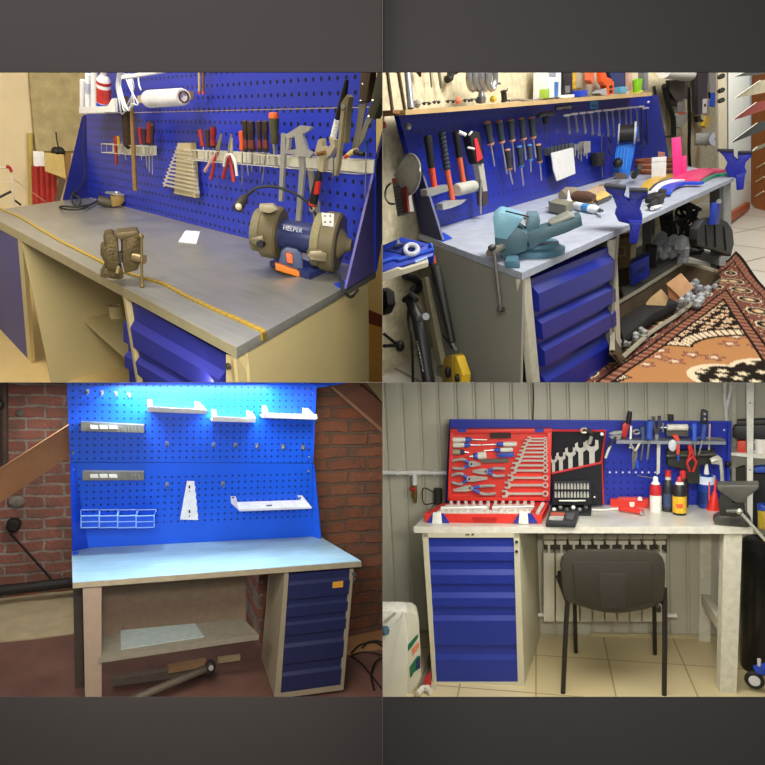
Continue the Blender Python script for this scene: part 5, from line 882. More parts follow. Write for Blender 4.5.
def rugcol(u, v, d):
    d *= 1.4
    if d < .025: return PAL['blk']
    if d < .065: return PAL['rose'] if (math.floor(u / .03) + math.floor(d / .02)) % 2 else PAL['red']
    if d < .075: return PAL['blk']
    if d < .26:
        x = (u / .19) % 1 - .5; y = (d - .168) / .19; r = math.hypot(x * 1.15, y * 1.0)
        if r < .12: return PAL['cream'] if math.cos(8 * math.atan2(y, x)) > 0 else PAL['tan']
        if r < .2: return PAL['grn'] if r > .16 else PAL['org']
        if r < .31: return PAL['blk']
        if r < .36: return PAL['cream']
        f = flower(u, v, .035, .85)
        return PAL['red'] if f is None else (PAL['tan'] if f == 2 else (PAL['blk'] if f == 3 else PAL['rose']))
    if d < .275: return PAL['blk']
    if d < .32: return PAL['rose'] if (u / .05) % 1 < .5 else PAL['brn']
    if d < .335: return PAL['blk']
    du, dv = (u - mcu) / RM, (v - mcv) / RM; r = math.hypot(du, dv); a = math.atan2(dv, du); R = 1 + .22 * abs(math.sin(3 * a + .4)) ** .7 - .12
    if r < R * .38:
        f = flower(u, v, .06, .95); return PAL['blk'] if f is None else (PAL['cream'] if f != 3 else PAL['grn'])
    if r < R * .42: return PAL['cream']
    if r < R * .80:
        f = flower(u, v, .10, .42); return PAL['org'] if f is None else (PAL['red'] if f == 3 else (PAL['cream'] if f == 2 else PAL['rose']))
    if r < R * .83: return PAL['blk']
    if r < R * .93: return PAL['cream'] if (a * 24) % 1 < .75 else PAL['brn']
    if r < R * .96: return PAL['blk']
    f = flower(u, v, .055, .9)
    return PAL['blk'] if f is None else (PAL['cream'] if f == 1 else (PAL['rose'] if f == 2 else PAL['tan']))
NU, NV = 340, 330; LU, LV = (e1b - e1a).dot(ux) + .25, 1.75
bm = bmesh.new(); cl = bm.loops.layers.float_color.new('weave'); vs = []
base = V((e1a.x, e1a.y, FL2))
cu2 = w2.dot(ux); cv2 = w2.dot(vx); uv_ = []
for i in range(NU + 1):
    row = []
    for j in range(NV + 1):
        v = LV * j / NV; u0 = v * cu2 / max(cv2, .2); u = u0 + (LU - u0 + .6) * i / NU
        z = .014 + .010 * NO(V((u * 2.2, v * 2.2, 0))) + .03 * math.exp(-((u - u0) / .10) ** 2 - (v / .25) ** 2)
        p = ux * u + vx * v + V((0, 0, max(z, .006))); row.append(bm.verts.new(p)); uv_.append((u, v, min(v, (u - u0) * abs(cv2) * 1.0)))
    vs.append(row)
UVD = {}
for i in range(NU):
    for j in range(NV):
        f = bm.faces.new((vs[i][j], vs[i + 1][j], vs[i + 1][j + 1], vs[i][j + 1])); f.smooth = True
        for l, (a, b) in zip(f.loops, ((i, j), (i + 1, j), (i + 1, j + 1), (i, j + 1))):
            q = a * (NV + 1) + b
            if q not in UVD: UVD[q] = rugcol(*uv_[q])
            l[cl] = UVD[q]
for v in bm.verts: v.co += base
clipbm(bm, R_)
for v in bm.verts: v.co -= base
if bm.verts:
    me = bpy.data.meshes.new('rug'); bm.to_mesh(me); rug = bpy.data.objects.new('patterned_rug', me); COL.objects.link(rug); rug.matrix_world = R_.M @ Matrix.Translation(base)
    m, nt = newmat('rug_weave'); at = nt.n('Attribute', attribute_name='weave'); b = nt.n('BsdfPrincipled', {'Base Color': (at, 0), 'Roughness': .95, 'Specular IOR Level': .1}); tc = nt.n('TexCoord'); nz = nt.n('TexNoise', {'Vector': (tc, 3), 'Scale': 220.0}); bp_ = nt.n('Bump', {'Height': nz, 'Strength': .4, 'Distance': .004}); nt.link(bp_.outputs[0], b.inputs['Normal']); nt.out(b); me.materials.append(m)
    rug['label'] = 'red brown oriental rug with black border and orange medallion on the tiles'; rug['category'] = 'rug'
bm.free()
# ---- left of the bench
t = T(R_, 'kitchen_sieve', 'round steel sieve hanging on the wall beside the panel', 'sieve', R_.at(410, 195, WPL)); sp = LPL.off(.16)
ring = [R_.at(409.3 + 10.2 * math.cos(a) - 4.0 * math.sin(a), 174.5 + 5 * math.cos(a) + 19.5 * math.sin(a), sp) for a in [2 * PI * i / 32 for i in range(32)]]; k = R_.mpp(ring[0])
t.part('rim', G().tube(ring, 1.3 * k, 8, closed=True), M('#b5b1a4', .3, .75)); cc = sum(ring, V()) / 32 - V((.0, -.06, 0)); g = G(); R2 = [cc.lerp(p, .55) for p in ring]; R3 = [p.lerp(cc, .2) for p in ring]; g.grid([ring + ring[:1], R3 + R3[:1], R2 + R2[:1], [cc] * 33]); t.part('mesh_bowl', g, M('#b3ad9d', .5, .1, .2, 90))
t = T(R_, 'blister_pack', 'orange and black tool pack hanging under the sieve', 'pack', R_.at(400, 216, WPL)); hp2 = LPL.off(.17)
t.part('card', G().pp(R_, [(391.5, 178.5), (402, 177), (408, 212), (397.5, 216.5)], hp2, .02), M('#8f8e88', .5)); t.part('red_stripe', G().pp(R_, [(400.5, 188), (406, 186), (408, 212), (403, 214)], hp2.off(.003), .006), M('#7c2a1c', .5)); t.part('orange_top', G().pp(R_, [(392, 178.5), (400, 177), (401, 181), (393, 183.5)], hp2.off(.003), .006), M('#d0572c', .5))
for i in range(9): t.part('tooth', G().rod(R_, [(394 + i * .6, 188 + i * 3), (399.5 + i * .55, 186.5 + i * 3)], hp2.off(.004), .6, 5), M('#3b3833', .5))
t.part('wire_loop', G().tube(wavy(R_, hp2, [(391, 183), (386.5, 188), (385.5, 197), (389, 203), (394.5, 204)]), .004, 6), M('#6d6450', .5))
cp_ = R_.at(405, 268, LPL.off(.2)); cn = R_.eye - cp_; cn.z = 0; cn.normalize(); CP = Pl(cp_, cn * .62 + V((0, 0, .78)))
t = T(R_, 'tool_case', 'blue plastic tool case lying open on the pale side shelf', 'case', R_.at(405, 271, CP)); cm = M('#17349f', .42)
t.part('tray', G().pp(R_, [(372, 249), (402, 236.5), (430, 243.5), (434.5, 250), (433, 256), (408, 264), (400, 266), (372, 275)], CP, .04), cm, bev=.006)
t.part('front_rim', G().tube([R_.at(x, y, CP.off(.004)) for x, y in ((374, 264.5), (394, 258), (399, 259.5), (433, 249.5), (430.5, 244.5))], .007, 8), M('#2b52c4', .4)); t.part('latch', G().pp(R_, [(415, 260), (427, 256.2), (427.3, 258), (415.5, 262)], CP.off(.006), .01), M('#8fa3d0', .4))
t.part('inner_tray', G().pp(R_, [(384, 250), (402, 241), (424, 245.5), (404, 254)], CP.off(.003), .006), M('#111f66', .5)); t.part('cord_winding', G().ring(R_.at(411.5, 249.5, CP.off(.01)), CP.n, .020, .008, 24, 8), M('#b9bcc4', .5)); t.part('silver_bits', G().lathe(R_.at(399, 246, CP.off(.006)), R_.at(397.5, 239, CP.off(.012)), [(0, .016), (.4, .006), (1, .003)], 10), M('#9aa4bc', .35, .5))
S2 = R_.face(cp_).off(.02); single(R_, 'side_shelf', 'pale wooden shelf board under the blue tool case', 'shelf', G().pp(R_, [(372, 277), (398, 268.5), (402, 270), (428.5, 262), (428, 266.5), (372, 285)], S2, .12), M('#c9c0a6', .6))
pl_ = LPL.off(.2); k = R_.mpp(R_.at(415, 330, pl_))
t = T(R_, 'bicycle_pump', 'black floor pump with white script standing by the wall', 'pump', R_.at(432, 383, pl_))
t.part('barrel', G().tube([R_.at(407, 298, pl_), R_.at(411, 303, pl_), R_.at(417.5, 318, pl_), R_.at(421, 335, pl_), R_.at(430, 390, pl_)], [3.2 * k, 5 * k, 6.2 * k, 6.4 * k, 6.2 * k], 14), M('#171616', .5)); t.part('head', G().tube([R_.at(404.5, 300, pl_), R_.at(412, 295, pl_), R_.at(416, 300, pl_)], 3.2 * k, 8), M('#1c1b1a', .6)); t.part('gauge', G().lathe(R_.at(419.5, 319, pl_.off(6 * k)), R_.at(426, 316.5, pl_.off(6 * k)), [(0, 3.2 * k), (1, 3.4 * k)], 16), M('#7d7f82', .4)); t.part('hose', G().tube(wavy(R_, pl_, [(409, 303), (408.5, 320), (411, 335), (412.5, 355), (413, 390)]), 1.4 * k, 8), BLACK)
text(R_, 'Rillsson', pl_.off(6.7 * k), (424, 371), (417.5, 341), 4.6, M('#d9d6d0', .5), t.e, t.base)
p2 = LPL.off(.07)
t = T(R_, 'gas_strut', 'long black strut leaning on the grey bench side', 'strut', R_.at(455, 350, p2)); t.part('tube', G().rod(R_, [(430, 262), (436, 268), (452, 342)], p2, [3, 4.8, 3.6], 12), M('#201e1c', .5)); t.part('side_rod', G().rod(R_, [(430, 275), (443, 335), (452, 347)], p2.off(.01), 1.3, 8), BLACK); t.part('red_collar', G().rod(R_, [(433, 256), (434.5, 264)], p2, 2.4, 8), M('#8c3b20', .6)); t.part('end_fitting', G().rod(R_, [(452.5, 344), (456.5, 351)], p2.off(.01), 1.6, 8), STEEL)
t = T(R_, 'plane_handle', 'yellow handled saw standing at the foot of the bench side', 'saw', R_.at(455, 383, p2)); t.part('wood_grip', G().pp(R_, [(444, 357), (452, 354.5), (453, 392), (443, 392), (441.5, 368)], p2.off(.02), .04), M('#a5842e', .6), bev=.006); t.part('yellow_grip', G().pp(R_, [(453, 356), (456, 356), (462.5, 375), (461.5, 392), (453.5, 392)], p2.off(.035), .03), M('#d8b02a', .5), bev=.006); t.part('hand_hole', G().ball(R_.at(448, 372, p2.off(.03)), 3.6 * k, 10, (1, 1, 1.8)), BLACK); t.part('hand_hole', G().ball(R_.at(457.5, 378, p2.off(.04)), 3 * k, 10, (1, 1, 1.5)), BLACK)
single(R_, 'leaning_lath', 'pale wooden lath standing against the wall behind the pump', 'lath', G().pp(R_, [(421, 278), (425, 277), (441.5, 365), (437, 368)], p2.off(-.03), .02), M('#8c8468', .7))
t = T(R_, 'wall_valve', 'small black valve on the wall below the side shelf', 'valve', R_.at(393, 345, WPL)); wq = WPL.off(.06); k = R_.mpp(R_.at(393, 345, wq)); t.part('body', G().ball(R_.at(400, 346, wq), 5 * k, 12, (1, 1, 1.2)), BLACK); t.part('stem', G().tube([R_.at(384, 334, wq), R_.at(399, 346, wq)], 1.6 * k, 8), BLACK); t.part('lever', G().tube([R_.at(384, 346, wq), R_.at(397, 345, wq)], 1.8 * k, 8), BLACK)
single(R_, 'shelf_hook', 'black hooks hanging under the side shelf', 'hook', G().tube(wavy(R_, WPL.off(.1), [(405, 276), (414, 279), (420, 285), (416, 291), (413, 288)]), .014, 8), BLACK)
single(R_, 'black_bag', 'dark bag edge hanging by the partition below the shelf', 'bag', G().pp(R_, [(380, 288), (386, 292), (388, 305), (384, 314), (380, 316)], LPL.off(.22), .03), BLACK, bev=.006)
t = T(R_, 'red_switch', 'small red switch on the wall at the partition', 'switch', R_.at(384, 128, WPL)); t.part('plate', G().pp(R_, [(381, 114), (384.5, 115), (384.5, 133), (381, 133)], WPL.off(.03), .02), M('#a9a08a', .6)); t.part('button', G().pp(R_, [(382.5, 121), (386, 122), (386, 128), (382.5, 128.5)], WPL.off(.05), .03), RED)
# ================================================================= BAY 3: bench with bright blue tool wall, brick walls (lower left)
R_ = BL; top = zp(0); FL3 = -.76
def P3(x, y, z=0): return R_.at(x, y, zp(z))
F = P3(72.7, 582.6); FR = P3(361.3, 561); LBc = P3(71.9, 551.2); BPL = R_.vp(P3(88, 548), P3(312.5, 536.7)); FPL = R_.vp(F, FR); tz = R_.at(73, 588, FPL).z
BPL3 = BPL; B0 = BPL.off(.003); D1 = BPL.off(.03)
def brick(key, a, b, mo, bw=.25, rh=.082):
    m, nt = newmat(key); tc = nt.n('TexCoord'); s = nt.n('SeparateXYZ', {0: (tc, 3)}); cb = nt.n('CombineXYZ', {0: (s, 0), 1: (s, 2)}); dn_ = nt.n('TexNoise', {'Vector': (tc, 3), 'Scale': 6.0, 'Detail': 4.0})
    vm = nt.n('VectorMath', {0: cb, 1: (dn_, 1)}, operation='MULTIPLY_ADD'); vm.inputs[1].default_value = (0, 0, 0); nt.t.links.clear() if False else None
    ds = nt.n('VectorMath', {0: (dn_, 1)}, operation='SCALE'); ds.inputs[3].default_value = .05; va = nt.n('VectorMath', {0: (cb, 0), 1: (ds, 0)}, operation='ADD')
    br = nt.n('TexBrick', {'Vector': (va, 0), 'Color1': lin(a), 'Color2': lin(b), 'Mortar': lin(mo), 'Scale': 1.0, 'Mortar Size': .011, 'Mortar Smooth': .3, 'Bias': 0.0, 'Brick Width': bw, 'Row Height': rh})
    n2 = nt.n('TexNoise', {'Vector': (tc, 3), 'Scale': 9.0, 'Detail': 8.0, 'Roughness': .7}); f = nt.n('MapRange', {0: n2, 1: .35, 2: .68, 3: 0.0, 4: .88})
    mx = nt.mix(f, (br, 0), lin('#66564a')); n3 = nt.n('TexNoise', {'Vector': (tc, 3), 'Scale': 60.0, 'Detail': 4.0}); hh = nt.math('ADD', nt.math('MULTIPLY', (br, 1), -.8), nt.math('MULTIPLY', n3, .5))
    bp = nt.n('Bump', {'Height': hh, 'Strength': .9, 'Distance': .02}); b_ = nt.n('BsdfPrincipled', {'Base Color': colout(mx), 'Roughness': .9, 'Normal': bp}); nt.out(b_); return m
bk1 = brick('brick_old', '#95584a', '#ab6b5b', '#a59a8f'); bk2 = brick('brick_warm', '#9c5a3c', '#a96a48', '#7d6250', .26, .085)
struct(R_, 'floor', G().box((.8, .3, FL3 - .02), (5, 4.2, .04)), M('#705046', .6, 0, .25, 4, .15, 40))
struct(R_, 'wall_left', G().box((-.6, 1.9, .3), (2.4, .06, 2.4)), bk1); struct(R_, 'wall_right', G().box((1.9, .68, .3), (1.6, .06, 2.4)), bk2); struct(R_, 'wall_return', G().box((1.1, 1.3, .3), (.06, 1.3, 2.4)), bk1)
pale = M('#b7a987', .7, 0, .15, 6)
struct(R_, 'floor_lit_patch', G().prism([P3(-25, 603, FL3), P3(73, 590, FL3), P3(77, 634, FL3), P3(30, 640, FL3), P3(-25, 645, FL3)], V((0, 0, .008))), pale, label='pale floor strip along the brick wall with lamplight painted in')  # lamplit floor painted in as a paler strip
struct(R_, 'floor_lit_patch', G().prism([P3(340, 640, FL3), P3(395, 628, FL3), P3(395, 647, FL3), P3(344, 657, FL3)], V((0, 0, .008))), M('#a57a52', .7, 0, .15, 6), label='pale orange floor strip beside the drawers with lamplight painted in')  # second strip, lamplight put into the floor colour
W1 = yp(1.86); W2 = yp(.645)
k = R_.mpp(R_.at(5, 430, W1)); single(R_, 'wall_conduit', 'dark upright conduit on the brick wall at the picture edge', 'pipe', G().tube([R_.at(4, 340, W1.off(.05)), R_.at(4.5, 465, W1.off(.05))], 3.6 * k, 10), M('#4c3d33', .6, 0, .3, 15))
bx = T(R_, 'junction_box', 'round black box with a wire on the brick wall under the plank', 'box', R_.at(15, 531, W1)); bx.part('box', G().lathe(R_.at(14, 524, W1), R_.at(14, 524, W1) + W1.n * .07, [(0, 7 * k), (.8, 6.4 * k), (1, 4 * k)], 20), M('#1d1a18', .7)); bx.part('wire', G().tube([R_.at(10, 533, W1.off(.03)), R_.at(30, 555, W1.off(.03)), R_.at(52, 580, W1.off(.03))], .008, 6), BLACK)
single(R_, 'hinge_strap', 'small black strap on the conduit', 'strap', G().ball(R_.at(0, 405, W1.off(.1)), 4 * k, 10, (1, 1, 1.3)), BLACK)
single(R_, 'floor_pipe', 'thick black pipe running along the foot of the brick wall', 'pipe', G().tube([R_.at(-30, 594, W1.off(.12)), R_.at(80, 581.5, W1.off(.12))], 5.4 * k, 12), M('#262120', .6))
single(R_, 'stone_block', 'grey stone stuck in the brick wall below the plank', 'stone', G().ball(R_.at(17, 502, W1), 6 * k, 10, (1.3, .4, 1)), M('#7f7b70', .9, 0, .3, 30)); single(R_, 'stone_block', 'round mortar lump on the brick wall above the plank', 'stone', G().ball(R_.at(20, 413, W1), 4 * k, 10, (1.1, .5, 1)), M('#6f665c', .9, 0, .3, 30))
plk = M('#a9774e', .65, 0, .16, 7)
single(R_, 'wooden_plank', 'broad sawn plank running diagonally up to the blue tool wall', 'plank', G().pp(R_, [(-30, 488), (67, 426), (80, 418), (80, 445), (61, 462), (-30, 523)], yp(.95), .05), plk)
single(R_, 'wooden_plank', 'reddish board sloping down the brick wall right of the blue tool wall', 'plank', G().pp(R_, [(322, 378), (350, 376), (395, 414), (395, 441), (383, 431.5), (331, 387)], W2.off(.06), .05), M('#7d5340', .7, 0, .2, 9)); single(R_, 'plank_edge_lath', 'thin pale lath along the lower edge of the reddish board', 'lath', G().pp(R_, [(330, 387), (333, 386), (395, 439), (395, 444)], W2.off(.08), .03), M('#a37a5c', .7))
single(R_, 'plaster_patch', 'pale plaster patch at the top corner of the brick wall', 'plaster', G().pp(R_, [(362, 376), (395, 376), (395, 411), (380, 400)], W2.off(.03), .03), M('#a8966f', .8))
# ---- bench
t = T(R_, 'workbench', 'zinc topped bench with navy drawers and open shelf under blue tool wall', 'workbench', V((.75, .25, FL3)))
t.part('worktop', G().prism([F, FR, P3(321.5, 537.5), P3(318, 533), P3(90, 543), LBc], V((0, 0, tz))), galv('zinc_bright', '#93b2c2', .42, .2, (3, 30, 30)), sharp=20)
ed = M('#b3a68b', .45, .15); t.part('front_edge', G().pp(R_, [(72.7, 583), (361.3, 561.4), (361.5, 566.8), (73, 588.4)], FPL.off(.002), .004), ed)
lg = M('#a8937f', .5, 0, .05)
t.part('leg', G().pp(R_, [(82.8, 588), (101.4, 586.6), (101.7, 705), (85.4, 706)], FPL.off(-.01), .06), lg)
t.part('leg', G().pp(R_, [(73, 580), (82, 580), (83.5, 690), (75, 690)], FPL.off(-.42), .05), M('#4c443d', .6))
side = M('#9b9078', .5, 0, .05); u = (FR - F).normalized(); yv = -FPL.n * .45
def fp(x, y, o=0): return R_.at(x, y, FPL.off(o))
a = fp(284.8, 573); b = fp(353.8, 569.5); c = fp(343.5, 689.5); d = fp(274.3, 697.5)
for P_, Q_ in ((a, d), (b - u * .012, c - u * .012)): t.part('side_panel', G().prism([P_, P_ + u * .012, Q_ + u * .012, Q_], yv), side)
t.part('back_panel', G().prism([a, b, c, d], yv.normalized() * .01), M('#5b5446', .6)) if False else None
t.part('post', G().pp(R_, [(284.8, 573), (288.8, 573.5), (280.6, 693), (274.3, 698)], FPL.off(-.001), .015), side); t.part('post', G().pp(R_, [(350.3, 569), (353.8, 569.5), (343.5, 689.5), (339.6, 684.5)], FPL.off(-.001), .015), side); t.part('bottom_rail', G().pp(R_, [(280.4, 692), (340, 684), (343.3, 690), (274.5, 699)], FPL.off(-.001), .02), side)
Lx = lambda v: (288.7 + (280.5 - 288.7) * v); Rx = lambda v: (350.4 + (339.8 - 350.4) * v)
cutl = [0, .215, .365, .52, .76, 1]; cutr = [0, .215, .36, .515, .76, 1]; dn3 = M('#242a52', .42, 0, .08)
for i in range(5):
    yl = lambda v: 574 + 118 * v; yr = lambda v: 569 + 115 * v
    q = [(Lx(cutl[i]), yl(cutl[i]) + .4), (Rx(cutr[i]), yr(cutr[i]) + .4), (Rx(cutr[i + 1]), yr(cutr[i + 1]) - .4), (Lx(cutl[i + 1]), yl(cutl[i + 1]) - .4)]
    dd = t.part('drawer', drawer_geo(R_, q, FPL.off(-.012), .012, [(0, .1), (.3, .1), (.42, 1), (1, 1)]), dn3, flat=True)
    if i == 0: t.part('price_sticker', G().pp(R_, [(333, 582.3), (343.3, 581), (342.9, 587), (332.6, 588.2)], FPL.off(.004), .004), M('#e0a03a', .5), under=dd, label='orange sticker')
t.part('lock', G().cyl(fp(354.2, 574, .0), fp(354.2, 574, .02), .012, 10), BLACK); t.part('lock', G().cyl(fp(354.4, 579, .0), fp(354.4, 579, .02), .010, 10), BLACK)
BK = FPL.off(-.42); t.part('back_panel', G().pp(R_, [(100, 575), (246, 568), (246, 624), (100, 642)], BK, .01), M('#8d7a66', .6))
zsh = fp(101.8, 657).z; sh = zp(zsh)
s0 = R_.at(258.8, 634.4, sh)
t.part('shelf', G().prism([R_.at(98, 657.5, sh), R_.at(225, 639, sh), s0, R_.at(243, 618, sh), R_.at(98, 636.5, sh)], V((0, 0, -.03))), M('#8f8878', .5))
single(R_, 'paper_sheet', 'large pale blue grey sheet lying on the open shelf of the zinc bench', 'paper', G().prism([R_.at(120.5, 631, sh), R_.at(195, 624, sh), R_.at(204, 637, sh), R_.at(121, 650, sh)], V((0, 0, .004))), M('#a9b5b1', .6))
k = R_.mpp(P3(170, 680, FL3)); lo = P3(170, 690, FL3)
single(R_, 'beam', 'grey timber lying on the floor under the open shelf', 'beam', G().tube([P3(112, 681, FL3 + .04), P3(212, 667, FL3 + .04)], .032, 4), M('#6d6357', .8)); single(R_, 'wood_offcut', 'pale wood offcut on the grey timber under the shelf', 'offcut', G().tube([P3(168, 669, FL3 + .09), P3(206, 662, FL3 + .09)], .026, 4), M('#a5845f', .7)); single(R_, 'wood_offcut', 'pale batten end behind the pipe clamp under the shelf', 'offcut', G().tube([P3(218, 660, FL3 + .07), P3(240, 657, FL3 + .07)], .02, 4), M('#b5a17c', .7))
t = T(R_, 'scaffold_pipe', 'diagonal grey pipe with a clamp on the floor under the bench', 'pipe', P3(170, 690, FL3)); t.part('pipe', G().tube([P3(118, 706, FL3 + .05), P3(212, 666, FL3 + .12)], .022, 12), M('#6b6154', .5, .2)); t.part('clamp', G().ball(P3(210, 667, FL3 + .12), .032, 12, (1, 1, 1.4)), M('#4a4440', .5, .3)); t.part('clamp_bolt', G().cyl(P3(210, 668, FL3 + .12), P3(211, 668, FL3 + .22), .014, 8), DARKSTEEL)
# ---- tool wall
peg3 = pegboard('pegboard_bright', '#0a56dc', .0375, .0062, .4, '#06226a'); peg3b = pegboard('pegboard_bright_low', '#0a56dc', .0375, .0062, .4, '#06226a', lim=(.12, .41))
t = T(R_, 'pegboard', 'bright blue two tier tool wall with white shelves above the zinc bench', 'pegboard', P3(200, 540))
sl, sr = R_.at(70.2, 462.6, BPL), R_.at(312.3, 463.5, BPL); bl_, br_ = R_.at(72.2, 551, BPL), R_.at(312.5, 536.5, BPL); bl_.z = br_.z = .001
t.part('upper_panel', G().prism([sl + V((0, 0, .003)), sr + V((0, 0, .003)), R_.at(316, 370, BPL), R_.at(66.2, 370, BPL)], -BPL.n * .02), peg3); t.part('lower_panel', G().prism([bl_, br_, sr, sl], -BPL.n * .02), peg3b)
rp3 = R_.vp(P3(321, 539), P3(312.5, 536.9)); t.part('side_panel', G().pp(R_, [(312.3, 464), (313.8, 463.5), (321, 539.5), (312.6, 537)], rp3, .006), M('#1a5be0', .4)); t.part('side_flange', G().pp(R_, [(313.2, 384), (316.8, 384), (313.2, 463), (311.8, 463)], BPL.off(.012), .01), M('#1254dc', .4)); t.part('top_arm', G().pp(R_, [(313, 384), (345, 380), (345, 383.5), (317, 388)], BPL.off(.02), .02), M('#1254dc', .4))
lp3 = R_.vp(P3(72.3, 551.6), P3(89, 548)); t.part('side_panel', G().pp(R_, [(70.3, 463), (72.5, 463), (88.5, 547.7), (72.4, 551.8)], lp3, .004), M('#0c3bb8', .4))
t.part('foot_bracket', G().prism([P3(72.5, 552.5), P3(78.5, 551.5), P3(78.5, 554), P3(72.5, 555)], V((0, 0, .003))), M('#1a5be0', .4))
for x, y in ((73, 452.5), (73.2, 470), (309, 457), (308.5, 471), (313.5, 393), (314, 399)): t.part('screw', G().ball(R_.at(x, y, B0), .008, 8), STEEL)
wh = M('#e4e6ea', .4)
def wshelf(label, lip, lb, rb, floor=None):
    t = T(R_, 'pegboard_shelf', label, 'shelf', R_.at(*lip[3], BPL), 'white shelves on the bright blue tool wall'); o = .13
    t.part('front_lip', G().pp(R_, lip, BPL.off(o), .004), wh)
    A = [R_.at(*p, BPL.off(o)) for p in (lip[3], lip[2])]; t.part('shelf_floor', G().prism([A[0], A[1], A[1] - BPL.n * (o - .004), A[0] - BPL.n * (o - .004)], V((0, 0, .004))), wh)
    for q, oo in ((lb, .1), (rb, .1)): t.part('end_bracket', G().pp(R_, q, BPL.off(oo), .02), wh)
    return t
wshelf('longest white shelf at the top of the blue tool wall, nearest the steel rails', [(147.4, 406.5), (206.5, 409.5), (206.5, 414.2), (147.4, 412)], [(147.2, 400), (151.8, 400.5), (152.6, 407), (147.4, 407)], [(195, 402), (199.5, 402.4), (206.8, 411), (195, 409.5)])
wshelf('short white shelf between the two longer ones on the blue tool wall', [(211.8, 416.2), (255.6, 418), (255.6, 422.6), (211.8, 421.5)], [(211.5, 409.6), (216, 410), (217.5, 416.5), (211.8, 416.5)], [(247, 411), (252.5, 412.2), (255.8, 417.5), (247, 418)])
wshelf('white shelf at the upper far corner of the blue tool wall', [(262.6, 412.8), (317, 414.5), (317, 419.6), (262.6, 418)], [(262.5, 405.8), (267, 406.4), (268.5, 413), (262.6, 413)], [(303, 408), (308.5, 408.6), (318, 418), (303, 414)])
t = T(R_, 'pegboard_shelf', 'wide white shelf tray on the lower tier of the blue tool wall', 'shelf', R_.at(270, 510, BPL), 'white shelves on the bright blue tool wall'); lq = BPL.off(.12)
A, Bq = R_.at(239.5, 511, lq), R_.at(311.5, 508, lq); t.part('front_lip', G().pp(R_, [(239.5, 509.2), (311.5, 506.6), (311.5, 508.6), (239.5, 511.4)], lq, .004), wh); Ci, Di = R_.at(300, 500.6, B0), R_.at(231, 503, B0); t.part('shelf_floor', G().prism([A, Bq, Ci, Di], V((0, 0, .004))), wh)
t.part('end_bracket', G().prism([R_.at(230.5, 496, B0), R_.at(235, 496.5, B0.off(.01)), A, Di], u * .004), wh); t.part('end_bracket', G().prism([R_.at(297, 495, B0), R_.at(301.5, 495.5, B0.off(.01)), Bq, Ci], u * .004), wh)
for x in (233, 300): t.part('slot', G().cyl(R_.at(x, 498, B0.off(.02)), R_.at(x, 498, B0.off(.012)), .007, 8), BLACK)
t.part('vent_slot', G().prism([R_.at(266, 505.5, lq.off(-.06)), R_.at(272, 505, lq.off(-.06)), R_.at(272, 506, lq.off(-.04)), R_.at(266, 506.5, lq.off(-.04))], V((0, 0, .003))), DARKSTEEL)
for lab, q in (('upper steel rail at the near side of the blue tool wall', [(81, 422), (144, 425.2), (144, 432.8), (81, 431)]), ('lower steel rail above the four small bins', [(82.3, 471.6), (144, 472), (144, 480.2), (82.6, 480.4)])):
    t = T(R_, 'tool_holder_rail', lab, 'rail', R_.at(*q[3], BPL)); o = BPL.off(.05); t.part('channel', G().pp(R_, q, o, .045), M('#85837c', .4, .5))
    y0 = (q[0][1] + q[3][1]) / 2; dy = (q[1][1] - q[0][1]) / 63
    for j in range(3): t.part('white_insert', G().pp(R_, [(90 + j * 9.5, y0 - 1.6 + dy * 9), (97.5 + j * 9.5, y0 - 1.6 + dy * 12), (98.5 + j * 9.5, y0 + 1.8 + dy * 12), (90.5 + j * 9.5, y0 + 1.8 + dy * 9)], o.off(.006), .01), WHITE)
    for j in range(6): t.part('clip', G().rod(R_, [(121 + j * 3.6, y0 - 2 + dy * 40), (121.5 + j * 3.6, y0 + 3 + dy * 40)], o.off(.006), .6, 6), STEEL)
for i in range(4):
    x0 = 81 + 18.4 * i; x1 = x0 + 18; e = 1.4 * i * .6; t = T(R_, 'storage_bin', ['nearest', 'second', 'third', 'farthest'][i] + ' of four small open blue bins above the zinc bench', 'bin', R_.at(x0 + 9, 527, BPL), 'small open bins')
    f_, b_ = BPL.off(.12), BPL.off(.02); mb = M('#1a52d8', .4); A = [R_.at(x0, 516, f_), R_.at(x1, 515.5, f_), R_.at(x1, 527.2, f_), R_.at(x0, 527.8, f_)]; Bk = [R_.at(x0 - .3 + e, 510, b_), R_.at(x1 - .3 + e, 509.6, b_), None, None]; Bk[2] = Bk[1].copy(); Bk[2].z = A[2].z; Bk[3] = Bk[0].copy(); Bk[3].z = A[3].z
    t.part('front_wall', G().prism(A, -f_.n * .003), mb); t.part('side_wall', G().prism([A[0], A[3], Bk[3], Bk[0]], u * .003), mb); t.part('side_wall', G().prism([A[1], A[2], Bk[2], Bk[1]], -u * .003), mb); t.part('bin_floor', G().prism([A[3], A[2], Bk[2], Bk[3]], V((0, 0, .003))), mb)
    t.part('rim', G().tube([A[0], A[1], Bk[1], Bk[0]], .0035, 6, closed=True).tube([A[3].lerp(A[0], .5), A[2].lerp(A[1], .5)], .003, 6).tube([A[3], A[2]], .003, 6).tube([A[0], A[3]], .003, 6).tube([A[1], A[2]], .003, 6), M('#8ab4f2', .35), label='pale blue rim and ribs')
def phook(x, y, lab, grp):
    t = T(R_, 'peg_hook', lab, 'hook', R_.at(x, y + 3, BPL), grp); k = R_.mpp(R_.at(x, y, BPL)); t.part('base_plate', G().pp(R_, [(x - 1.6, y - 2.6), (x + 1.6, y - 2.6), (x + 1.6, y + 1.5), (x - 1.6, y + 1.5)], BPL.off(.006), .005), STEEL); P = R_.at(x, y, BPL); t.part('prong', G().tube([P, P + BPL.n * .03 - V((0, 0, .012)), P + BPL.n * .055 - V((0, 0, .005)), P + BPL.n * .06 + V((0, 0, .012))], .0045, 6), M('#8b8d92', .3, .8))
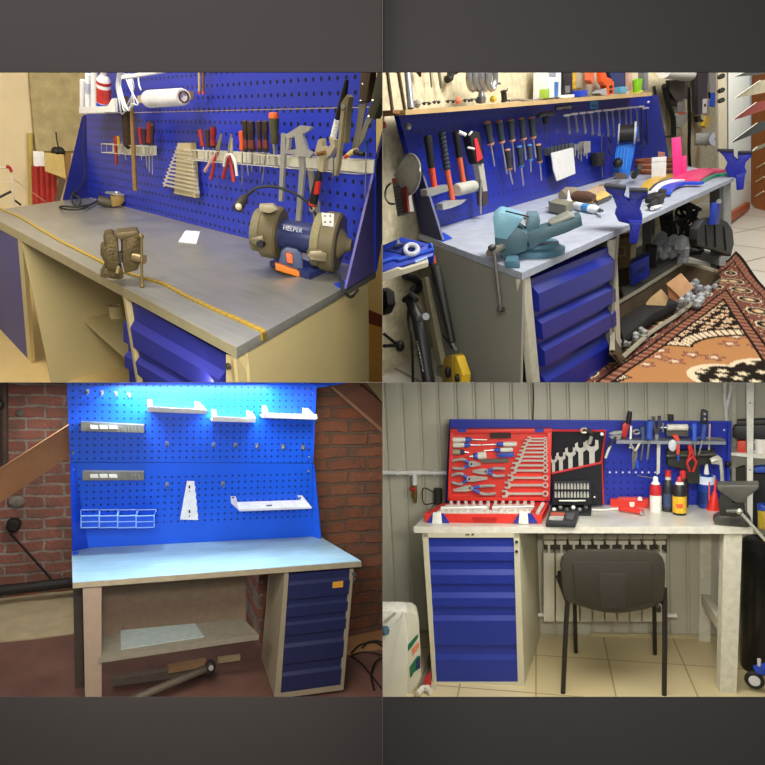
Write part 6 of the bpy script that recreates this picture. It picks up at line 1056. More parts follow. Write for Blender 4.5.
for i, (x, y) in enumerate(((87.5, 392), (102, 393), (116, 394), (129, 395.5))): phook(x, y, ORD[i].replace('first', 'nearest') + ' small hook of the row along the top edge of the blue tool wall', 'hooks along the top edge')
for i, (x, y) in enumerate(((167, 444), (213.5, 445), (235.5, 445.5), (257, 446), (283, 447), (303, 447.5))): phook(x, y, ['hook standing alone beside the upper steel rail', 'hook below the short white shelf, nearer end', 'hook below the short white shelf, middle of the row of five', 'hook just past the short white shelf', 'hook below the upper far shelf', 'last hook of the row at the far edge of the tool wall'][i], 'hooks across the upper tier')
for i, (x, y) in enumerate(((167, 485), (223, 484))): phook(x, y, ['hook beside the white tapered holder on the lower tier', 'hook above the wide white shelf tray'][i], 'hooks on the lower tier')
t = T(R_, 'wrench_holder', 'white tapered holder plate with toothed edge on the lower tier', 'holder', R_.at(189, 520, BPL)); hq = [(187, 481), (194.5, 481.2)] + [(194.6 + .34 * j + (.5 if j % 2 else -.3), 484 + 3.4 * j) for j in range(11)] + [(198.5, 520), (180, 519.6)]; t.part('plate', G().pp(R_, hq, BPL.off(.02), .004), wh)
for y in (487, 511.5): t.part('slot', G().pp(R_, [(188.6, y - 1.5), (190.2, y - 1.5), (190.2, y + 1.5), (188.6, y + 1.5)], BPL.off(.021), .002), BLACK)
for y in (489.5, 514.5): t.part('slot', G().cyl(R_.at(189.4, y + 1.5, BPL.off(.0215)), R_.at(189.4, y + 1.5, BPL.off(.019)), .004, 8), BLACK)
# cable on the floor
random.seed(4); fz = zp(FL3 + .02)
for i, pts in enumerate(([(351, 653), (360, 645), (375, 642), (384, 648), (392, 652)], [(352, 655), (365, 652), (380, 655), (390, 661)], [(351, 656), (362, 664), (372, 676), (383, 690), (390, 700)], [(362, 648), (368, 642), (378, 641), (388, 645)], [(374, 690), (371, 676), (374, 664), (382, 658), (390, 660)])): cable(R_, 'extension_cable', ORD[i] + ' loop of black cable on the floor beside the drawers', smooth3([R_.at(x, y, fz) for x, y in pts], 6), .005, BLACK, group='cable loops on the brick bay floor')
# ================================================================= BAY 4: white bench with red tool case, chair in front (lower right)
R_ = BR; top = zp(0); FL4 = -1.0; fz = zp(FL4)
def P4(x, y, z=0): return R_.at(x, y, zp(z))
F = P4(413.9, 526.8); FR = P4(753, 527); BPL = R_.vp(P4(445, 505), P4(728, 505)); FPL = R_.vp(F, FR); tz = R_.at(414, 532.6, FPL).z; WPL = R_.vp(P4(430, 631, FL4), P4(700, 637, FL4))
B0 = BPL.off(.004); D1 = BPL.off(.03)
def fp(x, y, o=0): return R_.at(x, y, FPL.off(o))
m, nt = newmat('floor_tiles_beige'); tc = nt.n('TexCoord'); mp = nt.n('Mapping', {0: (tc, 3)}); mp.inputs['Location'].default_value = (-.055, .07, 0)
br = nt.n('TexBrick', {'Vector': (mp, 0), 'Color1': lin('#c9b88c'), 'Color2': lin('#cfbf94'), 'Mortar': lin('#8e7d58'), 'Scale': 1.0, 'Mortar Size': .005, 'Brick Width': .46, 'Row Height': .46}, offset=0.0); nz = nt.n('TexNoise', {'Vector': (tc, 3), 'Scale': 8.0, 'Detail': 5.0}); mx = nt.mix(nt.math('MULTIPLY', nz, .35), (br, 0), lin('#a8946a')); nt.out(nt.n('BsdfPrincipled', {'Base Color': colout(mx), 'Roughness': .32}))
struct(R_, 'floor', G().box((.7, 0, FL4 - .02), (6, 2.6, .04)), m)
# ribbed metal wall
A = R_.at(370, 500, WPL); Bq = R_.at(790, 500, WPL); u = (Bq - A).normalized(); L = (Bq - A).length + 1.3; pts = []; x = 0; n = WPL.n
while x < L:
    for dx, o in ((0, 0), (.008, -.012), (.018, -.012), (.026, 0), (.075, .003)): pts.append(A + u * (x + dx) + n * o)
    x += .128
lo = [V((p.x, p.y, FL4)) for p in pts]; hi = [V((p.x, p.y, 1.4)) for p in pts]; g = G().grid([lo, hi]); g.grid([[p - n * .03 for p in hi], [p - n * .03 for p in lo]])
struct(R_, 'wall_back', g, M('#c6c2ae', .45, .1, .05, 5), sharp=20)
struct(R_, 'baseboard_back', G().pp(R_, [(590, 633.5), (740, 636), (740, 641), (590, 637.5)], WPL.off(.03), .02), M('#bdb08a', .5))
struct(R_, 'baseboard_back', G().pp(R_, [(370, 630), (432, 631), (432, 634), (370, 633)], WPL.off(.03), .02), M('#8f866c', .5))
k = R_.mpp(R_.at(415, 473, WPL)); PW = WPL.off(.07); pvc = M('#e3e2da', .35)
t = T(R_, 'water_pipe', 'white plastic pipe with a tee on the ribbed wall', 'pipe', R_.at(415, 485, PW)); t.part('pipe', G().rod(R_, [(376, 472.7), (455, 473)], PW, 2.2, 14), pvc); t.part('tee', G().rod(R_, [(409.5, 472.8), (420.5, 472.8)], PW, 3.0, 14).rod(R_, [(414.8, 473), (414.6, 484.5)], PW, 3.0, 14), pvc)
for x in (397.5, 435): t.part('clip', G().rod(R_, [(x - 1.5, 472.8), (x + 1.5, 472.8)], PW, 3.4, 14), pvc)
t.part('valve_body', G().rod(R_, [(414.6, 484), (415, 497), (416, 503)], PW, [2.4, 2.2, 1.0], 10), M('#a8843f', .35, .6)); t.part('valve_handle', G().rod(R_, [(409.5, 488.5), (415.5, 490)], PW.off(.02), [1.6, 2.0], 8), RED)
t = T(R_, 'wall_lamp_bracket', 'black wire bracket with a small drum on the ribbed wall below the pipe', 'bracket', R_.at(436, 503, PW)); t.part('wire', G().tube(wavy(R_, PW, [(434, 492), (424, 488), (422.5, 496), (424.5, 504), (434, 503)]), .6 * k, 6), BLACK); t.part('drum', G().rod(R_, [(438, 488.5), (438, 503.5)], PW, 4.2, 14), M('#38342d', .6))
cable(R_, 'wall_wire', 'thin dark wire hanging down the ribbed wall above the red case', wavy(R_, WPL.off(.02), [(532.5, 376), (533.5, 395), (533, 420)]), .005, DARKSTEEL, 'wire')
# radiator
RP = WPL.off(.16); t = T(R_, 'radiator', 'white sectional radiator under the bench behind the chair', 'radiator', R_.at(606, 622, RP)); rw = M('#dcd7c4', .4, 0, .03)
for i in range(10):
    x = 543.5 + i * 12.4; s = t.part('section', G().pp(R_, [(x, 553), (x + 11.2, 553), (x + 11.2, 622), (x, 622)], RP, .09), rw, bev=.008)
    t.part('grille_fin', G().pp(R_, [(x + .8, 541), (x + 10.4, 541), (x + 10.4, 544.5), (x + 6.6, 544.8), (x + 6.6, 553), (x + 4.6, 553), (x + 4.6, 544.8), (x + .8, 544.5)], RP.off(-.005), .05), rw, under=s); t.part('top_bar', G().pp(R_, [(x, 534.5), (x + 11.8, 534.5), (x + 11.8, 539.5), (x, 539.5)], RP, .09), rw, bev=.006, under=s)
t.part('dark_core', G().pp(R_, [(544, 537), (667, 537), (667, 553), (544, 553)], RP.off(-.07), .02), M('#4a4336', .8)); k = R_.mpp(R_.at(670, 616, RP)); t.part('valve', G().rod(R_, [(667, 615.5), (676.5, 615.5)], RP.off(-.03), [1.8, 2.6], 12), pvc); t.part('valve', G().rod(R_, [(538, 615), (544, 615)], RP.off(-.03), [1.8, 1.6], 12), pvc)
# ---- bench
t = T(R_, 'workbench', 'white bench with bright blue five drawer cabinet and leg frame', 'workbench', V((.95, .3, FL4))); wm = M('#d5d0bd', .4, .1, .04, 6)
t.part('worktop', G().prism([F, FR, P4(731, 504), P4(445, 504), P4(434, 507)], V((0, 0, tz))), galv('bench_pale', '#c9c8bb', .35, .3, (6, 6, 6)), sharp=20); t.part('front_edge', G().pp(R_, [(413.8, 526.7), (753, 527), (753, 533.8), (414, 532.9)], FPL.off(.002), .004), M('#dcd8c6', .4, .1))
ub_ = M('#c9c3a6', .45, 0, .04, 6); yv = V((u.y, -u.x, 0)); yv = yv if yv.dot(FPL.n) < 0 else -yv
kt = M('#22338f', .42, 0, .05, 20)
ax_, bx_, cx_, dx_ = fp(422.2, 532.5), fp(519, 532.7), fp(524.4, 686.7), fp(434.5, 690.5); back = R_.at(540.6, 635, fz) - R_.at(524.4, 686.7, fz); back.z = 0
t.part('side_panel', G().prism([bx_, cx_, cx_ + back, bx_ + back], -u * .012), ub_); t.part('side_panel', G().prism([ax_, dx_, dx_ + back, ax_ + back], u * .012), ub_)
t.part('post', G().pp(R_, [(422.2, 532.8), (428, 532.8), (437, 690), (434.5, 690.5), (433, 690)], FPL.off(.001), .02), ub_); t.part('post', G().pp(R_, [(513.6, 532.8), (519, 532.8), (524.4, 686.7), (518, 687)], FPL.off(.001), .02), ub_); t.part('bottom_rail', G().pp(R_, [(436.5, 682), (518.5, 682), (524.4, 687), (434.3, 690.6)], FPL.off(.001), .02), ub_); tr_ = t.part('top_rail', G().pp(R_, [(422.2, 532.6), (519, 532.6), (519, 537.6), (422.4, 537.6)], FPL.off(.001), .02), ub_)
t.part('maker_mark', G().pp(R_, [(465.5, 533.8), (469.5, 533.8), (469.5, 535.6), (465.5, 535.6)], FPL.off(.003), .002), M('#6b6038', .6)); t.part('maker_mark', G().pp(R_, [(471.5, 533.6), (474, 533.6), (474, 535.6), (471.5, 535.6)], FPL.off(.003), .002), M('#4f4826', .6))
lx = lambda y: 427.8 + (436.7 - 427.8) * (y - 537.3) / 145; rx = lambda y: 513.8 + (518.2 - 513.8) * (y - 537.3) / 145
for a, b, f0, f1 in ((537.5, 559.8, .40, .62), (560.1, 583, .40, .62), (583.3, 605.8, .40, .62), (606.1, 644.2, .24, .36), (644.5, 682.3, .25, .38)):
    t.part('drawer', drawer_geo(R_, [(lx(a), a), (rx(a), a), (rx(b), b), (lx(b), b)], FPL.off(-.014), .012, [(0, .1), (f0, .1), (f1, 1), (1, 1)]), kt, flat=True)
for y in (542, 551.5): t.part('lock', G().cyl(fp(516.6, y), fp(516.6, y, .012), .010, 10), BLACK)
lg = M('#d3ceb8', .45)
t.part('leg', G().pp(R_, [(724, 533.5), (742.3, 533.5), (736.5, 693), (720, 693.3)], FPL.off(-.01), .07), lg)
lb = R_.at(705, 642, fz); LP = R_.face(lb); t.part('leg', G().pp(R_, [(700, 533), (711.5, 533), (710.6, 642), (699, 642)], LP, .06), lg)
q0, q1 = R_.at(705, 596, LP), fp(728, 596.5 + 0, -.05); zz = q0.z; s1 = fp(722, 632, -.02); t.part('stretcher', G().prism([R_.at(701, 594, LP), R_.at(711, 595, LP), fp(726, 623, -.02), fp(721, 624, -.02)], V((0, 0, -.07))), lg)
single(R_, 'power_strip', 'thin white cable hanging inside the leg frame', 'cable', G().tube(wavy(R_, LP.off(.1), [(721, 535), (719.5, 545), (720, 556), (722, 566), (721.5, 575), (718.5, 560), (719.5, 545)]), .006, 6), pvc)
# ---- pegboard
t = T(R_, 'pegboard', 'navy blue tool panel behind the red case with a dotted row of holes', 'pegboard', P4(590, 504))
A, Bq, C, D = R_.at(445.2, 504.5, BPL), R_.at(728.5, 504.5, BPL), R_.at(731.5, 421.3, BPL), R_.at(449.4, 419.5, BPL); A.z = Bq.z = .001
t.part('panel', G().prism([A, Bq, C, D], -BPL.n * .02), pegboard('pegboard_royal', '#1c2c98', .0435, .0065, .42, '#0c1244', lim=(.0, .32)))
t.part('side_edge', G().pp(R_, [(449.4, 419.4), (451, 419.4), (446.8, 504.5), (445, 504.5)], BPL.off(.02), .02), M('#16247f', .45)); t.part('top_flange', G().pp(R_, [(449.4, 419.3), (731.5, 421.2), (731.5, 423), (449.4, 421.2)], BPL.off(.015), .015), M('#2638a8', .42)); t.part('side_flange', G().pp(R_, [(728.5, 422), (731.7, 422), (729, 504.5), (726.5, 504.5)], BPL.off(.02), .02), M('#22349c', .42))
for i in range(9): t.part('through_hole', G().cyl(R_.at(603.3 + i * 6.5, 472.3, BPL.off(.0015)), R_.at(603.3 + i * 6.5, 472.3, BPL.off(-.002)), .0062, 10), M('#c9c8be', .6), label='pale hole showing the wall')
t.part('screw', G().ball(R_.at(724.5, 430, B0), .009, 8), STEEL)
# ---- red case
lid = BPL.off(.10); base_d = .0; rc = M('#cf3328', .4, 0, .05, 20); rd = M('#b01d15', .45); bl_ = M('#23308c', .45)
t = T(R_, 'tool_case', 'large open red tool case full of tools on the white bench', 'case', P4(484, 520))
Lq = [(450.2, 430), (552, 429.4), (549.8, 500.5), (447.6, 500.5)]
t.part('lid_back', G().pp(R_, [(451, 431), (551, 430.4), (549, 500), (448.5, 500)], lid.off(.012), .05), M('#c9362b', .42, 0, .06, 30))
for q in ([(450.2, 429.6), (552, 429), (552, 433), (450.2, 433.6)], [(447.6, 497.5), (549.8, 497.5), (549.8, 501), (447.4, 501)], [(450.2, 429.8), (453.2, 429.8), (450.8, 501), (447.5, 501)], [(547.4, 429.4), (552, 429.2), (549.8, 501), (545.5, 501)]): t.part('lid_rim', G().pp(R_, q, lid.off(.035), .07), rc, bev=.003)
t.part('handle_slot', G().pp(R_, [(490.3, 432.6), (511, 432.4), (511, 438), (490.3, 438.2)], lid.off(.0365), .01), M('#2a0d0a', .6))
for x in (457, 534.5): t.part('lid_latch', G().pp(R_, [(x, 428.6), (x + 10, 428.4), (x + 9, 432.2), (x + 1, 432.4)], lid.off(.04), .02), bl_)
for a, b in (((497, 478), (501, 440)), ((458, 446), (495, 446))): pass
t.part('lid_step', G().pp(R_, [(500.5, 500), (533, 437), (546, 437), (545, 500)], lid.off(.016), .01), M('#d9382c', .42))
c0 = [P4(424.2, 520.5, .035), P4(541.5, 521, .035), R_.at(549, 501.5, lid.off(.03)), R_.at(443.5, 501.5, lid.off(.03))]; c0[2].z = c0[3].z = .035
fb = R_.vp(P4(425, 522.5), P4(541, 524)); FQ = [(423.8, 513.8), (542.2, 514.8), (541.2, 523.9), (425.3, 522.6)]; f3 = [R_.at(*p, fb) for p in FQ]; zt = f3[0].z; bk3 = [R_.at(442.5, 503, zp(zt)), R_.at(548.8, 502, zp(zt))]
g = G(); t.part('base_front', G().pp(R_, FQ, fb.off(.001), .012), rc, bev=.003)
t.part('base_tray', G().prism([f3[0], f3[1], bk3[1], bk3[0]], V((0, 0, -zt * .5))) , rd)
t.part('base_side', G().prism([f3[1], bk3[1], V((bk3[1].x, bk3[1].y, .003)), f3[2]], -u * .012), rc); t.part('base_side', G().prism([f3[0], bk3[0], V((bk3[0].x, bk3[0].y, .003)), f3[3]], u * .012), rc)
t.part('front_handle', G().pp(R_, [(472, 517.5), (497.5, 517.8), (496, 522), (473.5, 521.8)], fb.off(.006), .01), M('#a81b14', .5))
for q in ([(441, 510.2), (489, 509.8), (490, 505.5), (446, 505.5)], [(492, 509.8), (533, 509.5), (533, 505.3), (493, 505.4)], [(436, 513.6), (530, 513.6), (531, 510.8), (439, 510.8)]): t.part('white_insert', G().prism([R_.at(x, y, zp(zt + .001)) for x, y in q], V((0, 0, .006))), M('#cfc9bd', .45, 0, .25, 120))
for x, w in ((430.5, 13), (517, 15)):
    t.part('corner_foot', G().pp(R_, [(x + 2, 513.6), (x + w, 513.8), (x + w + 6, 523.3), (x - 4, 523)], fb.off(.008), .012), bl_); t.part('latch', G().pp(R_, [(x + 2.5, 512.5), (x + 10.5, 512.7), (x + 11.5, 524), (x + 1.5, 523.6)], fb.off(.014), .01), M('#e0ddd2', .35), bev=.002)
wt = M('#d8d6cd', .3, .4)
def sock(x, y, h, w, lab, grp, pl):
    A_ = R_.at(x, y, pl); k_ = R_.mpp(A_); s_ = T(R_, 'socket', lab, 'socket', A_, grp); s_.part('body', G().lathe(A_, R_.at(x, y - h, pl), [(0, w * k_), (.5, w * k_), (.55, w * .85 * k_), (1, w * .85 * k_), (1, w * .5 * k_)], 10), wt)
pz = R_.vp(R_.at(442, 504.5, zp(zt)), R_.at(549, 504, zp(zt)))
for i in range(12): sock(451 + i * 7.4, 506.2, 5, 2.2, ('nearest the pipe' if i == 0 else ORD[i] + ' from the pipe side') + ' of the back row of sockets in the red case', 'back row of sockets', pz)
pz2 = R_.vp(R_.at(435, 508.7, zp(zt)), R_.at(546, 508.5, zp(zt)))
single(R_, 'ratchet', 'long white ratchet handle lying in the red case tray', 'ratchet', G().rod(R_, [(441, 508.5), (447, 507.6), (487, 507.4)], pz2.off(.01), [2.2, 1.4, 1.7], 10), wt); single(R_, 'extension_bar', 'steel extension bar lying beside the white ratchet', 'bar', G().rod(R_, [(492, 507.2), (516, 507), (534, 506.6)], pz2.off(.01), [1.3, 1.5, 1.2], 10), M('#b9b9b4', .3, .6))
single(R_, 'breaker_bar', 'bright bar standing across the end of the red case tray', 'bar', G().tube([R_.at(537.5, 513, zp(zt + .01)), R_.at(543, 503.5, zp(zt + .02))], .012, 8), wt)
pz3 = R_.vp(R_.at(430, 512, zp(zt)), R_.at(543, 512.2, zp(zt)))
for i in range(14): sock(441 + i * 6.6, 512.6, 3.4, 1.7 + .4 * (i % 3 == 0), ('nearest the pipe' if i == 0 else ORD[i] + ' from the pipe side') + ' of the front row of sockets in the red case', 'front row of sockets', pz3)
# tools held in the lid
LT = lid.off(.024); hw = M('#c9c5b4', .45, 0, .05); hb = M('#2d4aa0', .45)
def ldrv(a, b, c, r, lab, cols=None, nm='screwdriver'):
    A_, B_, C_ = (R_.at(*p, LT) for p in (a, b, c)); k_ = R_.mpp(A_); s_ = T(R_, nm, lab, 'screwdriver', C_, 'screwdrivers in the red case lid')
    s_.part('handle', G().lathe(A_, A_.lerp(B_, .68), [(0, .6 * r * k_), (.08, r * k_), (.7, r * k_), (1, .85 * r * k_)], 12), (cols or [hw, hb])[0]); s_.part('collar', G().lathe(A_.lerp(B_, .66), B_, [(0, .9 * r * k_), (.6, .95 * r * k_), (1, .5 * r * k_)], 12), (cols or [hw, hb])[1], label='blue collar'); s_.part('shaft', G().lathe(B_, C_, [(0, .3 * r * k_), (1, .25 * r * k_)], 8), STEEL)
ldrv((452.3, 439.8), (472, 439.6), (487, 439.8), 2.7, 'top screwdriver at the pipe side of the red lid'); ldrv((452.7, 445.2), (470.5, 445), (481, 445), 2.6, 'second screwdriver at the pipe side of the red lid'); ldrv((452.2, 452), (464.5, 452), (469, 452.5), 2.9, 'short screwdriver, third at the pipe side of red lid', [M('#8f886c', .5), M('#2a2f4a', .5)])
ldrv((517, 444), (496.5, 444.2), (482, 445), 2.6, 'top screwdriver with handle towards the wrenches'); ldrv((513, 449.8), (494, 450), (484, 450.5), 2.4, 'second screwdriver with handle towards the wrenches'); ldrv((486.5, 455), (473.5, 456.3), (469.5, 456.5), 4.0, 'stubby round handled screwdriver in the red lid')
single(R_, 'hex_key_set', 'blue hex key set in the middle of the red lid', 'keys', G().pp(R_, [(497, 453.5), (514, 452.5), (513.5, 457), (498, 457.5)], LT.off(.008), .016), hb, bev=.002); single(R_, 'flat_file', 'dark grey file below the stubby screwdriver in the red lid', 'file', G().pp(R_, [(479.5, 459), (509, 458.8), (508.5, 462.4), (482, 462.8)], LT.off(.006), .012), M('#5d5850', .5, .3))
def lpl(jaw, piv, ends, lab, sp):
    t = pliers(R_, LT.off(.012), jaw, piv, ends, 3.0, 1.5, M('#c4c1b5', .3, .5), [M('#8f8c86', .5), M('#8f8c86', .5)], lab, 'pliers in the red case lid', sp=sp)
    P = R_.at(*piv, LT.off(.014)); k = R_.mpp(P)
    for m_ in sp: Q = R_.at(*m_, LT.off(.014)); t.part('collar', G().tube([P.lerp(Q, .25), P.lerp(Q, .75)], 1.7 * k, 8), hb, label='blue collar')
    return t
lpl((480.5, 464.3), (471, 464), ((452.3, 460.8), (452.5, 468)), 'topmost pliers with grey curved grips in the red lid', [(463, 459.3), (463, 468.5)]); lpl((472.5, 471.4), (486, 471.5), ((505, 468.8), (505, 475.3)), 'pliers facing the pipe side, in the middle of the red lid', [(495, 468.3), (495, 476)]); lpl((487.5, 478.3), (469, 479), ((451.5, 475.3), (451.7, 482.3)), 'long nose pliers in the lower part of the red lid', [(461, 473.7), (461, 484)]); lpl((453.5, 490.5), (470, 488), ((495, 485.7), (496, 493.4)), 'water pump pliers at the foot of the red lid', [(483, 486), (483, 494)])
for c in ((470.5, 464), (486.5, 471.5), (468.5, 479), (471, 487.2), (474, 494)): pass
for i, (y, x) in enumerate(zip((438.3, 441, 444.6, 448.3, 452.2, 456.4, 460.4, 465.1, 470.2, 477.4, 484.8, 493.3), (528, 525.5, 524, 522, 520.5, 518.8, 517, 514, 512.5, 509.5, 506.5, 504))):
    s = .55 + .045 * i; wrench(R_, LT.off(.006), (x + 1.5, y), (545.3, y), 3.6 * s, 2.9 * s, 2.1 * s, ['top', 'second', 'third', 'fourth', 'fifth', 'sixth', 'seventh', 'eighth', 'ninth', 'tenth', 'eleventh', 'lowest'][i] + ' steel wrench of the ladder in the red lid', 'wrench ladder in the red lid', M('#d3cfc2', .3, .6), th=.012)
# ---- black wrench roll
rp_ = BPL.off(.05); t = T(R_, 'wrench_roll', 'black cloth wrench roll with red edging hung on the navy panel', 'roll', R_.at(577, 505, rp_)); bk_ = M('#17171c', .85)
t.part('cloth', G().pp(R_, [(551.8, 430.2), (605.6, 430.6), (603.4, 505), (551, 503)], rp_, .006), bk_); t.part('pocket', G().pp(R_, [(551.5, 473.7), (601.6, 462.4), (602.8, 504.6), (551, 503)], rp_.off(.014), .006), M('#1b1b20', .85)); red_ = M('#b8282c', .6)
t.part('edging', G().tube([R_.at(x, y, rp_.off(.004)) for x, y in ((551.8, 430.4), (605.4, 430.8), (601.3, 463), (603, 505))], .009, 6), red_); t.part('edging', G().tube([R_.at(551.6, 473.6, rp_.off(.018)), R_.at(601.6, 462.5, rp_.off(.018))], .008, 6), red_); t.part('snap_button', G().cyl(R_.at(602, 434, rp_.off(.012)), R_.at(602, 434, rp_), .011, 12), WHITE); t.part('snap_button', G().cyl(R_.at(594.5, 497, rp_.off(.022)), R_.at(594.5, 497, rp_.off(.012)), .006, 10), WHITE)
for i, (x, y, w) in enumerate(((553.5, 459.5, 3.6), (561, 456.5, 4.4), (570.5, 452.2, 5.0), (580.8, 447.5, 5.4), (592, 446, 6.4))): wrench(R_, rp_.off(.006), (x - .2, y), (x + .3, y + 40), w, w * .7, w * .82, ['smallest wrench of the black roll, beside the red lid', 'second smallest wrench of the black roll', 'middle wrench of the five in the black roll', 'second largest wrench of the black roll', 'largest wrench of the black roll, jaw upward'][i], 'wrenches in the black roll', M('#c9c6ba', .35, .4), th=.006)
t = T(R_, 'ring_spanner', 'dark jointed spanner with two pale rings on top of the roll', 'spanner', R_.at(588, 444, rp_)); k = R_.mpp(R_.at(585, 430, rp_)); t.part('ring_end', G().ring(R_.at(584, 430.5, rp_.off(.03)), BPL.n, 2.9 * k, 1.1 * k, sc=.75), M('#b9b3a0', .35, .5)); t.part('arm', G().tube([R_.at(586, 429.5, rp_.off(.03)), R_.at(591.5, 433, rp_.off(.03)), R_.at(591, 436, rp_.off(.03))], 2.2 * k, 8), M('#2a2622', .5)); t.part('slot_end', G().tube([R_.at(591.5, 436.5, rp_.off(.034)), R_.at(589, 444, rp_.off(.034))], 1.9 * k, 8), M('#b2aea0', .35, .5))
# ---- bit case and small case
bp_ = BPL.off(.13); t = T(R_, 'bit_case', 'open black bit case with two rows of silver bits before the roll', 'case', R_.at(571, 512, bp_)); t.part('lid', G().pp(R_, [(554, 481.5), (590.6, 480.3), (591.3, 505), (552, 505)], bp_, .02), M('#1d1d20', .6), bev=.003); bz = R_.at(571, 511, zp(0)); t.part('base', G().prism([P4(549.5, 512.5, .02), P4(591, 513, .02), P4(591.5, 505.5, .02), P4(552, 505, .02)], V((0, 0, -.018))), M('#1b1b1e', .6))
for r_, y in ((0, 483.5), (1, 491.8)):
    for i in range(11): x = 555.6 + i * 3.22; t.part('bit', G().rod(R_, [(x, y), (x, y + 3), (x, y + 5.6)], bp_.off(.008), [.8, 1.15, 1.15], 8), M('#d4d2c8', .3, .5))
t.part('bit_holder', G().rod(R_, [(559, 500.8), (574, 500.9), (585.5, 500.6)], bp_.off(.008), [.9, 1.3, .9], 8), M('#b5b3a8', .35, .5)); 
for i in range(6): t.part('bit_block', G().ball(P4(554 + i * 6.4, 509.5 - (i % 2) * 2, .03), .014, 8), [WHITE, M('#8f8e88', .4, .5), M('#55544f', .5)][i % 3])
sp_ = zp(.03); t = T(R_, 'socket_case', 'small dark case of sockets lying at the bench edge by the red case', 'case', P4(562, 522)); t.part('shell', G().prism([R_.at(549.4, 510.5, sp_), R_.at(579.2, 511, sp_), R_.at(575.3, 523, sp_), R_.at(545.5, 522.3, sp_)], V((0, 0, -.029))), M('#2b2c2e', .5), bev=.004); t.part('insert', G().prism([R_.at(551, 513, zp(.032)), R_.at(565, 513.3, zp(.032)), R_.at(564, 515.8, zp(.032)), R_.at(550.5, 515.5, zp(.032))], V((0, 0, .006))), M('#b0563f', .5)); t.part('insert', G().prism([R_.at(550, 517, zp(.032)), R_.at(564, 517.3, zp(.032)), R_.at(562.5, 520.5, zp(.032)), R_.at(549, 520, zp(.032))], V((0, 0, .008))), M('#a3a39b', .4)); t.part('lid_latch', G().prism([R_.at(567, 514, zp(.032)), R_.at(575, 514.2, zp(.032)), R_.at(573, 520, zp(.032)), R_.at(566, 519.5, zp(.032))], V((0, 0, .006))), M('#4a4b4d', .4))
# ---- red box, wire stripper
rb = R_.face(P4(630, 507.5)); t = T(R_, 'red_box', 'long low red box at the back of the white bench', 'box', P4(630, 508)); t.part('box', G().pp(R_, [(610.2, 499.5), (649, 499.3), (649, 508), (610.2, 508)], rb, .06), rc, bev=.004); t.part('emblem', G().pp(R_, [(629.5, 502), (634.5, 502), (634.5, 506), (632, 507.5), (629.5, 506)], rb.off(.001), .003), M('#d9d3c6', .5)); t.part('lid_strip', G().pp(R_, [(618, 498.3), (637, 498.3), (637, 499.8), (618, 499.8)], rb.off(-.005), .04), M('#d9544a', .45)); t.part('cap', G().lathe(R_.at(640, 500, rb), R_.at(640, 497, rb), [(0, .016), (1, .012)], 12), WHITE)
t = T(R_, 'wire_stripper', 'red handled cutter lying in front of the long red box', 'cutter', P4(634, 511)); t.part('handle', G().tube([P4(619, 508.6, .02), P4(630, 510.5, .02), P4(642, 512.6, .02)], .012, 8), rc); t.part('handle', G().tube([P4(621, 508, .02), P4(634, 509, .02), P4(643, 510.8, .02)], .010, 8), rc); t.part('tip', G().ball(P4(641.5, 512.8, .02), .014, 8), STEEL)
cable(R_, 'charger_wire', 'thin white cord lying from the bit case to the red box', smooth3([P4(592, 509.5, .008), P4(602, 510, .008), P4(614, 509, .008), P4(621, 508.8, .01)], 5), .006, M('#dcd9cc', .5), 'cord')
# ---- rack with tools
rk = BPL.off(.13); t = T(R_, 'tool_shelf', 'grey perforated tool shelf on the navy panel holding pliers and drivers', 'shelf', R_.at(670, 444, BPL)); gm = M('#8d9096', .4, .4); a, b = R_.at(616.5, 441.2, rk), R_.at(726, 442.6, rk); t.part('shelf_plate', G().prism([a, b, b - BPL.n * .13, a - BPL.n * .13], V((0, 0, .006))), gm); t.part('front_lip', G().pp(R_, [(616.5, 440.3), (726, 441.8), (726, 444.6), (616.5, 443.6)], rk.off(.001), .004), gm)
K1 = BPL.off(.08); K2 = BPL.off(.14); k = R_.mpp(R_.at(650, 440, K1))
t = T(R_, 'folding_knife', 'red handled knife with black grip sticking out of the tool shelf', 'knife', R_.at(627, 440, K1)); t.part('red_body', G().pp(R_, [(623, 424), (627, 421.5), (630, 423), (628.5, 430), (626, 438), (622, 437.5), (622, 431)], K1, .03), RED, bev=.003); t.part('black_grip', G().tube([R_.at(629.8, 411.5, K1), R_.at(629, 418, K1), R_.at(628, 424, K1)], [2.2 * k, 2.7 * k, 2.0 * k], 10), BLACK)
t = T(R_, 'joint_pliers', 'grey slip joint pliers with white grip at the near end of the tool shelf', 'pliers', R_.at(606, 458, K2)); t.part('jaw', G().pp(R_, [(609, 433.5), (614, 431.2), (622, 431), (622, 433.5), (615, 434.8), (611, 434.5)], K2, .02), M('#a9a79f', .35, .6)); t.part('jaw', G().pp(R_, [(609, 436.3), (616, 435.5), (622, 434.5), (620, 439.5), (613, 440)], K2, .02), M('#9a988f', .35, .6)); t.part('handle', G().tube([R_.at(616, 437, K2), R_.at(611, 443, K2), R_.at(609, 447, K2)], 1.4 * k, 8), BLACK); t.part('white_grip', G().tube([R_.at(610.5, 445.5, K2), R_.at(607.5, 452, K2), R_.at(605.5, 458, K2)], 1.3 * k, 8), M('#b9bcb2', .45))
single(R_, 'marking_stick', 'white stick standing beside the red handled knife', 'stick', G().rod(R_, [(631.2, 426), (630.5, 440), (630.2, 448)], K1, 1.1, 8), WHITE); single(R_, 'steel_ring_tool', 'small grey clamp behind the white stick', 'clamp', G().ring(R_.at(636.5, 432, K1), BPL.n, 3 * k, 1.2 * k, sc=.7), M('#85847f', .4, .5))
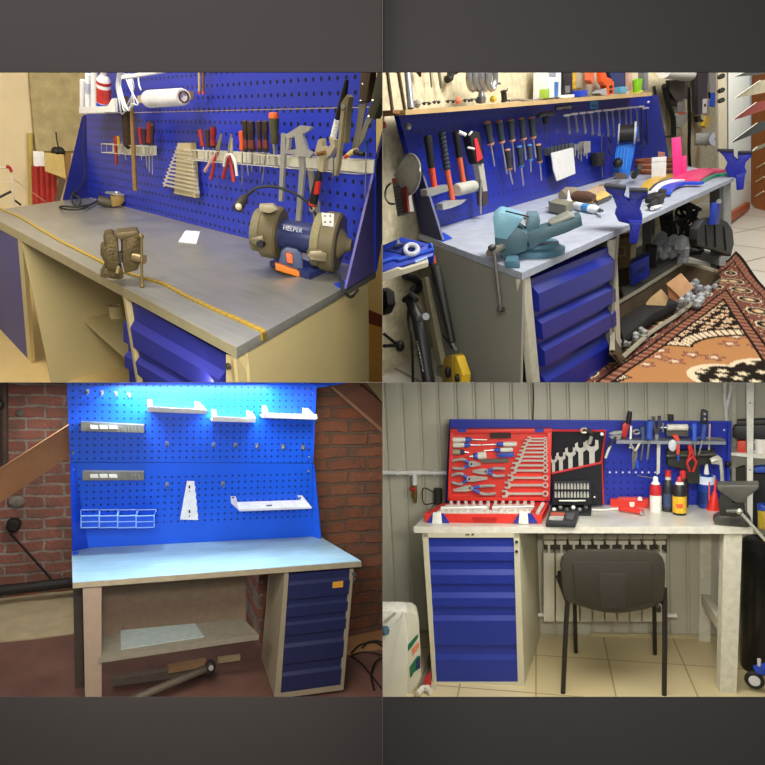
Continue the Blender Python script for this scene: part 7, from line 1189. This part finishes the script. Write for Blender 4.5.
driver(R_, K1, (642.5, 426), (643.5, 440), (640.8, 461), 2.4, [M('#4c5b80', .5)], 'grey blue screwdriver in the tool shelf', 'drivers in the tool shelf', sr=.35); driver(R_, K2, (650, 420), (649.3, 440), (647, 460), 3.6, [M('#2d4a98', .45)], 'fat blue screwdriver in the tool shelf', 'drivers in the tool shelf', sr=.28)
t = T(R_, 'side_cutters', 'cutters with two dark upright grips behind the fat blue screwdriver', 'pliers', R_.at(656, 440, K1)); t.part('grip', G().tube(wavy(R_, K1, [(653.5, 416.5), (653.8, 424), (656, 434)]), 1.6 * k, 8), M('#4b4a4a', .5)); t.part('grip', G().tube(wavy(R_, K1, [(659, 416), (659.3, 424), (657, 434)]), 1.6 * k, 8), M('#3f3e40', .5)); t.part('jaws', G().pp(R_, [(654.5, 433), (659, 433), (658, 440), (655.5, 440)], K1, .02), M('#9a9a96', .35, .6))
t = T(R_, 'blade_strip', 'long white blade hanging below the tool shelf', 'blade', R_.at(658, 475, K1)); t.part('blade', G().pp(R_, [(657, 444), (660.5, 444), (659.8, 473), (656.8, 475)], K1, .01), M('#c9c8bd', .4, .2))
pliers(R_, K2, (633.5, 469), (635, 452), ((630, 443), (639.5, 443)), 2.6, 1.2, M('#77756c', .4, .6), [M('#8f8b7d', .5), M('#b9b49c', .5)], 'pliers hanging jaw down from the tool shelf'); single(R_, 'blue_grip', 'short blue grip hanging beside the jaw down pliers', 'grip', G().rod(R_, [(636.8, 461), (637.3, 468)], K2.off(.01), 1.3, 8), M('#2450c0', .45))
single(R_, 'tee_bolt', 'silver T bolt standing at the grey cartridge nozzle', 'bolt', G().rod(R_, [(662.8, 423), (662.8, 432)], K1, 1.1, 8).rod(R_, [(659, 427.5), (667, 427.5)], K1, .9, 8), STEEL)
t = T(R_, 'sealant_cartridge', 'white cartridge lying on the tool shelf', 'cartridge', R_.at(677, 436, K1)); t.part('tube', G().rod(R_, [(667, 427.3), (687.5, 427.3)], K1, [3.2, 3.2], 14), M('#d9d6c6', .45)); t.part('dark_underside', G().pp(R_, [(666, 430.5), (689, 430.5), (688, 436.5), (667, 436)], K1.off(-.01), .05), M('#4c4a40', .5)); t.part('rod_end', G().rod(R_, [(687.5, 427.5), (694, 428)], K1, 1.0, 8), M('#5d5c58', .4, .5))  # dark block below the tube stands for its dark underside
single(R_, 'flashlight', 'small black torch head standing behind the white cartridge', 'torch', G().pp(R_, [(668.5, 414.8), (674, 415), (673.5, 421.5), (669, 421.5)], K1.off(-.03), .03), BLACK, bev=.003)
driver(R_, K2, (694.3, 423.5), (694.5, 441), (695, 456), 2.5, [M('#3357b4', .45)], 'blue screwdriver beside the white cartridge end', 'drivers in the tool shelf', sr=.35); driver(R_, K2, (704.8, 424), (702.5, 440), (698.5, 455), 3.0, [M('#28407f', .45)], 'dark blue screwdriver below the tall black tool', 'drivers in the tool shelf', sr=.28)
t = T(R_, 'crimping_tool', 'tall black tool with round holes above the tool shelf', 'tool', R_.at(704.5, 425, K1)); t.part('body', G().pp(R_, [(702, 411), (705, 409.3), (708, 411), (708, 424), (701.5, 424)], K1, .03), M('#232326', .5), bev=.004)
for y in (414, 419): t.part('hole', G().cyl(R_.at(704.9, y, K1.off(.002)), R_.at(704.9, y, K1), 1.2 * k, 10), M('#8b8d98', .5))
single(R_, 'red_pencil', 'thin white and red stick near the end of the tool shelf', 'pencil', G().rod(R_, [(709.8, 424), (709, 450)], K1, .9, 8), M('#c9a9a0', .5)); single(R_, 'steel_rule', 'flat silver bar lying on the end of the tool shelf', 'bar', G().rod(R_, [(697, 438), (720, 438.5), (725, 440)], K1, [1.2, 1.5, .8], 6), STEEL)
t = T(R_, 'mirror_scraper', 'grey oval scraper with a red back hanging from the tool shelf', 'scraper', R_.at(675, 456, K2)); t.part('blade', G().ball(R_.at(672.5, 445.5, K2), 5.2 * k, 14, (.75, .25, 1.15)), M('#b5bbbd', .4)); t.part('red_back', G().pp(R_, [(672, 434.5), (678, 435), (680, 441), (679.5, 454), (676.5, 454.5), (676.5, 442)], K2.off(-.01), .02), M('#c4442e', .45)); t.part('blue_tail', G().rod(R_, [(678, 454), (678.3, 461)], K2.off(-.02), .9, 8), M('#2b4db0', .45))
t = T(R_, 'red_clamp', 'red diamond shaped clamp hanging from the tool shelf', 'clamp', R_.at(692, 472, K2))
for px in ([(690, 445), (690.3, 453), (687, 463), (690, 471.5)], [(690.5, 445), (692, 453), (696.5, 462), (693, 472)], [(687.5, 462), (692, 457), (696.3, 462)]): t.part('arm', G().rod(R_, px, K2.off(.02), 1.1, 8), RED)
t.part('grip', G().pp(R_, [(688, 446), (691.5, 445), (694, 453), (689.5, 454)], K2.off(.02), .02), RED)
t = T(R_, 'caulking_gun', 'black gun with a pale lever hanging under the tool shelf', 'gun', R_.at(695, 482, K1)); t.part('body', G().pp(R_, [(667, 451), (715, 450), (717, 462), (700, 466), (700, 484), (688, 484), (686, 470), (668, 466)], BPL.off(.07), .05), M('#2b2a24', .6), bev=.006); t.part('frame_bar', G().rod(R_, [(666, 456), (716, 454.5)], BPL.off(.09), 1.6, 8), M('#3f3d32', .5)); t.part('lever', G().tube(wavy(R_, BPL.off(.1), [(711, 461.5), (717.5, 459.5), (721, 463), (722.5, 484)]), 1.7 * k, 8), M('#b9b7a8', .4, .3)); t.part('lever_plate', G().pp(R_, [(710, 459), (718, 455), (722.5, 459), (722, 465), (712, 464)], BPL.off(.1), .02), M('#b9b7a8', .4, .3), bev=.003)
single(R_, 'rubber_knob', 'round black knob at the edge of the navy panel', 'knob', G().ball(R_.at(728, 464, BPL.off(.05)), 3 * k), BLACK)
single(R_, 'thin_awl', 'thin grey rod standing out in front of the panel above the red box', 'rod', G().rod(R_, [(637.5, 475.5), (655, 478.8)], BPL.off(.1), .55, 6), DARKSTEEL)
# ---- bottles
def bottle(label, x0, x1, y0, y1, prof, cat='bottle', name='bottle', extra=(), by=None):
    A_ = P4((x0 + x1) / 2, by or y1 - 1.5); pl = R_.face(A_); B_ = R_.at((x0 + x1) / 2, y0, pl); r = R_.mpp(A_) * (x1 - x0) / 2; t = T(R_, name, label, cat, A_)
    for nm, pr, mm in prof: t.part(nm, G().lathe(A_, B_, [(q, v * r) for q, v in pr], 18), mm)
    return t, pl, r
lab = M('#e0dbd0', .35)
t, pl, r = bottle('white spray can with a red band next to the long red box', 650, 661.2, 476.5, 512.6, [('body', [(0, .95), (.03, 1), (.66, 1), (.8, .75), (.86, .45)], lab), ('red_band', [(.48, 1.02), (.66, 1.02), (.79, .79)], M('#b3262a', .4)), ('nozzle', [(.86, .45), (.97, .42), (1, .25)], WHITE)], 'can', 'spray_can')
t, pl, r = bottle('dark bottle with red cap between white can and yellow bottle', 663, 673.2, 470.5, 512.5, [('body', [(0, .95), (.03, 1), (.6, 1), (.74, .7), (.8, .45)], M('#28292e', .35)), ('blue_label', [(.12, 1.02), (.45, 1.02)], M('#33415f', .5, 0, .4, 90)), ('neck', [(.78, .55), (.88, .5)], M('#b9b3a9', .5)), ('red_cap', [(.86, .62), (1, .5)], RED)])
t, pl, r = bottle('dark bottle with red cap standing behind the yellow bottle', 678.5, 688, 470, 508, [('body', [(0, 1), (.65, 1), (.8, .7)], M('#2f2827', .4)), ('red_cap', [(.78, .72), (.96, .75), (1, .5)], M('#d03a3a', .4))])
t, pl, r = bottle('yellow and black bottle with red tipped spout at the front', 673, 686, 476.5, 515.5, [('body', [(0, .95), (.03, 1), (.68, 1), (.8, .7)], M('#232021', .4)), ('yellow_label', [(.06, 1.02), (.5, 1.02)], M('#d6a928', .45, 0, .2, 40)), ('shoulder', [(.74, .8), (.86, .5)], M('#d9d5cc', .4)), ('red_tip', [(.86, .4), (.97, .32), (1, .2)], RED)]); t.part('red_print', G().lathe(t.base, t.base + V((0, 0, .001)), [(0, .001), (1, .001)], 6), RED) if False else None
t.part('red_print', G().pp(R_, [(675.5, 504.5), (683, 504), (683, 508), (677, 508.5)], pl.off(r * 1.05), .002), M('#c8502c', .5, 0, .4, 90))
t, pl, r = bottle('large blue spray bottle with a white pump head', 698.6, 714.5, 474, 508.5, [('body', [(0, .95), (.03, 1), (.9, 1), (.97, .7), (1, .4)], M('#1f3a8a', .35)), ('white_label', [(.72, 1.02), (.95, 1.02)], M('#c9d3e4', .4)), ('dark_label', [(.15, 1.02), (.5, 1.02)], M('#1a2c6a', .4, 0, .3, 60))], name='spray_bottle'); t.part('pump', G().rod(R_, [(706.5, 475), (706.5, 463.5)], pl, [2.6, 1.3], 10), WHITE); t.part('red_strip', G().pp(R_, [(708.5, 482), (710, 482), (710, 504), (708.5, 504)], pl.off(r * 1.0), .003), M('#c04a3a', .5))
t = T(R_, 'funnel', 'red cone shaped funnel beside the blue spray bottle', 'funnel', P4(713, 510.5)); A_ = P4(713, 509.5); pl = R_.face(A_); k = R_.mpp(A_); t.part('cone', G().lathe(A_, R_.at(716, 479, pl), [(0, 5.6 * k), (.12, 5.4 * k), (.55, 2.2 * k), (.6, 1.4 * k), (1, .8 * k)], 18), M('#cf2a20', .4)); t.part('base_rim', G().lathe(A_, A_ + V((0, 0, .012)), [(0, 6.4 * k), (1, 6.0 * k)], 18), M('#cf2a20', .4))
# ---- vise
A_ = P4(732, 525); pl = R_.face(A_); k = R_.mpp(A_); vm = M('#4a4841', .42, .35, .12, 30)
t = T(R_, 'bench_vise', 'dark grey vise with a wide anvil top at the end of the white bench', 'vise', A_)
t.part('base', G().pp(R_, [(712.5, 519.5), (718, 516), (747, 516), (751, 521), (749, 527.5), (716, 527)], pl.off(.03), .10), vm, bev=.006); t.part('anvil', G().pp(R_, [(716.7, 485.3), (759.3, 485), (759, 488.5), (748, 497), (745, 503), (736, 503), (728, 497), (717.5, 490)], pl.off(.05), .11), M('#5d5b52', .4, .4), bev=.006); t.part('column', G().pp(R_, [(722, 489), (731, 492), (733, 503), (744, 503), (746, 518), (720, 518), (718.5, 503)], pl.off(.02), .09), M('#33322d', .5, .3), bev=.006)
t.part('jaw_screw', G().lathe(R_.at(727, 512, pl.off(.05)), R_.at(740, 512, pl.off(.06)), [(0, 4 * k), (.7, 4.2 * k), (1, 3 * k)], 14), M('#3f3d37', .4, .5)); h = t.part('handle_bar', G().rod(R_, [(739, 511), (768, 543)], pl.off(.13), 1.6, 10), M('#c9c5b4', .3, .5)); t.part('handle_knob', G().ball(R_.at(739.5, 511.5, pl.off(.13)), 3.0 * k), M('#b9b5a4', .3, .5), under=h)
# ---- chair
NL, NR = P4(563, 693, FL4), P4(664.3, 695, FL4); CP_ = R_.vp(NL, NR); bw = M('#3a342b', .55, 0, .06, 12); lm = M('#2a2723', .45, .1); k = R_.mpp(NL)
t = T(R_, 'chair', 'dark brown plastic office chair with black legs facing the white bench', 'chair', (NL + NR) / 2)
out = [(560.7, 564.7), (561.8, 559), (565.3, 554.8), (570.5, 552), (577, 550.6), (614, 550.3), (652, 551.2), (658.5, 553.6), (663, 558), (665.3, 564), (665.8, 572), (665.2, 590), (663.5, 600), (658.5, 605.3), (648, 609), (636, 611.6), (625, 613), (614.7, 613.5), (604, 612.6), (593.5, 610.6), (584, 607.8), (577, 605.2), (569.5, 603), (565.3, 600), (563, 590.6)]
t.part('backrest', G().pp(R_, out, CP_.off(.02), .035), bw, bev=.010); t.part('back_panel', G().pp(R_, [(573, 563), (576, 562), (650, 562.5), (652.5, 564), (652.5, 600), (634, 606), (614, 608), (594, 605.5), (575, 599)], CP_.off(.026), .01), M('#362f26', .6), bev=.003); t.part('back_ridge', G().pp(R_, [(599, 573.3), (626, 573.8), (625.5, 609.5), (601, 609)], CP_.off(.031), .01), M('#38312a', .6), bev=.003)
zs_ = R_.at(614, 603, CP_).z; yv2 = -CP_.n * .40; sL, sR = R_.at(567, 605, CP_), R_.at(662, 605, CP_); sL.z = sR.z = zs_
t.part('seat', G().prism([sL + yv2 * .05, sR + yv2 * .05, sR + yv2, sL + yv2], V((0, 0, .045))), M('#2b2822', .8), bev=.012)
def leg(px, o=0): t.part('leg', G().tube([R_.at(*p, CP_.off(o)) for p in px], 2.4 * k, 8), lm)
leg([(568, 597), (566.3, 620), (563, 693.5)]); leg([(664.6, 588), (664.8, 640), (664.2, 695.5)])
fl_ = P4(576, 654, FL4); fr_ = P4(655, 655.5, FL4)
for q, s in ((fl_, sL), (fr_, sR)): t.part('leg', G().tube([V((q.x, q.y, zs_)), q + V((0, 0, .01))], 2.2 * k, 8), lm)
t.part('seat_frame', G().tube([sL + yv2 * .0, sL + yv2], 1.6 * k, 8).tube([sR, sR + yv2], 1.6 * k, 8), lm); t.part('bolt', G().cyl(R_.at(658.5, 606, CP_.off(.04)), R_.at(658.5, 611, CP_.off(.03)), 2.4 * k, 10), lm)
# ---- right side: shelving, black bin, cables
SP = R_.face(R_.at(745, 500, WPL.off(.25)), True); k = R_.mpp(R_.at(745, 450, SP)); sm = M('#d3d0c2', .45)
t = T(R_, 'shelf_unit', 'white metal shelving behind the end of the bench', 'shelf', R_.at(750, 640, SP)); t.part('post', G().pp(R_, [(746.3, 370), (754, 370), (752.5, 535), (747.5, 535)], SP.off(.02), .03), sm); t.part('post', G().pp(R_, [(731.8, 370), (736.5, 370), (735.5, 490), (731.6, 490)], SP.off(-.2), .03), M('#b9b5a4', .5)); t.part('shelf_plate', G().pp(R_, [(731, 452.5), (790, 456), (790, 461.5), (731, 455.5)], SP.off(.01), .2), sm); t.part('post', G().pp(R_, [(742.5, 540), (748.5, 540), (746.5, 663), (739.5, 663)], SP.off(.04), .02), M('#c9c5b6', .45, 0, .05))
for i in range(7): t.part('post_slot', G().cyl(R_.at(745 - i * .35, 556 + i * 15, SP.off(.042)), R_.at(745 - i * .35, 556 + i * 15, SP.off(.038)), .006, 8), M('#4f4b42', .7))
for x, y in ((750.2, 403), (749.8, 470)): t.part('bolt', G().cyl(R_.at(x, y, SP.off(.024)), R_.at(x, y, SP.off(.018)), .005, 8), DARKSTEEL)
def sb(name, label, cat, px, m, off=-.03, dep=.1, extra=()):
    t = T(R_, name, label, cat, R_.at(*px[-1], SP.off(off))); t.part('body', G().pp(R_, px, SP.off(off), dep), m, bev=.006)
    for nm, q, mm in extra: t.part(nm, G().pp(R_, q, SP.off(off + .003), .004), mm)
sb('carry_case', 'rounded black case on the upper shelf behind the white post', 'case', [(733, 427.5), (736, 426), (790, 424), (790, 440), (736, 439.5), (733, 437)], M('#262423', .5)); sb('flat_case', 'flat dark case lying on the rounded black case', 'case', [(737, 421), (790, 419), (790, 424), (737, 426)], M('#33302c', .5), -.06); sb('orange_box', 'red orange box under the black case on the shelf', 'box', [(737, 441.5), (746.5, 441), (746.5, 453.5), (737, 453)], M('#c9482f', .5), -.02)
k2 = R_.mpp(R_.at(758, 447, SP)); t = T(R_, 'mug', 'white mug on the shelf at the picture edge', 'mug', R_.at(760, 456, SP)); t.part('cup', G().lathe(R_.at(761.5, 456, SP.off(-.05)), R_.at(761.5, 438.5, SP.off(-.05)), [(0, 6.5 * k2), (1, 7.2 * k2), (1, 6.5 * k2), (.1, 6 * k2)], 18), WHITE); t.part('handle', G().ring(R_.at(754.5, 447, SP.off(-.02)), SP.n, 3.4 * k2, 1 * k2, sc=1.4), WHITE)
sb('black_drawer_box', 'large black box under the shelf behind the vise', 'box', [(752, 474), (790, 474), (790, 528), (751, 528)], M('#1d1c1e', .5), -.1); sb('blue_tray', 'blue tray lying on the large black box', 'lid', [(754, 468.5), (760, 467), (790, 467), (790, 472), (755, 473)], M('#2a4a9c', .5), .02, .08); sb('dark_bag', 'dark object behind the shelf post at the wall', 'bag', [(729.5, 470), (745, 466), (746, 484), (731, 484)], M('#45423a', .7), -.22, .08)
t = T(R_, 'jar', 'yellow jar with blue lid at the picture edge above the vise handle', 'jar', R_.at(763, 528, SP.off(.08))); t.part('glass', G().lathe(R_.at(763.5, 528, SP.off(.08)), R_.at(763.5, 509, SP.off(.08)), [(0, 5 * k2), (1, 5 * k2)], 18), M('#c9ab3a', .4, 0, .3, 60)); t.part('lid', G().lathe(R_.at(763.5, 509.5, SP.off(.08)), R_.at(763.5, 504, SP.off(.08)), [(0, 5.8 * k2), (.8, 5.8 * k2), (1, 5 * k2)], 18), M('#24459c', .45))
for i, pts in enumerate(([(725, 370), (724.5, 395), (726, 410), (727.5, 425), (729, 432)], [(729, 370), (730.5, 388), (728, 402), (726, 412), (727, 424)])): cable(R_, 'white_cable', ['white cable loop nearer the navy panel on the ribbed wall', 'white cable loop nearer the shelving on the ribbed wall'][i], wavy(R_, WPL.off(.04), pts), .011, pvc, group='white cables on the ribbed wall')
bq = P4(757, 676, FL4); pl = R_.face(bq); k3 = R_.mpp(bq); t = T(R_, 'waste_bin', 'tall glossy black bin standing right of the white leg', 'bin', bq); t.part('body', G().lathe(bq + pl.n * -.1, R_.at(760, 548, pl.off(-.1)), [(0, 14 * k3), (.02, 15 * k3), (.95, 17 * k3), (1, 16 * k3)], 24), M('#151413', .3)); t.part('lid', G().lathe(R_.at(760, 548, pl.off(-.1)), R_.at(760, 538, pl.off(-.1)), [(0, 17.4 * k3), (.6, 17.4 * k3), (1, 12 * k3)], 24), M('#1c1b1a', .35))
wq = P4(754.5, 689, FL4); pl = R_.face(wq).off(.03); k3 = R_.mpp(wq); t = T(R_, 'caster', 'black caster wheel with white hub and blue bracket at the picture edge', 'caster', wq); c_ = R_.at(754.5, 680, pl); t.part('tyre', G().ring(c_, pl.n, 6.8 * k3, 2.2 * k3, 28, 10), M('#1a1918', .6)); t.part('hub', G().cyl(c_ + pl.n * .012, c_ - pl.n * .012, 5.2 * k3, 20), M('#c9c9c8', .4)); t.part('bracket', G().pp(R_, [(753, 668), (762, 665), (775, 665), (775, 672), (764, 675), (757, 674)], pl.off(.02), .03), M('#2144b0', .45), bev=.003); t.part('pin', G().rod(R_, [(759.5, 667), (759, 659)], pl.off(.01), 1.8, 10), M('#c9c6bd', .4))
# ---- canister at the partition
jq = P4(404, 697, FL4); JP = R_.face(jq).off(.0); jm = M('#d5d2c2', .42, 0, .03, 5); t = T(R_, 'canister', 'white plastic canister with a green and orange label on the tiles', 'canister', R_.at(404, 700, JP))
t.part('front', G().pp(R_, [(376, 634), (384, 633), (395, 626), (401, 616), (404, 612), (408, 640), (407, 706), (376, 706)], JP, .10), jm, bev=.015)
t.part('side', G().pp(R_, [(401, 613), (406, 611.2), (413, 611.8), (417.5, 615.5), (419, 622), (420.6, 650), (421.3, 676), (418, 684), (408, 698), (405, 700), (404.5, 640)], JP.off(-.03), .14), M('#c9c5b0', .42, 0, .03, 5), bev=.012); t.part('top', G().pp(R_, [(376, 612), (383, 610.8), (404, 610.8), (408, 613), (402, 618), (394, 628), (385, 634), (376, 635)], JP.off(-.01), .14), M('#dad7c8', .42), bev=.012)
t.part('handle_groove', G().pp(R_, [(383, 622), (394, 612.6), (396.5, 613.5), (386, 623.5)], JP.off(-.004), .006), M('#a9a794', .5)); t.part('cap', G().lathe(R_.at(381, 631, JP.off(.0)), R_.at(386.5, 630.5, JP.off(.03)), [(0, .028), (1, .026)], 16), M('#3d5a66', .45))
LJ = JP.off(-.026); gr = M('#1f6a45', .5)
t.part('label_green_top', G().pp(R_, [(407.5, 645.5), (417.8, 634), (418.2, 637.5), (410.8, 648), (408, 651.5)], LJ, .004), gr); t.part('label_green_bottom', G().pp(R_, [(409.5, 667.5), (417, 656.5), (420.4, 656), (420.3, 668), (414, 672.5), (412, 676.5), (410, 678)], LJ, .004), gr); t.part('label_badge', G().pp(R_, [(416, 660), (420.4, 657), (420.4, 668), (415.5, 669.5)], LJ.off(.001), .004), M('#1d2d55', .5)); t.part('label_orange', G().pp(R_, [(411.8, 649.5), (419, 641.5), (419.4, 646.5), (413, 656)], LJ, .004), M('#d9805c', .5, 0, .3, 80))
for i, (pts, hx, r, lab_) in enumerate((([(417, 690), (424, 684), (431, 688)], '#cfcbb8', .018, 'bent white pipe piece on the tiles by the canister'), ([(425, 686), (430, 681), (434, 684)], '#b9b39c', .016, 'second bent pale pipe piece under the drawer cabinet'))): single(R_, 'pipe_offcut', lab_, 'pipe', G().tube(smooth3([R_.at(x, y + 4, zp(FL4 + .02)) for x, y in pts], 6), r, 8), M(hx, .5))
single(R_, 'red_rag', 'small red packet on the tiles between canister and drawers', 'packet', G().pp(R_, [(423.5, 680), (430.5, 671.5), (431.5, 686), (425, 688)], R_.face(P4(428, 690, FL4)).off(.0), .02), M('#b02a2a', .5)); cable(R_, 'floor_hose', 'grey hose lying along the foot of the drawer cabinet', smooth3([P4(420, 688, FL4 + .02), P4(426, 672, FL4 + .02), P4(430.5, 655, FL4 + .02)], 6), .014, M('#7b7765', .6), 'hose')
# ---------------------------------------------------------------- display structure: floor deck, partition, header, plinth
CAMR = Room(0, 0, 0, (0, 0, 0), 0, 0)
CAMR.R = Matrix.Identity(3); CAMR.Ri = Matrix.Identity(3); CAMR.eye = V((0, 0, 0)); CAMR.M = Matrix.Translation(CAM) @ WC.to_4x4()
grey = M('#3d3a39', .6, 0, .03, 3)
def cbox(name, x0, x1, y0, y1, z0, z1, m=grey): return struct(CAMR, name, G().box(((x0 + x1) / 2, (y0 + y1) / 2, (z0 + z1) / 2), (x1 - x0, y1 - y0, z1 - z0)), m, clip=False)
cbox('floor_deck', -3.6, 3.6, -.0003, .0003, .98, 5.2, M('#4d4943', .8))
cbox('wall_partition', -.0002, .0002, -1.6, 2.4, .98, 6.2, M('#4d4943', .8))
z = 1.0; cbox('trim_header', -1.3, 1.3, -1.05, (72 - PPX) / FPX * z, z, z + .002, M('#272525', .95, 0, .02, 3, spec=.05))
z = 2.6; cbox('trim_plinth', -2.6, 2.6, (697 - PPX) / FPX * z, 2.2, z, z + .002, M('#3e3b3a', .95, 0, .02, 3, spec=.05))
def area(name, loc, target, size, power, col=(1, 1, 1), sy=None, rm=None):
    l = bpy.data.lights.new(name, 'AREA'); l.energy = power; l.color = col; l.size = size
    if sy: l.shape = 'RECTANGLE'; l.size_y = sy
    o = bpy.data.objects.new(name, l); COL.objects.link(o)
    a = rm.w(loc) if rm else V(loc); b = rm.w(target) if rm else V(target)
    o.location = a; o.rotation_euler = (b - a).to_track_quat('-Z', 'Y').to_euler(); return o
w = bpy.data.worlds.new('world'); scene.world = w; w.use_nodes = True
w.node_tree.nodes['Background'].inputs[0].default_value = (.9, .95, 1, 1); w.node_tree.nodes['Background'].inputs[1].default_value = .30

area('ceiling_lamp_grinder_bay', (-.5, -.5, 1.6), (-1.0, .35, 0), 1.3, 84, (1, .94, .84), rm=TL)
area('ceiling_lamp_vise_bay', (.5, -.5, 1.7), (1.3, .4, 0), 1.0, 80, (1, .98, .95), rm=TR)
area('fill_far_wall', (3.3, -.3, 1.6), (3.4, .8, .2), .8, 38, (1, .98, .95), rm=TR)  # added fill light that brightens the far wall
C_ = CAMR.w
def deck_light(name, x, z, sx_, sz_, power, col):
    """area light set flat under the floor deck, edge-on and unseen, shining down"""
    o = area(name, C_((x, .012, z)), C_((x, 1, z)), sx_, power, col, sz_); o.matrix_world = Matrix.Translation(C_((x, .012, z))) @ Matrix((WC.col[0], WC.col[2], -WC.col[1])).transposed().to_4x4(); return o
bl_top = BL.R @ (BPL3.p + BPL3.n * .16) + BL.T
so = deck_light('strip_lamp_tool_wall', 0, 3, .85, .04, 30, (.74, .91, 1))
ba = BL.R @ (BL.at(316, 390, BPL3) - BL.at(66, 390, BPL3)); ba.y = 0; ba.normalize(); bc = BL.R @ BL.at(196, 384, BPL3.off(.10)) + BL.T; bc.y = .012
X_ = WC @ ba; Z_ = -(WC @ V((0, 1, 0))); Y_ = Z_.cross(X_); so.matrix_world = Matrix.Translation(C_(bc)) @ Matrix((X_, Y_, Z_)).transposed().to_4x4()
deck_light('fill_deck_brick_bay', -1.0, 2.0, 1.2, .5, 36, (1, .93, .85))  # added fill for the brick bay, unseen from the camera
deck_light('fill_deck_chair_bay', 1.15, 3.2, 1.8, .7, 38, (1, .98, .93))  # added fill for the chair bay, kept out of view
area('fill_front_brick_bay', C_((-.5, .06, 1.15)), C_((-1.0, 1.0, 3.3)), .5, 15, (1, .93, .84), .12)  # unseen fill added to light the drawer and leg fronts
area('fill_front_chair_bay', C_((.6, .06, 1.15)), C_((1.2, 1.0, 4.0)), .5, 27, (1, .97, .90), .12)  # unseen fill added to light the cabinet front
area('fill_front_upper_bays', C_((-.02, -.24, .05)), C_((0, -.1, 2.4)), .4, 22, (1, .97, .92))  # added fill beside the camera for both upper bays
for nm, x, z, s_, p_ in (('fill_wall_plank', -2.05, 4.1, .5, 9), ('fill_wall_brick', -.3, 3.55, .3, 6)): deck_light(nm, x, z, s_, .3, p_, (1, .93, .85))  # two fill lights added to brighten the brick walls
area('fill_front', C_((0, -.3, -.6)), C_((0, -.2, 3.6)), 1.2, 5, (1, .97, .93))  # weak overall fill added behind the camera
scene.view_settings.exposure = 0.0
